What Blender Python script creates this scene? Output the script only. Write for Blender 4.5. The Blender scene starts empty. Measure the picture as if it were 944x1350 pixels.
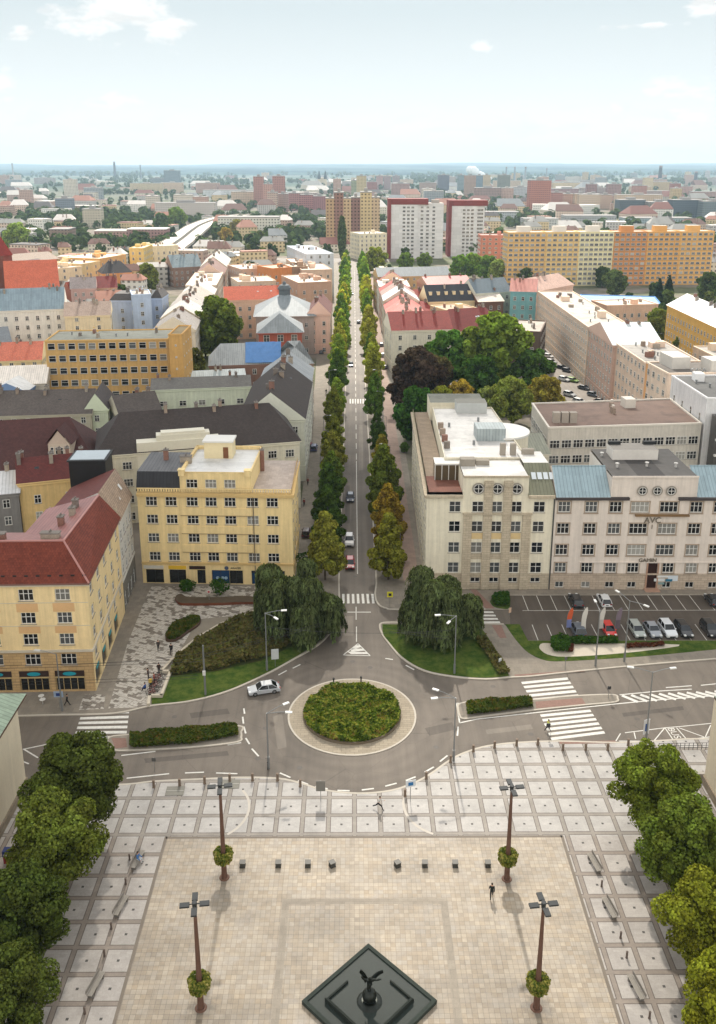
import bpy, bmesh, math, random
import numpy as np
from mathutils import Vector, Matrix
random.seed(11)
SC = bpy.context.scene
C = SC.collection
R = math.radians
# ------------------------------------------------------------------ camera model (a real shifted lens)
F, HZ, CX, YP, CAMZ = 1170., 216., 466., 550., 73.
PITCH = math.atan((YP-HZ)/F)
YAW = math.atan((472-CX)/F*math.cos(PITCH))
def ray(px, py):
    x = (px-472)/F; y = -(py-YP)/F
    dx = x; dy = math.cos(PITCH)+y*math.sin(PITCH); dz = -math.sin(PITCH)+y*math.cos(PITCH)
    c, s = math.cos(-YAW), math.sin(-YAW)
    return (dx*c-dy*s, dx*s+dy*c, dz)
def at(px, py, z=0.):
    d = ray(px, py); t = (z-CAMZ)/d[2]
    return (d[0]*t, d[1]*t)
def atY(px, py, Y):
    d = ray(px, py); t = Y/d[1]
    return (d[0]*t, CAMZ+d[2]*t)
def px_of(x, y, z):
    c, s = math.cos(YAW), math.sin(YAW)
    X = x*c-y*s; Yv = x*s+y*c; Z = z-CAMZ
    f = Yv*math.cos(PITCH)-Z*math.sin(PITCH); u = Yv*math.sin(PITCH)+Z*math.cos(PITCH)
    return (472+F*X/f, YP-F*u/f)
# ------------------------------------------------------------------ colour + materials
def lin(c):
    r = []
    for v in c:
        v = v/255.
        r.append(v/12.92 if v <= .04045 else ((v+.055)/1.055)**2.4)
    return tuple(r)
MATS = {}
class NT:
    def __init__(s, m):
        s.t = m.node_tree; s.n = s.t.nodes; s.l = s.t.links
    def add(s, typ, **kw):
        n = s.n.new(typ)
        for k, v in kw.items(): setattr(n, k, v)
        return n
    def link(s, a, b): s.l.new(a, b)
    def math(s, op, a, b=None, clamp=False):
        n = s.n.new('ShaderNodeMath'); n.operation = op; n.use_clamp = clamp
        for i, v in enumerate((a, b)):
            if v is None: continue
            if isinstance(v, (int, float)): n.inputs[i].default_value = v
            else: s.l.new(v, n.inputs[i])
        return n.outputs[0]
    def mix(s, fac, a, b, mode='MIX'):
        n = s.n.new('ShaderNodeMix'); n.data_type = 'RGBA'; n.blend_type = mode
        for i, v in ((0, fac), (6, a), (7, b)):
            if isinstance(v, (int, float)): n.inputs[i].default_value = v
            elif isinstance(v, tuple): n.inputs[i].default_value = (v+(1,))[:4]
            else: s.l.new(v, n.inputs[i])
        return n.outputs[2]
    def noise(s, vec, scale, detail=4, rough=.6):
        n = s.n.new('ShaderNodeTexNoise'); n.inputs['Scale'].default_value = scale
        n.inputs['Detail'].default_value = detail; n.inputs['Roughness'].default_value = rough
        if vec is not None: s.l.new(vec, n.inputs['Vector'])
        return n.outputs['Fac']
    def mapping(s, vec, scale=(1, 1, 1), loc=(0, 0, 0), rot=(0, 0, 0)):
        n = s.n.new('ShaderNodeMapping'); n.inputs['Scale'].default_value = scale
        n.inputs['Location'].default_value = loc; n.inputs['Rotation'].default_value = rot
        s.l.new(vec, n.inputs['Vector']); return n.outputs[0]
    def maprange(s, v, a, b, c, d):
        n = s.n.new('ShaderNodeMapRange')
        for i, q in enumerate((a, b, c, d)): n.inputs[i+1].default_value = q
        s.l.new(v, n.inputs[0]); return n.outputs[0]
def base_mat(name):
    m = bpy.data.materials.new(name); m.use_nodes = True
    nt = NT(m); bs = nt.n['Principled BSDF']
    return m, nt, bs
def mat(rgb, rough=.85, var=.12, scale=.25, kind=None, bump=.0, spec=.3, metal=0., streak=.0):
    """procedural painted / plastered / roofed surface; kind: None, tile, seam, brick, stone, plank, flat, slab"""
    key = (tuple(rgb), rough, var, scale, kind, bump, spec, metal, streak)
    if key in MATS: return MATS[key]
    m, nt, bs = base_mat('surface')
    g_ = .3*rgb[0]+.59*rgb[1]+.11*rgb[2]; col = lin(tuple(c*.87+g_*.13 for c in rgb))
    tc = nt.add('ShaderNodeTexCoord'); uv = tc.outputs['UV']; ob = tc.outputs['Object']
    n1 = nt.noise(ob, scale, 5, .65); n2 = nt.noise(ob, scale*7, 4, .7)
    f = nt.math('ADD', nt.math('MULTIPLY', n1, .6), nt.math('MULTIPLY', n2, .4))
    f = nt.maprange(f, .3, .7, 1-var*1.3, 1+var)
    if streak:
        st = nt.noise(nt.mapping(uv, (1.6, .07, 1)), 1., 4, .7)
        f = nt.math('MULTIPLY', f, nt.maprange(st, .35, .75, 1+streak*.25, 1-streak))
    h = None
    if kind == 'tile':
        w = nt.add('ShaderNodeTexWave'); w.bands_direction = 'Y'; w.wave_profile = 'SAW'
        w.inputs['Scale'].default_value = .9; w.inputs['Distortion'].default_value = .15
        nt.link(uv, w.inputs['Vector'])
        w2 = nt.add('ShaderNodeTexBrick'); w2.inputs['Scale'].default_value = 1.
        w2.inputs['Brick Width'].default_value = .4; w2.inputs['Row Height'].default_value = .35
        w2.inputs['Mortar Size'].default_value = .02
        w2.inputs['Color1'].default_value = (.8, .8, .8, 1); w2.inputs['Color2'].default_value = (1.1, 1.1, 1.1, 1)
        w2.inputs['Mortar'].default_value = (.6, .6, .6, 1); nt.link(uv, w2.inputs['Vector'])
        f = nt.math('MULTIPLY', f, nt.maprange(w.outputs['Fac'], 0, 1, .86, 1.06))
        f = nt.math('MULTIPLY', f, w2.outputs['Color']); h = w.outputs['Fac']
    elif kind == 'seam':
        w = nt.add('ShaderNodeTexWave'); w.bands_direction = 'X'; w.wave_profile = 'SIN'
        w.inputs['Scale'].default_value = .52; nt.link(uv, w.inputs['Vector'])
        e = nt.math('POWER', w.outputs['Fac'], 14.)
        f = nt.math('MULTIPLY', f, nt.maprange(e, 0, 1, 1, .62)); h = e
        pn = nt.add('ShaderNodeTexBrick'); pn.inputs['Brick Width'].default_value = .6; pn.inputs['Row Height'].default_value = 3.2
        pn.inputs['Mortar Size'].default_value = .0; pn.inputs['Scale'].default_value = 1.
        pn.inputs['Color1'].default_value = (.9, .9, .9, 1); pn.inputs['Color2'].default_value = (1.1, 1.1, 1.1, 1)
        nt.link(uv, pn.inputs['Vector']); f = nt.math('MULTIPLY', f, pn.outputs['Color'])
    elif kind in ('brick', 'stone', 'slab', 'panel'):
        bw, bh, ms, lo = dict(brick=(.25, .08, .008, .6), stone=(1.1, .45, .025, .62), slab=(1.0, 1.0, .015, .75), panel=(6., 2.9, .05, .72))[kind]
        w2 = nt.add('ShaderNodeTexBrick'); w2.inputs['Scale'].default_value = 1.
        w2.inputs['Brick Width'].default_value = bw; w2.inputs['Row Height'].default_value = bh
        w2.inputs['Mortar Size'].default_value = ms
        w2.inputs['Color1'].default_value = (.9, .9, .9, 1); w2.inputs['Color2'].default_value = (1.08, 1.08, 1.08, 1)
        w2.inputs['Mortar'].default_value = (lo, lo, lo, 1); nt.link(uv, w2.inputs['Vector'])
        f = nt.math('MULTIPLY', f, w2.outputs['Color']); h = w2.outputs['Color']
    elif kind == 'flat':      # bitumen / membrane sheets with seams and ponding stains
        w2 = nt.add('ShaderNodeTexBrick'); w2.inputs['Scale'].default_value = 1.
        w2.inputs['Brick Width'].default_value = 7.; w2.inputs['Row Height'].default_value = 1.05
        w2.inputs['Mortar Size'].default_value = .03
        w2.inputs['Color1'].default_value = (.94, .94, .94, 1); w2.inputs['Color2'].default_value = (1.05, 1.05, 1.05, 1)
        w2.inputs['Mortar'].default_value = (.8, .8, .8, 1); nt.link(uv, w2.inputs['Vector'])
        f = nt.math('MULTIPLY', f, w2.outputs['Color'])
        p = nt.noise(ob, .18, 3, .6)
        f = nt.math('MULTIPLY', f, nt.maprange(p, .52, .62, 1, .8))
    elif kind == 'grid':      # distant facade: rows of window openings, dark glass
        w2 = nt.add('ShaderNodeTexBrick'); w2.inputs['Scale'].default_value = 1.; w2.offset = 0.
        w2.inputs['Brick Width'].default_value = 3.1; w2.inputs['Row Height'].default_value = 3.0
        w2.inputs['Mortar Size'].default_value = .82; w2.inputs['Mortar Smooth'].default_value = 0.
        w2.inputs['Color1'].default_value = (.16, .17, .19, 1); w2.inputs['Color2'].default_value = (.42, .43, .45, 1)
        w2.inputs['Mortar'].default_value = (1, 1, 1, 1); nt.link(nt.mapping(uv, loc=(0, -.2, 0)), w2.inputs['Vector'])
        f = nt.math('MULTIPLY', f, w2.outputs['Color'])
    elif kind == 'plank':
        w = nt.add('ShaderNodeTexWave'); w.bands_direction = 'X'; w.inputs['Scale'].default_value = 1.6
        nt.link(uv, w.inputs['Vector']); f = nt.math('MULTIPLY', f, nt.maprange(w.outputs['Fac'], 0, .25, .5, 1))
    cm = nt.mix(1., col, f, 'MULTIPLY')
    nt.link(cm, bs.inputs['Base Color'])
    bs.inputs['Roughness'].default_value = rough; bs.inputs['Metallic'].default_value = metal
    bs.inputs['Specular IOR Level'].default_value = spec
    if bump or h is not None:
        b = nt.add('ShaderNodeBump'); b.inputs['Strength'].default_value = bump or .25; b.inputs['Distance'].default_value = .05
        nt.link(h if h is not None else n2, b.inputs['Height']); nt.link(b.outputs[0], bs.inputs['Normal'])
    MATS[key] = m; return m
def glass(v, rough=.08):
    key = ('glass', v)
    if key in MATS: return MATS[key]
    m, nt, bs = base_mat('window_glass')
    oi = nt.add('ShaderNodeObjectInfo')
    k = nt.maprange(oi.outputs['Random'], 0, 1, .5, 1.7)
    nt.link(nt.mix(1., lin(v), k, 'MULTIPLY'), bs.inputs['Base Color'])
    bs.inputs['Roughness'].default_value = rough; bs.inputs['Specular IOR Level'].default_value = .6
    MATS[key] = m; return m
def objcol_mat(name, rough, spec, metal=0., coat=0.):
    if name in MATS: return MATS[name]
    m, nt, bs = base_mat(name)
    oi = nt.add('ShaderNodeObjectInfo'); nt.link(oi.outputs['Color'], bs.inputs['Base Color'])
    bs.inputs['Roughness'].default_value = rough; bs.inputs['Specular IOR Level'].default_value = spec
    bs.inputs['Metallic'].default_value = metal; bs.inputs['Coat Weight'].default_value = coat
    MATS[name] = m; return m
WHITE = lambda: mat((214, 211, 204), .6, .05)
DARKGL = lambda: glass((20, 22, 24)); MIDGL = lambda: glass((66, 68, 68)); CURT = lambda: glass((128, 126, 120), .25)
STEEL = lambda: mat((136, 138, 138), .45, .06, 1., metal=.5)
DARK = lambda: mat((38, 38, 38), .6, .1)
LIGHTHEAD = lambda: mat((205, 205, 200), .35, .03)
# ------------------------------------------------------------------ mesh builder
class MB:
    def __init__(s): s.v = []; s.f = []; s.m = []
    def face(s, pts, m=0):
        i = len(s.v); s.v.extend([tuple(p) for p in pts]); s.f.append(tuple(range(i, i+len(pts)))); s.m.append(m)
    def prism(s, poly, z0, z1, m=0, mt=None, bottom=False, top=True):
        n = len(poly)
        for i in range(n):
            a, b = poly[i], poly[(i+1) % n]
            s.face([(a[0], a[1], z0), (b[0], b[1], z0), (b[0], b[1], z1), (a[0], a[1], z1)], m)
        if top: s.face([(p[0], p[1], z1) for p in poly], m if mt is None else mt)
        if bottom: s.face([(p[0], p[1], z0) for p in reversed(poly)], m)
    def box(s, c, size, rot=0., m=0, mt=None):
        """c = centre of the base"""
        cx, cy, cz = c; sx, sy, sz = size[0]/2, size[1]/2, size[2]
        co, si = math.cos(rot), math.sin(rot)
        poly = [(cx+x*co-y*si, cy+x*si+y*co) for x, y in ((-sx, -sy), (sx, -sy), (sx, sy), (-sx, sy))]
        s.prism(poly, cz, cz+sz, m, mt, bottom=True)
    def tube(s, p0, p1, r0, r1=None, n=8, m=0, caps=True):
        r1 = r0 if r1 is None else r1
        p0, p1 = Vector(p0), Vector(p1); d = (p1-p0)
        if d.length < 1e-6: return
        d.normalize()
        a = d.orthogonal().normalized(); b = d.cross(a)
        A = [p0+(a*math.cos(2*math.pi*i/n)+b*math.sin(2*math.pi*i/n))*r0 for i in range(n)]
        B = [p1+(a*math.cos(2*math.pi*i/n)+b*math.sin(2*math.pi*i/n))*r1 for i in range(n)]
        for i in range(n):
            j = (i+1) % n; s.face([A[i], A[j], B[j], B[i]], m)
        if caps: s.face(list(reversed(A)), m); s.face(B, m)
    def lathe(s, prof, n=16, c=(0, 0), m=0):
        for (r0, z0), (r1, z1) in zip(prof[:-1], prof[1:]):
            for i in range(n):
                a0, a1 = 2*math.pi*i/n, 2*math.pi*(i+1)/n
                q = [(c[0]+r0*math.cos(a0), c[1]+r0*math.sin(a0), z0), (c[0]+r0*math.cos(a1), c[1]+r0*math.sin(a1), z0),
                     (c[0]+r1*math.cos(a1), c[1]+r1*math.sin(a1), z1), (c[0]+r1*math.cos(a0), c[1]+r1*math.sin(a0), z1)]
                if r0 < 1e-5: q = [q[0], q[2], q[3]]
                elif r1 < 1e-5: q = q[:3]
                s.face(q, m)
    def sphere(s, c, r, n=12, k=8, m=0, sq=(1, 1, 1)):
        for j in range(k):
            t0, t1 = math.pi*j/k-math.pi/2, math.pi*(j+1)/k-math.pi/2
            for i in range(n):
                a0, a1 = 2*math.pi*i/n, 2*math.pi*(i+1)/n
                P = lambda a, t: (c[0]+r*sq[0]*math.cos(t)*math.cos(a), c[1]+r*sq[1]*math.cos(t)*math.sin(a), c[2]+r*sq[2]*math.sin(t))
                q = [P(a0, t0), P(a1, t0), P(a1, t1), P(a0, t1)]
                if j == 0: q = [q[0], q[2], q[3]]
                elif j == k-1: q = q[:3]
                s.face(q, m)
    def join(s, o, mx=None, dm=0):
        i = len(s.v)
        s.v.extend([tuple(mx @ Vector(p)) for p in o.v] if mx is not None else o.v)
        s.f.extend([tuple(k+i for k in f) for f in o.f]); s.m.extend([k+dm for k in o.m])
    def mesh(s, name, mats, org=(0, 0, 0), smooth=False):
        me = bpy.data.meshes.new(name)
        V = np.array(s.v, dtype=float).reshape(-1, 3)-np.array(org)
        me.from_pydata(V.tolist(), [], s.f)
        for q in mats: me.materials.append(q)
        me.polygons.foreach_set('material_index', s.m)
        if smooth: me.polygons.foreach_set('use_smooth', [True]*len(s.f))
        uvl = me.uv_layers.new(name='UVMap'); uvs = np.zeros((len(me.loops), 2)); k = 0
        for f in s.f:
            p = [Vector(s.v[i]) for i in f]
            nx = ny = nz = 0.
            for a, b in zip(p, p[1:]+p[:1]):
                nx += (a.y-b.y)*(a.z+b.z); ny += (a.z-b.z)*(a.x+b.x); nz += (a.x-b.x)*(a.y+b.y)
            n = Vector((nx, ny, nz)); n = n.normalized() if n.length > 1e-12 else Vector((0, 0, 1))
            if abs(n.z) > .95: T, B = Vector((1, 0, 0)), Vector((0, 1, 0))
            else:
                T = Vector((-n.y, n.x, 0)).normalized(); B = n.cross(T)
            for q in p:
                uvs[k] = (q.dot(T), q.dot(B)); k += 1
        uvl.data.foreach_set('uv', uvs.ravel())
        me.update(); return me
    def build(s, name, mats, parent=None, smooth=False, org=None):
        if not isinstance(mats, (list, tuple)): mats = [mats]
        if org is None: org = tuple(parent_world(parent)) if parent is not None else (0, 0, 0)
        return link(bpy.data.objects.new(name, s.mesh(name, mats, org, smooth)), parent)
def parent_world(p):
    v = Vector((0, 0, 0))
    while p is not None: v = v+p.location; p = p.parent
    return v
def link(o, parent=None):
    C.objects.link(o)
    if parent is not None: o.parent = parent
    return o
def tag(o, label, cat, group=None, kind=None):
    o['label'] = label; o['category'] = cat
    if group: o['group'] = group
    if kind: o['kind'] = kind
    return o
def thing(name, label, cat, loc=(0, 0, 0), rz=0., group=None):
    o = link(bpy.data.objects.new(name, None)); o.location = loc; o.rotation_euler = (0, 0, rz); o.empty_display_size = .5
    return tag(o, label, cat, group)
def structure(o): o['kind'] = 'structure'; return o
def stuff(o, label=None, cat=None):
    o['kind'] = 'stuff'
    if label: o['label'] = label; o['category'] = cat
    return o
def clone(o, parent=None):
    c = o.copy(); C.objects.link(c); c.parent = parent
    for ch in list(o.children): clone(ch, c)
    return c
TEXT_CACHE = {}
def text_obj(s, size, material, parent, loc, rot, name='lettering', extrude=.04, align='CENTER'):
    cu = bpy.data.curves.new('lettering', 'FONT'); cu.body = s; cu.size = size; cu.extrude = extrude; cu.align_x = align
    to = bpy.data.objects.new('tmp_text', cu); C.objects.link(to)
    dg = bpy.context.evaluated_depsgraph_get(); me = bpy.data.meshes.new_from_object(to.evaluated_get(dg))
    bpy.data.objects.remove(to); me.materials.clear(); me.materials.append(material)
    o = link(bpy.data.objects.new(name, me), parent)
    o.location = Vector(loc)-(parent_world(parent) if parent else Vector((0, 0, 0))); o.rotation_euler = rot
    return o
def ordinal(n):
    w = ['first', 'second', 'third', 'fourth', 'fifth', 'sixth', 'seventh', 'eighth', 'ninth', 'tenth', 'eleventh', 'twelfth', 'thirteenth',
         'fourteenth', 'fifteenth', 'sixteenth', 'seventeenth', 'eighteenth', 'nineteenth', 'twentieth']
    if n <= 20: return w[n-1]
    t = ['', '', 'twenty', 'thirty', 'forty', 'fifty', 'sixty', 'seventy', 'eighty', 'ninety'][min(9, n//10 % 10)]
    if n >= 100: return '%dth' % n if n % 10 not in (1, 2, 3) or n % 100 in (11, 12, 13) else '%d%s' % (n, {1: 'st', 2: 'nd', 3: 'rd'}[n % 10])
    return t[:-1]+'ieth' if n % 10 == 0 else t+'-'+w[n % 10-1]
HAZE, SKYS, SUNS, SUNA, EXPO, CLOUD = 0.9e-4, .15, 3.2, 2., 1.25, .82
# ------------------------------------------------------------------ windows
WIN = {}
def win_proto(w, h, nx, style, gl):
    """style: 'near' (frame only, pane separate), 'mid' (frame + glass in one), 'bare' (thin frame)"""
    key = (round(w, 2), round(h, 2), nx, style, gl)
    if key in WIN: return WIN[key]
    G = {'d': DARKGL, 'm': MIDGL, 'c': CURT}[gl]()
    fb = MB(); gb = MB(); hw = w/2; t = .085 if style == 'near' else .1
    def bar(x0, x1, z0, z1, y0=-.03, y1=.05, m=0, b=fb):
        b.face([(x0, y0, z0), (x1, y0, z0), (x1, y0, z1), (x0, y0, z1)], m)
        b.face([(x0, y1, z0), (x0, y0, z0), (x0, y0, z1), (x0, y1, z1)], m); b.face([(x1, y0, z0), (x1, y1, z0), (x1, y1, z1), (x1, y0, z1)], m)
        b.face([(x0, y0, z1), (x1, y0, z1), (x1, y1, z1), (x0, y1, z1)], m); b.face([(x0, y1, z0), (x1, y1, z0), (x1, y0, z0), (x0, y0, z0)], m)
    bar(-hw, -hw+t, 0, h); bar(hw-t, hw, 0, h); bar(-hw+t, hw-t, 0, t); bar(-hw+t, hw-t, h-t, h)
    for i in range(1, nx):
        x = -hw+w*i/nx; bar(x-.05, x+.05, t, h-t, -.02)
    if h > 1.1:
        z = h*.6
        for i in range(nx):
            x0 = -hw+w*i/nx+(t if i == 0 else .05); x1 = -hw+w*(i+1)/nx-(t if i == nx-1 else .05)
            bar(x0, x1, z-.04, z+.04, -.015)
    sm = mat((150, 142, 130), .8, .1)
    bar(-hw-.12, hw+.12, -.1, -.004, -.24 if style == 'near' else -.1, .05, 1)
    gq = [(-hw+t*.5, .03, t*.5), (hw-t*.5, .03, t*.5), (hw-t*.5, .03, h-t*.5), (-hw+t*.5, .03, h-t*.5)]
    if style == 'near':
        gb.face(gq, 0); r = (fb.mesh('window', [WHITE(), sm]), gb.mesh('pane', [G]), fb, gb)
    else:
        fb.face(gq, 2); r = (fb.mesh('window', [WHITE(), sm, G]), None, fb, None)
    WIN[key] = r; return r
def glkind():
    return random.choices('dmc', (.56, .28, .16))[0]
def round_win(r):
    key = ('round', r)
    if key in WIN: return WIN[key]
    fb, gb = MB(), MB(); n = 20
    for i in range(n):
        a0, a1 = 2*math.pi*i/n, 2*math.pi*(i+1)/n
        for ra, rb, ya, yb, m in ((r+.22, r, -.09, -.09, 1), (r, r-.1, -.05, -.05, 0), (r+.22, r+.22, .05, -.09, 1), (r, r, -.09, -.05, 1)):
            P = lambda q, a, y: (q*math.cos(a), y, q*math.sin(a)+r)
            fb.face([P(ra, a0, ya), P(ra, a1, ya), P(rb, a1, yb), P(rb, a0, yb)][::-1] if ra != rb else [P(ra, a0, ya), P(ra, a0, yb), P(ra, a1, yb), P(ra, a1, ya)], m)
    for x0, x1, z0, z1 in ((-.05, .05, .08, 2*r-.08), (-r+.08, -.05, r-.05, r+.05), (.05, r-.08, r-.05, r+.05)):
        fb.face([(x0, -.05, z0), (x1, -.05, z0), (x1, -.05, z1), (x0, -.05, z1)], 0)
    gb.face([((r-.05)*math.cos(2*math.pi*i/n), -.02, r+(r-.05)*math.sin(2*math.pi*i/n)) for i in range(n)], 0)
    WIN[key] = (fb.mesh('window', [WHITE(), mat((150, 142, 130), .8, .1)]), gb.mesh('pane', [DARKGL()]), fb, gb); return WIN[key]
# ------------------------------------------------------------------ buildings
BLD = []
class Bld:
    def __init__(s, name, label, cat='building', group=None, loc=(0, 0, 0)):
        s.e = thing(name, label, cat, (loc[0], loc[1], 0), 0, group); s.org = Vector((loc[0], loc[1], 0)); s.w = []
        s.foot = []; BLD.append(s)
    def part(s, mb, name, mats, smooth=False, parent=None):
        return mb.build(name, mats, parent or s.e, smooth)
    def win(s, P, Q, u, z, w, h, nx=2, style='mid', inset=0., gl=None, rnd=None):
        P, Q = Vector(P[:2]), Vector(Q[:2]); d = (Q-P).normalized(); n = Vector((d.y, -d.x))
        p = P+d*u-n*inset
        s.w.append((Vector((p.x, p.y, z)), math.atan2(d.y, d.x), (w, h, nx, style, gl or glkind()) if rnd is None else rnd))
    def finish(s):
        s.w.sort(key=lambda q: (q[0]-Vector((0, 0, CAMZ))).length)
        rest = MB(); ng = 0
        for i, (p, a, k) in enumerate(s.w):
            pr = round_win(k) if not isinstance(k, tuple) else win_proto(*k)
            if i < 100:
                o = link(bpy.data.objects.new('window', pr[0]), s.e); o.location = p-s.org; o.rotation_euler = (0, 0, a)
                if pr[1] is not None: link(bpy.data.objects.new('pane', pr[1]), o)
            else:
                mx = Matrix.Translation(p) @ Matrix.Rotation(a, 4, 'Z'); rest.join(pr[2], mx)
                if pr[3] is not None: rest.join(pr[3], mx, 2)
        if rest.v:
            o = rest.build('window', [WHITE(), mat((150, 142, 130), .8, .1), DARKGL()], s.e); o['kind'] = 'stuff'
def facade(mb, P, Q, z0, z1, holes, m=0, deep=.2):
    """one wall from P to Q (outward normal on the right-hand side) with real openings (u0,u1,za,zb)"""
    P, Q = Vector(P[:2]), Vector(Q[:2]); L = (Q-P).length; d = (Q-P)/L; n = Vector((d.y, -d.x))
    us = sorted(set([0, L]+[round(q, 3) for h in holes for q in h[:2]])); zs = sorted(set([z0, z1]+[round(q, 3) for h in holes for q in h[2:4]]))
    us = [u for u in us if 0 <= u <= L]; zs = [z for z in zs if z0 <= z <= z1]
    pt = lambda u, z, k=0.: (P.x+d.x*u-n.x*k, P.y+d.y*u-n.y*k, z)
    for zi in range(len(zs)-1):
        za, zb = zs[zi], zs[zi+1]; run = None
        for ui in range(len(us)-1):
            ua, ub = us[ui], us[ui+1]; uc, zc = (ua+ub)/2, (za+zb)/2
            if any(h[0] < uc < h[1] and h[2] < zc < h[3] for h in holes):
                if run is not None: mb.face([pt(run, za), pt(ua, za), pt(ua, zb), pt(run, zb)], m); run = None
            elif run is None: run = ua
        if run is not None: mb.face([pt(run, za), pt(us[-1], za), pt(us[-1], zb), pt(run, zb)], m)
    for u0, u1, za, zb in [h[:4] for h in holes]:
        if zb > z1 or za < z0: continue
        mb.face([pt(u0, za), pt(u0, za, deep), pt(u0, zb, deep), pt(u0, zb)], m); mb.face([pt(u1, za, deep), pt(u1, za), pt(u1, zb), pt(u1, zb, deep)], m)
        mb.face([pt(u0, za), pt(u1, za), pt(u1, za, deep), pt(u0, za, deep)], m); mb.face([pt(u0, zb, deep), pt(u1, zb, deep), pt(u1, zb), pt(u0, zb)], m)
def band(mb, P, Q, z0, z1, out=.15, m=0, e0=0., e1=0.):
    """a cornice strip standing proud of the wall P-Q"""
    P, Q = Vector(P[:2]), Vector(Q[:2]); d = (Q-P).normalized(); n = Vector((d.y, -d.x))
    a = P-d*e0-n*.02; b = Q+d*e1-n*.02
    mb.prism([tuple(a+n*(out+.02)), tuple(b+n*(out+.02)), tuple(b), tuple(a)], z0, z1, m, bottom=True)
def inset_poly(q, d):
    out = []; n = len(q)
    for i in range(n):
        a, b, c = Vector(q[i-1]), Vector(q[i]), Vector(q[(i+1) % n])
        e1 = (b-a).normalized(); e2 = (c-b).normalized(); n1 = Vector((-e1.y, e1.x)); n2 = Vector((-e2.y, e2.x))
        k = (n1+n2); k = k/max(.2, k.length_squared/2); out.append(tuple(b+k*d))
    return out
def pitched(q, h, rise, hip0=0., hip1=0., over=.45, mb=None, mr=0, mw=1, t=.22, off=.5):
    """roof over the quad q (CCW, first edge = front eave). ridge runs along the first edge. hip0/hip1: pull-in of the ridge ends"""
    mb = mb or MB(); o = inset_poly(q, -over)
    A, B, Cc, D = [Vector((p[0], p[1], h)) for p in o]
    e0 = A.lerp(D, off); e1 = B.lerp(Cc, off); u = (e1-e0).normalized()
    r0 = e0+u*hip0+Vector((0, 0, rise)); r1 = e1-u*hip1+Vector((0, 0, rise))
    mb.face([A, B, r1, r0], mr); mb.face([Cc, D, r0, r1], mr)
    mb.face([B, Cc, r1], mr if hip1 > .1 else mw); mb.face([D, A, r0], mr if hip0 > .1 else mw)
    dn = Vector((0, 0, -t)); P = [A, B, Cc, D]
    for i in range(4):
        a, b = P[i], P[(i+1) % 4]; mb.face([a+dn, b+dn, b, a], mw)
    mb.face([p+dn for p in reversed(P)], mw)
    return mb, r0, r1
CHIM = lambda: mat(random.choice([(146, 104, 88), (160, 140, 122), (132, 120, 110), (170, 156, 138)]), .9, .2, 1., 'brick')
def chimney(b, roof, x, y, z, h=1.6, sx=.7, sy=1.2, rot=0., m=None):
    c = MB(); c.box((x, y, z-1.2), (sx, sy, h+1.2), rot); c.box((x, y, z+h), (sx+.2, sy+.2, .15), rot, 1)
    for k in (-.25, .25): c.tube((x, y+k*sy, z+h+.15), (x, y+k*sy, z+h+.5), .12, .1, 6, 1)
    c.build('chimney', [m or CHIM(), mat((120, 112, 104), .9, .1)], roof)
def vis(P, Q):
    d = Vector((Q[0]-P[0], Q[1]-P[1])); n = Vector((d.y, -d.x)); mid = Vector(((P[0]+Q[0])/2, (P[1]+Q[1])/2))
    return n.dot(-mid) > -abs(n.length)*18
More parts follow.
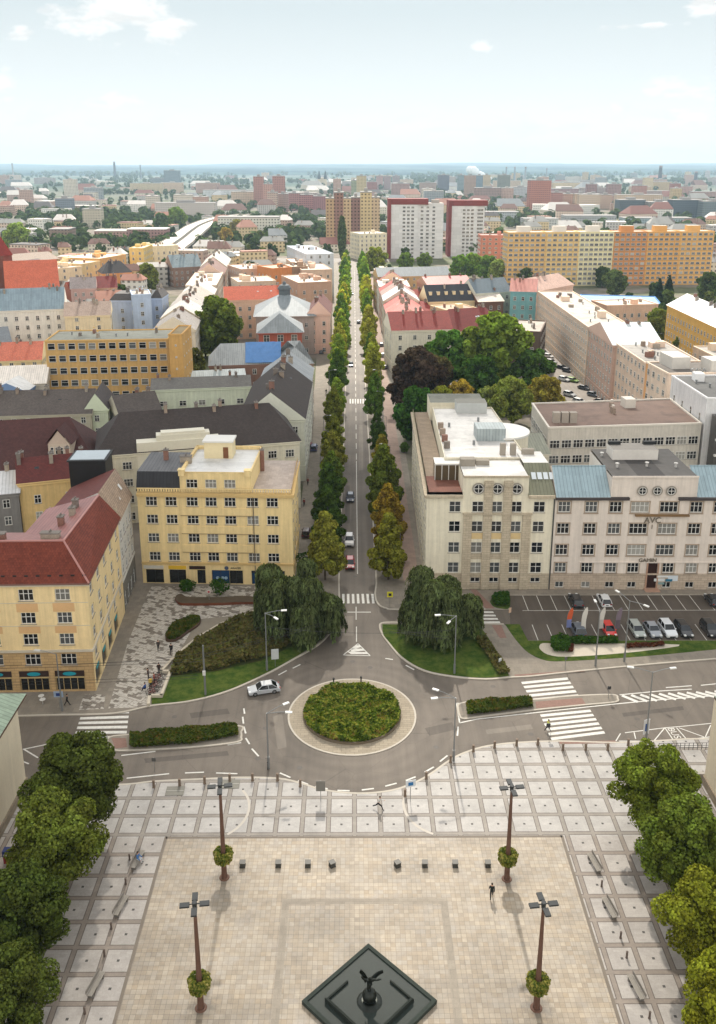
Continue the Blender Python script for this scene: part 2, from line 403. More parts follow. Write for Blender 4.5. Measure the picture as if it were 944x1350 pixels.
def building(label, fl, fr, h, depth=12., roof='flat', rise=4., wall=(215, 200, 175), roofc=(150, 145, 140), fh=3.5, sp=3.3, win=(1.25, 1.7), nx=2,
             name='apartment_building', cat='building', group=None, chim=2, axis='x', hip=0., rkind=None, wallk=None, quad=None, clutter=3, ground=None,
             style='mid', zb=0., over=.4, rows=None, dz=None):
    """a whole building; fl / fr: photo positions of its front eave ends (height h), or quad = world footprint"""
    if quad is None:
        A = Vector(at(fl[0], fl[1], h)); B = Vector(at(fr[0], fr[1], h)); u = (B-A).normalized(); n = Vector((-u.y, u.x))
        quad = [tuple(A), tuple(B), tuple(B+n*depth), tuple(A+n*depth)]
    cx = sum(p[0] for p in quad)/4; cy = sum(p[1] for p in quad)/4
    b = Bld(name, label, cat, group, (cx, cy)); b.foot = quad
    wm = mat(wall, .88, .13, .2, wallk, streak=.22); tm = mat(tuple(min(255, int(c*1.05)) for c in wall), .85, .08)
    rk = rkind or {'flat': 'flat'}.get(roof, 'tile'); rm = mat(roofc, .55 if rk == 'seam' else .8, .16, .3, rk, spec=.4)
    mb = MB(); n = 4; fl_n = max(1, int(h/fh+.35))
    bmz = 0.
    for i in range(4):
        P, Q = quad[i], quad[(i+1) % 4]; L = (Vector(Q)-Vector(P)).length
        top = h+(.5 if roof == 'flat' else 0.)
        facade(mb, P, Q, zb, top, [])
        if vis(P, Q) and L > 3:
            nc = max(1, int((L-.8)/sp)); g = (L-.6)/nc
            for k in range(fl_n):
                z = zb+k*fh+(.9 if k else .8)
                if z+win[1] > h-.1: continue
                for c in range(nc):
                    b.win(P, Q, .3+g*(c+.5), z, win[0], win[1], nx, style, -.035)
    b.part(mb, 'wall', [wm])
    cb = MB()
    for i in range(4):
        P, Q = quad[i], quad[(i+1) % 4]
        if vis(P, Q):
            if roof == 'flat': band(cb, P, Q, h+.12, h+.52, .12, 0, .12, .12)
            else: band(cb, P, Q, h-.75, h-.35, .2)
            band(cb, P, Q, zb+fh*1.02, zb+fh*1.02+.22, .1)
    if cb.v: b.part(cb, 'cornice', [tm])
    if roof == 'flat':
        rb = MB(); ip = inset_poly(quad, .35); rb.face([(p[0], p[1], h+.15) for p in ip], 0)
        for i in range(4):
            a, c_ = ip[i], ip[(i+1) % 4]; o1, o2 = quad[i], quad[(i+1) % 4]
            rb.face([(c_[0], c_[1], h+.15), (a[0], a[1], h+.15), (a[0], a[1], h+.5), (c_[0], c_[1], h+.5)], 1)
            rb.face([(o1[0], o1[1], h+.5), (o2[0], o2[1], h+.5), (c_[0], c_[1], h+.5), (a[0], a[1], h+.5)], 1)
        ro = b.part(rb, 'roof', [rm, tm])
        q = [Vector(p) for p in inset_poly(quad, 1.6)]; ang = math.atan2(quad[1][1]-quad[0][1], quad[1][0]-quad[0][0])
        for k in range(int(clutter*1.7+.5)):
            a, c_ = random.uniform(.1, .9), random.uniform(.15, .9); p = q[0].lerp(q[1], a).lerp(q[3].lerp(q[2], a), c_)
            kind = random.random(); x = MB()
            if kind < .3:
                x.box((p.x, p.y, h+.1), (random.uniform(1.8, 3), random.uniform(2, 3.4), random.uniform(1.6, 2.6)), ang); x.build('roof_hatch', [tm], ro)
            elif kind < .7:
                x.box((p.x, p.y, h+.1), (.7, random.uniform(1, 2.2), random.uniform(1, 1.7)), ang); x.box((p.x, p.y, h+1.9), (.5, .8, .2), ang, 1); x.build('chimney', [CHIM(), tm], ro)
            else:
                x.tube((p.x, p.y, h+.1), (p.x, p.y, h+1), .22, n=8); x.tube((p.x, p.y, h+1), (p.x, p.y, h+1.15), .38, n=8); x.build('roof_vent', [STEEL()], ro)
    elif roof == 'mansard':
        rb = MB(); o = inset_poly(quad, -.3); ip = inset_poly(quad, 1.7)
        for i in range(4):
            j = (i+1) % 4; rb.face([(o[i][0], o[i][1], h), (o[j][0], o[j][1], h), (ip[j][0], ip[j][1], h+rise), (ip[i][0], ip[i][1], h+rise)], 0)
            rb.face([(o[i][0], o[i][1], h-.25), (o[j][0], o[j][1], h-.25), (o[j][0], o[j][1], h), (o[i][0], o[i][1], h)], 1)
        rb.face([(p[0], p[1], h+rise) for p in ip], 0); rb.face([(p[0], p[1], h-.25) for p in reversed(o)], 1)
        ro = b.part(rb, 'roof', [rm, tm]); q = [Vector(p) for p in ip]
        for k in range(chim):
            a, c_ = random.uniform(.1, .9), random.uniform(.1, .9); p = q[0].lerp(q[1], a).lerp(q[3].lerp(q[2], a), c_); chimney(b, ro, p.x, p.y, h+rise)
    else:
        q = quad if axis == 'x' else quad[1:]+quad[:1]
        rb, r0, r1 = pitched(q, h, rise, hip, hip, over); ro = b.part(rb, 'roof', [rm, tm])
        for k in range(chim+2 if chim else 0):
            p = r0.lerp(r1, random.uniform(.05, .95)); s = Vector((q[1][0]-q[2][0], q[1][1]-q[2][1], 0)).normalized()*random.uniform(-1.5, 1.5)
            chimney(b, ro, p.x+s.x, p.y+s.y, p.z-abs(s.length)*rise/6, random.uniform(1, 1.8), rot=math.atan2(q[1][1]-q[0][1], q[1][0]-q[0][0]))
        if chim and rise > 3 and not dz:
            A, B = Vector((*q[0], h)), Vector((*q[1], h)); C2, D2 = Vector((*q[2], h)), Vector((*q[3], h)); Lq = (B-A).length; dq = (B-A).normalized()
            for k in range(max(1, int(Lq/6))):      # small roof windows lying on the slopes
                e0_, e1_ = (A, B) if random.random() < .6 else (D2, C2); t = random.uniform(.14, .86); f_ = random.uniform(.25, .6); base = e0_.lerp(e1_, t); r = r0.lerp(r1, t); p = base.lerp(r, f_); up_ = (r-base).normalized(); nn = dq.cross(up_); nn = nn if nn.z > 0 else -nn; p = p+nn*.1
                s_ = MB(); w_, h_ = dq*.4, up_*.6; s_.face([p-w_-h_, p+w_-h_, p+w_+h_, p-w_+h_]); s_.build('skylight', random.choice([DARKGL(), mat((190, 196, 200), .2, .05)]), ro)
        if dz:      # roof windows / dormers
            A, B = Vector((*q[0], h)), Vector((*q[1], h))
            for k in range(dz):
                t = (k+.5)/dz; base = A.lerp(B, t); r = r0.lerp(r1, t); p = base.lerp(r, .45); d = MB(); an = math.atan2(B.y-A.y, B.x-A.x)
                d.box((p.x, p.y, p.z-.6), (1.3, 1.5, 1.7), an, 0, 1); d.build('dormer', [wm, rm], ro)
    b.finish(); return b
# ------------------------------------------------------------------ ground and roads
def sheet(name, poly, z, m, z0=None, mside=None, kind='structure', parent=None):
    b = MB(); b.face([(p[0], p[1], z) for p in poly], 0)
    if z0 is not None:
        n = len(poly)
        for i in range(n):
            a, c = poly[i], poly[(i+1) % n]; b.face([(a[0], a[1], z0), (c[0], c[1], z0), (c[0], c[1], z), (a[0], a[1], z)], 1)
    o = b.build(name, [m]+([mside] if mside else []), parent)
    if kind and parent is None: o['kind'] = kind
    return o
def P_(*pts): return [at(*p) for p in pts]
def ccw(poly):
    a = sum(p[0]*q[1]-q[0]*p[1] for p, q in zip(poly, poly[1:]+poly[:1]))
    return poly if a > 0 else poly[::-1]
def smooth_line(pts, n=6):
    out = []
    for i in range(len(pts)-1):
        p0 = Vector(pts[max(0, i-1)]); p1 = Vector(pts[i]); p2 = Vector(pts[i+1]); p3 = Vector(pts[min(len(pts)-1, i+2)])
        for k in range(n):
            t = k/n; out.append(tuple(.5*((2*p1)+(p2-p0)*t+(2*p0-5*p1+4*p2-p3)*t*t+(3*p1-p0-3*p2+p3)*t**3)))
    out.append(tuple(pts[-1])); return out
def strip(b, line, w, z, m=0, off=0.):
    """a flat band of width w along a polyline"""
    L, Rr = [], []
    for i, p in enumerate(line):
        a = Vector(line[max(0, i-1)]); c = Vector(line[min(len(line)-1, i+1)]); d = (c-a).normalized(); n = Vector((-d.y, d.x)); p = Vector(p)+n*off
        L.append(p+n*w/2); Rr.append(p-n*w/2)
    for i in range(len(line)-1):
        b.face([(Rr[i].x, Rr[i].y, z), (Rr[i+1].x, Rr[i+1].y, z), (L[i+1].x, L[i+1].y, z), (L[i].x, L[i].y, z)], m)
def kerb(line, name='kerb', w=.28, z0=-.03, z1=.135, m=None):
    b = MB(); L, Rr = [], []
    for i, p in enumerate(line):
        a = Vector(line[max(0, i-1)]); c = Vector(line[min(len(line)-1, i+1)]); d = (c-a).normalized(); n = Vector((-d.y, d.x)); p = Vector(p)
        L.append(p+n*w/2); Rr.append(p-n*w/2)
    for i in range(len(line)-1):
        q = [Rr[i], Rr[i+1], L[i+1], L[i]]; b.prism([tuple(v) for v in q], z0, z1)
    o = b.build(name, m or KERBM); return structure(o)
# --- materials of the ground
def asphalt_mat(name, c, patch=.5):
    m, nt, bs = base_mat(name); tc = nt.add('ShaderNodeTexCoord').outputs['Object']
    a = nt.noise(tc, .08, 5, .6); b = nt.noise(tc, 9., 3, .7); w = nt.noise(nt.mapping(tc, (.9, .05, 1)), 1., 4, .6)
    f = nt.math('MULTIPLY', nt.maprange(a, .35, .65, .82, 1.18), nt.maprange(b, .3, .7, .86, 1.14))
    f = nt.math('MULTIPLY', f, nt.maprange(w, .35, .65, .9, 1.1))
    vo = nt.add('ShaderNodeTexVoronoi'); vo.feature = 'DISTANCE_TO_EDGE'; vo.inputs['Scale'].default_value = .17
    nt.link(nt.mapping(tc, (1, 1, 1)), vo.inputs['Vector'])
    cr = nt.maprange(vo.outputs['Distance'], .0, .006, .72, 1.)
    f = nt.math('MULTIPLY', f, cr)
    sp = nt.add('ShaderNodeSeparateXYZ'); nt.link(tc, sp.inputs[0]); dx = nt.math('ADD', sp.outputs['X'], .3); dy = nt.math('SUBTRACT', sp.outputs['Y'], (at(464, 896)[1]+at(464, 996)[1])/2)
    rr = nt.math('SQRT', nt.math('ADD', nt.math('MULTIPLY', dx, dx), nt.math('MULTIPLY', dy, dy))); tr = nt.math('PINGPONG', rr, .95); ins = nt.math('MULTIPLY', nt.maprange(rr, 15., 18., 1, 0), 1.)      # tyre polish round the island
    tl = nt.math('PINGPONG', nt.math('SUBTRACT', sp.outputs['X'], .65), .8); av = nt.maprange(sp.outputs['Y'], 140, 150, 0, 1)
    k1 = nt.math('MULTIPLY', ins, nt.maprange(tr, .2, .8, .07, -.03)); k2 = nt.math('MULTIPLY', av, nt.maprange(tl, .15, .65, -.03, .08)); f = nt.math('MULTIPLY', f, nt.math('SUBTRACT', 1., nt.math('MULTIPLY', nt.math('ADD', k1, k2), nt.maprange(b, .2, .6, .6, 1.2))))
    nt.link(nt.mix(1., c, f, 'MULTIPLY'), bs.inputs['Base Color']); bs.inputs['Roughness'].default_value = .72
    bs.inputs['Specular IOR Level'].default_value = .35
    bp = nt.add('ShaderNodeBump'); bp.inputs['Strength'].default_value = .3; bp.inputs['Distance'].default_value = .02; nt.link(b, bp.inputs['Height']); nt.link(bp.outputs[0], bs.inputs['Normal'])
    return m
ASPH = asphalt_mat('asphalt', lin((106, 97, 87)))
ASPH2 = asphalt_mat('asphalt_car_park', lin((86, 77, 68)))
PAVE = mat((136, 126, 112), .85, .12, .3, 'slab', spec=.25)
PAVE_RED = mat((146, 112, 98), .85, .12, .4, 'brick', spec=.25)
KERBM = mat((186, 176, 160), .8, .1, .8)
MARK = mat((212, 208, 198), .7, .22, 2.2)
GRAV = mat((196, 184, 164), .95, .2, 6.)
def city_ground_mat():
    m, nt, bs = base_mat('city_ground'); tc = nt.add('ShaderNodeTexCoord').outputs['Object']
    a = nt.noise(tc, .012, 5, .6); b = nt.noise(tc, .15, 4, .6); d = nt.noise(tc, .0016, 5, .65)
    c1 = nt.mix(nt.maprange(a, .47, .53, 0, 1), lin((128, 120, 110)), lin((96, 100, 74)))
    c2 = nt.mix(nt.maprange(d, .45, .56, 0, 1), lin((60, 78, 64)), lin((106, 110, 98)))
    sep = nt.add('ShaderNodeSeparateXYZ'); nt.link(tc, sep.inputs[0])
    c = nt.mix(nt.maprange(sep.outputs['Y'], 1400, 3200, 0, 1), c1, c2)
    c = nt.mix(1., c, nt.maprange(b, .3, .7, .75, 1.2), 'MULTIPLY')
    nt.link(c, bs.inputs['Base Color']); bs.inputs['Roughness'].default_value = .95; bs.inputs['Specular IOR Level'].default_value = .1
    return m
def grass_mat(name, c1, c2, sc=1.5):
    m, nt, bs = base_mat(name); tc = nt.add('ShaderNodeTexCoord').outputs['Object']
    a = nt.noise(tc, sc*.25, 5, .7); b = nt.noise(tc, sc*8, 3, .8)
    c = nt.mix(nt.maprange(a, .38, .62, 0, 1), lin(c1), lin(c2)); c = nt.mix(1., c, nt.maprange(b, .3, .7, .6, 1.35), 'MULTIPLY')
    nt.link(c, bs.inputs['Base Color']); bs.inputs['Roughness'].default_value = .95; bs.inputs['Specular IOR Level'].default_value = .1
    bp = nt.add('ShaderNodeBump'); bp.inputs['Strength'].default_value = .8; bp.inputs['Distance'].default_value = .1; nt.link(b, bp.inputs['Height']); nt.link(bp.outputs[0], bs.inputs['Normal'])
    return m
GRASS = grass_mat('grass', (54, 78, 26), (88, 100, 42), 2.6); SOIL = grass_mat('soil', (70, 66, 40), (60, 72, 34))
g = MB(); S = [-9000, -2500, -600, -160, 160, 600, 2500, 9000]; T = [-400, 40, 150, 700, 1600, 3000, 6000]
for i in range(len(S)-1):
    for j in range(len(T)-1): g.face([(S[i], T[j], -.06), (S[i+1], T[j], -.06), (S[i+1], T[j+1], -.06), (S[i], T[j+1], -.06)])
structure(g.build('ground', city_ground_mat()))
AX = .65; RL, RR = -2.75, 4.05     # avenue axis and carriageway edges
def avx(y): return 0.0
road = sheet('road', [(-170, 70), (220, 70), (220, 143.2), (RR, 143.2), (RR, 690), (60, 700), (60, 722), (-90, 722), (-90, 700), (RL, 690), (RL, 146.), (-170, 146.)], 0., ASPH)
# --- roundabout
rt, rb_ = at(464, 896), at(464, 996); RC = (-.3, (rt[1]+rb_[1])/2); RO = 8.85; RI = 6.75
ring = lambda r, n=72, a0=0, a1=2*math.pi: [(RC[0]+r*math.cos(a0+(a1-a0)*i/n), RC[1]+r*math.sin(a0+(a1-a0)*i/n)) for i in range(n)]
apr = MB(); N = 72
def annulus(b, r0, r1, z0, z1, m, a0=0., a1=2*math.pi, n=N):
    for i in range(n):
        t0, t1 = a0+(a1-a0)*i/n, a0+(a1-a0)*(i+1)/n; p = lambda r, t, z: (RC[0]+r*math.cos(t), RC[1]+r*math.sin(t), z)
        b.face([p(r0, t0, z0), p(r1, t0, z1), p(r1, t1, z1), p(r0, t1, z0)][::1] if r0 < r1 else [p(r1, t0, z1), p(r0, t0, z0), p(r0, t1, z0), p(r1, t1, z1)], m)
annulus(apr, RI, RO-.25, .16, .09, 0); annulus(apr, RO-.25, RO, .09, .09, 1)
for i in range(N):
    t0, t1 = 2*math.pi*i/N, 2*math.pi*(i+1)/N; q = lambda t, z: (RC[0]+RO*math.cos(t), RC[1]+RO*math.sin(t), z)
    apr.face([q(t0, -.02), q(t1, -.02), q(t1, .09), q(t0, .09)], 1)
structure(apr.build('roundabout_apron', [mat((160, 146, 124), .85, .12, .5, 'stone'), KERBM]))
# --- the big square
ptop = smooth_line(P_((100, 1037), (167, 1035), (203, 1031), (267, 1028), (313, 1026), (365, 1027), (395, 1033), (425, 1042), (462, 1046.5), (495, 1046), (528, 1040), (562, 1025), (598, 1000), (628, 988), (652, 983), (681, 980), (736, 978), (812, 980), (860, 978), (906, 975)), 3)
ptop = [(-70, 91.6)]+ptop+[(70, 100.6)]
XL, XR, YT = -21.2, 23.4, 83.1
def granite_mat():
    m, nt, bs = base_mat('granite_paving'); tc = nt.add('ShaderNodeTexCoord').outputs['Object']
    sep = nt.add('ShaderNodeSeparateXYZ'); nt.link(tc, sep.inputs[0])
    dx = nt.math('PINGPONG', nt.math('ADD', sep.outputs['X'], 300-18.05+.03), 1.5); dy = nt.math('PINGPONG', nt.math('ADD', sep.outputs['Y'], 300-95.3-.3), 1.5)
    d = nt.math('MINIMUM', dx, dy)
    ln = nt.math('MULTIPLY', nt.math('GREATER_THAN', d, .2), nt.math('LESS_THAN', d, .29))
    bandm = nt.math('LESS_THAN', d, .2)
    dot = nt.math('MULTIPLY', nt.math('GREATER_THAN', dx, 1.37), nt.math('GREATER_THAN', dy, 1.37))
    side = nt.math('MAXIMUM', nt.math('LESS_THAN', sep.outputs['Y'], YT), 0.)
    a = nt.noise(tc, .35, 5, .6); b = nt.noise(tc, 6., 4, .7); br = nt.add('ShaderNodeTexBrick'); br.inputs['Scale'].default_value = 1.
    br.inputs['Brick Width'].default_value = .6; br.inputs['Row Height'].default_value = .3; br.inputs['Mortar Size'].default_value = .006
    br.inputs['Color1'].default_value = (.94, .94, .94, 1); br.inputs['Color2'].default_value = (1.05, 1.05, 1.05, 1); br.inputs['Mortar'].default_value = (.85, .85, .85, 1); nt.link(tc, br.inputs['Vector'])
    c = nt.mix(bandm, lin((168, 163, 157)), lin((138, 130, 120)))
    c = nt.mix(nt.math('MULTIPLY', side, bandm), c, lin((120, 108, 96)))
    c = nt.mix(nt.math('MULTIPLY', side, .35), c, lin((160, 148, 137)))
    c = nt.mix(ln, c, lin((98, 88, 80))); c = nt.mix(dot, c, lin((70, 66, 62)))
    f = nt.math('MULTIPLY', nt.maprange(a, .35, .65, .88, 1.1), nt.maprange(b, .3, .7, .9, 1.08))
    c = nt.mix(1., c, f, 'MULTIPLY'); c = nt.mix(1., c, br.outputs['Color'], 'MULTIPLY')
    nt.link(c, bs.inputs['Base Color']); bs.inputs['Roughness'].default_value = .6; bs.inputs['Specular IOR Level'].default_value = .35; return m
def sandstone_mat():
    m, nt, bs = base_mat('sandstone_paving'); tc = nt.add('ShaderNodeTexCoord').outputs['Object']
    def brick(w, h, ms, c1, c2, mo, loc=(0, 0, 0), off=.5):
        br = nt.add('ShaderNodeTexBrick'); br.offset = off; br.inputs['Scale'].default_value = 1.; br.inputs['Brick Width'].default_value = w; br.inputs['Row Height'].default_value = h; br.inputs['Mortar Size'].default_value = ms
        br.inputs['Color1'].default_value = c1+(1,); br.inputs['Color2'].default_value = c2+(1,); br.inputs['Mortar'].default_value = mo+(1,); nt.link(nt.mapping(tc, loc=loc), br.inputs['Vector']); return br.outputs['Color']
    s1 = brick(.5, .5, .014, lin((154, 139, 118)), lin((170, 158, 140)), lin((118, 105, 89)), off=0.)
    s2 = brick(1.0, .5, .0, (.88, .89, .92), (1.1, 1.06, 1.0), (1, 1, 1), (.0, .0, 0), 0.)
    s3 = brick(3.6, 3.6, .03, (1, 1, 1), (.94, .95, .97), (.8, .78, .76), (.36, .2, 0), 0.)
    a = nt.noise(tc, .12, 5, .65); b = nt.noise(tc, 2.2, 5, .7); e = nt.noise(tc, .5, 4, .6)
    c = nt.mix(.75, s1, s2, 'MULTIPLY'); c = nt.mix(.7, c, s3, 'MULTIPLY')
    c = nt.mix(nt.maprange(e, .5, .68, 0, .45), c, lin((158, 150, 140)))
    f = nt.math('MULTIPLY', nt.maprange(a, .35, .65, .84, 1.12), nt.maprange(b, .3, .7, .88, 1.1))
    sp = nt.add('ShaderNodeSeparateXYZ'); nt.link(tc, sp.inputs[0])
    for px, py in ((296, 1158), (668, 1160), (265, 1330), (707, 1330)):      # grime washed down round the foot of each mast
        x0, y0 = at(px, py); dx = nt.math('SUBTRACT', sp.outputs['X'], x0); dy = nt.math('SUBTRACT', sp.outputs['Y'], y0); q = nt.math('SQRT', nt.math('ADD', nt.math('MULTIPLY', dx, dx), nt.math('MULTIPLY', dy, dy)))
        f = nt.math('MULTIPLY', f, nt.maprange(nt.math('ADD', q, nt.math('MULTIPLY', b, 1.6)), 1.0, 2.5, .5, 1.))
    wn = nt.noise(nt.mapping(tc, (.3, 1., 1.)), .22, 5, .7); f = nt.math('MULTIPLY', f, nt.maprange(wn, .4, .62, 1.04, .86))
    nt.link(nt.mix(1., c, f, 'MULTIPLY'), bs.inputs['Base Color']); bs.inputs['Roughness'].default_value = .55; bs.inputs['Specular IOR Level'].default_value = .4; return m
sheet('paved_square', ccw(ptop+[(70, 45), (-70, 45)]), .12, granite_mat(), -.03, KERBM)
sheet('sandstone_paving', [(XL, 45), (XR, 45), (XR, YT), (XL, YT)], .124, sandstone_mat())
pb = MB()      # darker inlaid stone bands in the sandstone field
for a, c, w in (((XL, YT), (XR, YT), .32), ((XL, YT+.16), (XL, 45), .32), ((XR, YT+.16), (XR, 45), .32)): strip(pb, [a, c], w, .129)
structure(pb.build('border_stones', mat((120, 108, 94), .7, .15, 1.)))
pb = MB(); L1_, L2_, L3_, L4_ = at(372, 1190), at(590, 1190), at(352, 1330), at(617, 1330)
strip(pb, [(L1_[0], L1_[1]), (L2_[0], L1_[1])], .75, .128); strip(pb, [(L1_[0]+.38, L1_[1]-.38), (L1_[0]+.38, 56)], .75, .128); strip(pb, [(L2_[0]-.38, L1_[1]-.38), (L2_[0]-.38, 56)], .75, .128)
structure(pb.build('paving_band', mat((150, 138, 121), .65, .16, 1.2, 'slab')))
kerb(ptop, 'kerb')
# round drain/ramp arcs crossing the granite at the pedestrian ramp
pb = MB()
for sgn, cpx in ((1, (270, 1068)), (-1, (590, 1062))):
    cc = at(*cpx); Lr = [(cc[0]+sgn*5.2*math.cos(t), cc[1]+5.2*math.sin(t)) for t in [(-80+k*7)*math.pi/180 for k in range(21)]]; strip(pb, [p for p in Lr if p[1] > YT+.4 and p[1] < 91.], .3, .126)
structure(pb.build('ramp_edge', mat((188, 178, 164), .7, .1)))
# --- left pavement with the small square, avenue pavements
kl = smooth_line(P_((20, 944.5), (80, 943), (150, 941), (200, 931), (250, 925), (300, 912), (350, 890), (390, 868), (420, 850), (438, 830), (446, 808), (447.5, 790)), 5)
kl = [(-80, kl[0][1]-1.2)]+kl+[(RL, 147), (RL, 690)]
sheet('pavement', ccw(kl+[(-24, 690), (-13.5, 300), (-11.2, 147), (-80, 147)]), .12, PAVE, -.03, KERBM); kerb(kl)
kr = [(RR, 690), (RR, 146)]+smooth_line(P_((494.5, 783), (496, 792), (501, 799), (510, 802.5), (525, 804), (640, 803.5)), 4)
kr2 = kr+[at(672, 803.5), at(672, 785), (220, 141)]
sheet('pavement', ccw(kr2+[(220, 143.2), (13.2, 143.2), (16.0, 690)]), .12, PAVE, -.03, KERBM); kerb(kr)
pi = smooth_line(P_((664, 823.5), (560, 822), (520, 821), (503, 822), (501, 828), (504, 836), (510, 845), (530, 868), (560, 885), (600, 893), (640, 896), (672, 893.5), (700, 892), (746, 887), (842, 877.5), (944, 869)), 4)
isl = pi+[(110, at(944, 869)[1]+4.3), (110, at(944, 845)[1]), at(944, 845.), at(694, 845.), at(679, 836)]
sheet('pavement', ccw(isl), .12, PAVE, -.03, KERBM); kerb(pi+[(110, at(944, 869)[1]+4.3)])
# bike path and far avenue crossings
sheet('bike_path', [(9.0, 147), (11.9, 147), (13.0, 690), (9.6, 690)], .125, mat((150, 126, 112), .85, .1, .3, 'slab'))
sheet('car_park', [at(672, 803.5), (at(672, 845)[0]+.2, at(672, 844.5)[1]), (110, at(944, 844.5)[1]), (110, at(944, 784.2)[1]), at(672, 784.8)], .006, ASPH2)
# overlays on the left square: random stone setts in two greys
def pebble_mat():
    m, nt, bs = base_mat('mosaic_paving'); tc = nt.add('ShaderNodeTexCoord').outputs['Object']
    wv = nt.noise(tc, .6, 3, .5); vm = nt.add('ShaderNodeVectorMath'); vm.operation = 'ADD'; cx_ = nt.add('ShaderNodeCombineXYZ'); nt.link(nt.maprange(wv, .3, .7, -.25, .25), cx_.inputs[0]); nt.link(nt.maprange(wv, .3, .7, .2, -.2), cx_.inputs[1])
    nt.link(nt.mapping(tc, (1, 1, 1), (0, 0, 0), (0, 0, .42)), vm.inputs[0]); nt.link(cx_.outputs[0], vm.inputs[1])
    br = nt.add('ShaderNodeTexBrick'); br.inputs['Scale'].default_value = 1.; br.inputs['Brick Width'].default_value = .8; br.inputs['Row Height'].default_value = .5; br.inputs['Mortar Size'].default_value = .0; br.inputs['Color1'].default_value = (0, 0, 0, 1); br.inputs['Color2'].default_value = (1, 1, 1, 1); nt.link(vm.outputs[0], br.inputs['Vector'])
    bj = nt.add('ShaderNodeTexBrick'); bj.inputs['Scale'].default_value = 1.; bj.inputs['Brick Width'].default_value = .8; bj.inputs['Row Height'].default_value = .5; bj.inputs['Mortar Size'].default_value = .035; bj.inputs['Color1'].default_value = (1, 1, 1, 1); bj.inputs['Color2'].default_value = (.9, .9, .9, 1); bj.inputs['Mortar'].default_value = (.62, .6, .58, 1); nt.link(vm.outputs[0], bj.inputs['Vector'])
    c = nt.mix(nt.math('GREATER_THAN', br.outputs['Color'], .3), lin((128, 119, 108)), lin((192, 185, 174))); c = nt.mix(1., c, bj.outputs['Color'], 'MULTIPLY')
    gr = nt.add('ShaderNodeTexBrick'); gr.inputs['Scale'].default_value = 1.; gr.inputs['Brick Width'].default_value = 2.4; gr.inputs['Row Height'].default_value = 1.2; gr.inputs['Mortar Size'].default_value = .06
    gr.inputs['Color1'].default_value = (1, 1, 1, 1); gr.inputs['Color2'].default_value = (.93, .93, .93, 1); gr.inputs['Mortar'].default_value = (.6, .58, .56, 1); nt.link(nt.mapping(tc, (1, 1, 1), (0, 0, 0), (0, 0, .42)), gr.inputs['Vector']); c = nt.mix(1., c, gr.outputs['Color'], 'MULTIPLY')
    b = nt.noise(tc, 4., 4, .7); c = nt.mix(1., c, nt.maprange(b, .3, .7, .82, 1.14), 'MULTIPLY')
    nt.link(c, bs.inputs['Base Color']); bs.inputs['Roughness'].default_value = .8; return m
PEB = pebble_mat()
sheet('mosaic_paving', ccw(P_((143, 935), (197, 933), (197, 920), (213, 920), (222, 890), (213, 888), (232, 868), (248, 840), (263, 817), (315, 812), (338, 800), (352, 774), (200, 774), (194, 785), (168, 850))), .126, PEB)
sheet('mosaic_paving', ccw(P_((104, 937), (137, 935.5), (139, 917), (111, 916))), .126, PEB)
sheet('footpath', ccw(P_((213, 887.5), (232, 869), (248, 840), (263, 818), (316, 813), (338, 801), (340, 806), (316, 815), (290, 824), (262, 842), (232, 868), (221, 887.5))), .131, mat((138, 128, 112), .9, .1, .4))
lw = MB()      # low pale retaining wall stepping round the flower bed
lpath = P_((196, 931), (197.5, 920), (213, 920), (225, 888), (213, 888), (233, 866), (262, 843), (290, 826), (318, 815), (342, 806))
for a, c in zip(lpath, lpath[1:]):
    d = (Vector(c)-Vector(a)).normalized(); n = Vector((-d.y, d.x))*.2
    A, B = Vector(a)-d*.17, Vector(c)+d*.17; lw.prism([tuple(A-n), tuple(B-n), tuple(B+n), tuple(A+n)], .1, .55)
tag(lw.build('low_wall', mat((196, 184, 162), .8, .1, .6)), 'low pale stone wall zigzagging along the edge of the dark flower bed', 'wall')
# lawns
glf = smooth_line(P_((200, 929.5), (250, 924), (300, 910.5), (350, 888.5), (390, 866.5), (418, 849)), 5)
stuff(sheet('grass', ccw(glf+P_((400, 846), (345, 872), (285, 886), (222, 893), (214, 921), (200, 921))), .15, GRASS, .1, GRASS), 'strip of mown green grass along the roundabout kerb on the left', 'grass')
stuff(sheet('soil_bed', ccw(P_((222, 893), (285, 886), (345, 872), (400, 846), (418, 849), (438, 828), (445, 800), (405, 800), (345, 807), (318, 816), (290, 827), (262, 844), (233, 867), (226, 888))), .14, SOIL, .1, SOIL), 'bare dark soil of the planted bed under the weeping tree', 'soil')
stuff(sheet('grass', ccw(smooth_line(P_((504, 824), (505, 836), (511, 845), (531, 867), (561, 884), (600, 891.5), (640, 894.5), (671, 892)), 4)+P_((663, 872), (640, 836), (630, 824))), .15, GRASS, .1, GRASS), 'mown lawn around the weeping tree right of the avenue', 'grass')
stuff(sheet('grass', ccw(P_((666, 824), (685, 824), (692, 838), (696, 845.5), (760, 845.5), (944, 845.5))+[(110, at(944, 845.5)[1])]+[(110, at(944, 857)[1]+2)]+smooth_line(P_((944, 857), (862, 865), (800, 869.5), (746, 872.5), (719, 871.5), (696, 861), (679, 843), (666, 824)), 4)[:-1]), .15, GRASS, .1, GRASS), 'green verge with a shrub bed below the parked cars', 'grass')
stuff(sheet('grass', ccw(smooth_line(P_((646, 794), (650, 787), (660, 785), (671.5, 785), (671.5, 802), (660, 803), (650, 800), (646, 794)), 4)[:-1]), .15, GRASS, .1, GRASS), 'rounded patch of grass at the corner of the car park', 'grass')
sheet('gravel_bed', ccw(smooth_line(P_((711, 853), (716, 849), (740, 850), (800, 849.5), (896, 851), (860, 858), (800, 864), (745, 867), (722, 864), (712, 857), (711, 853)), 3)[:-1]), .16, GRAV)
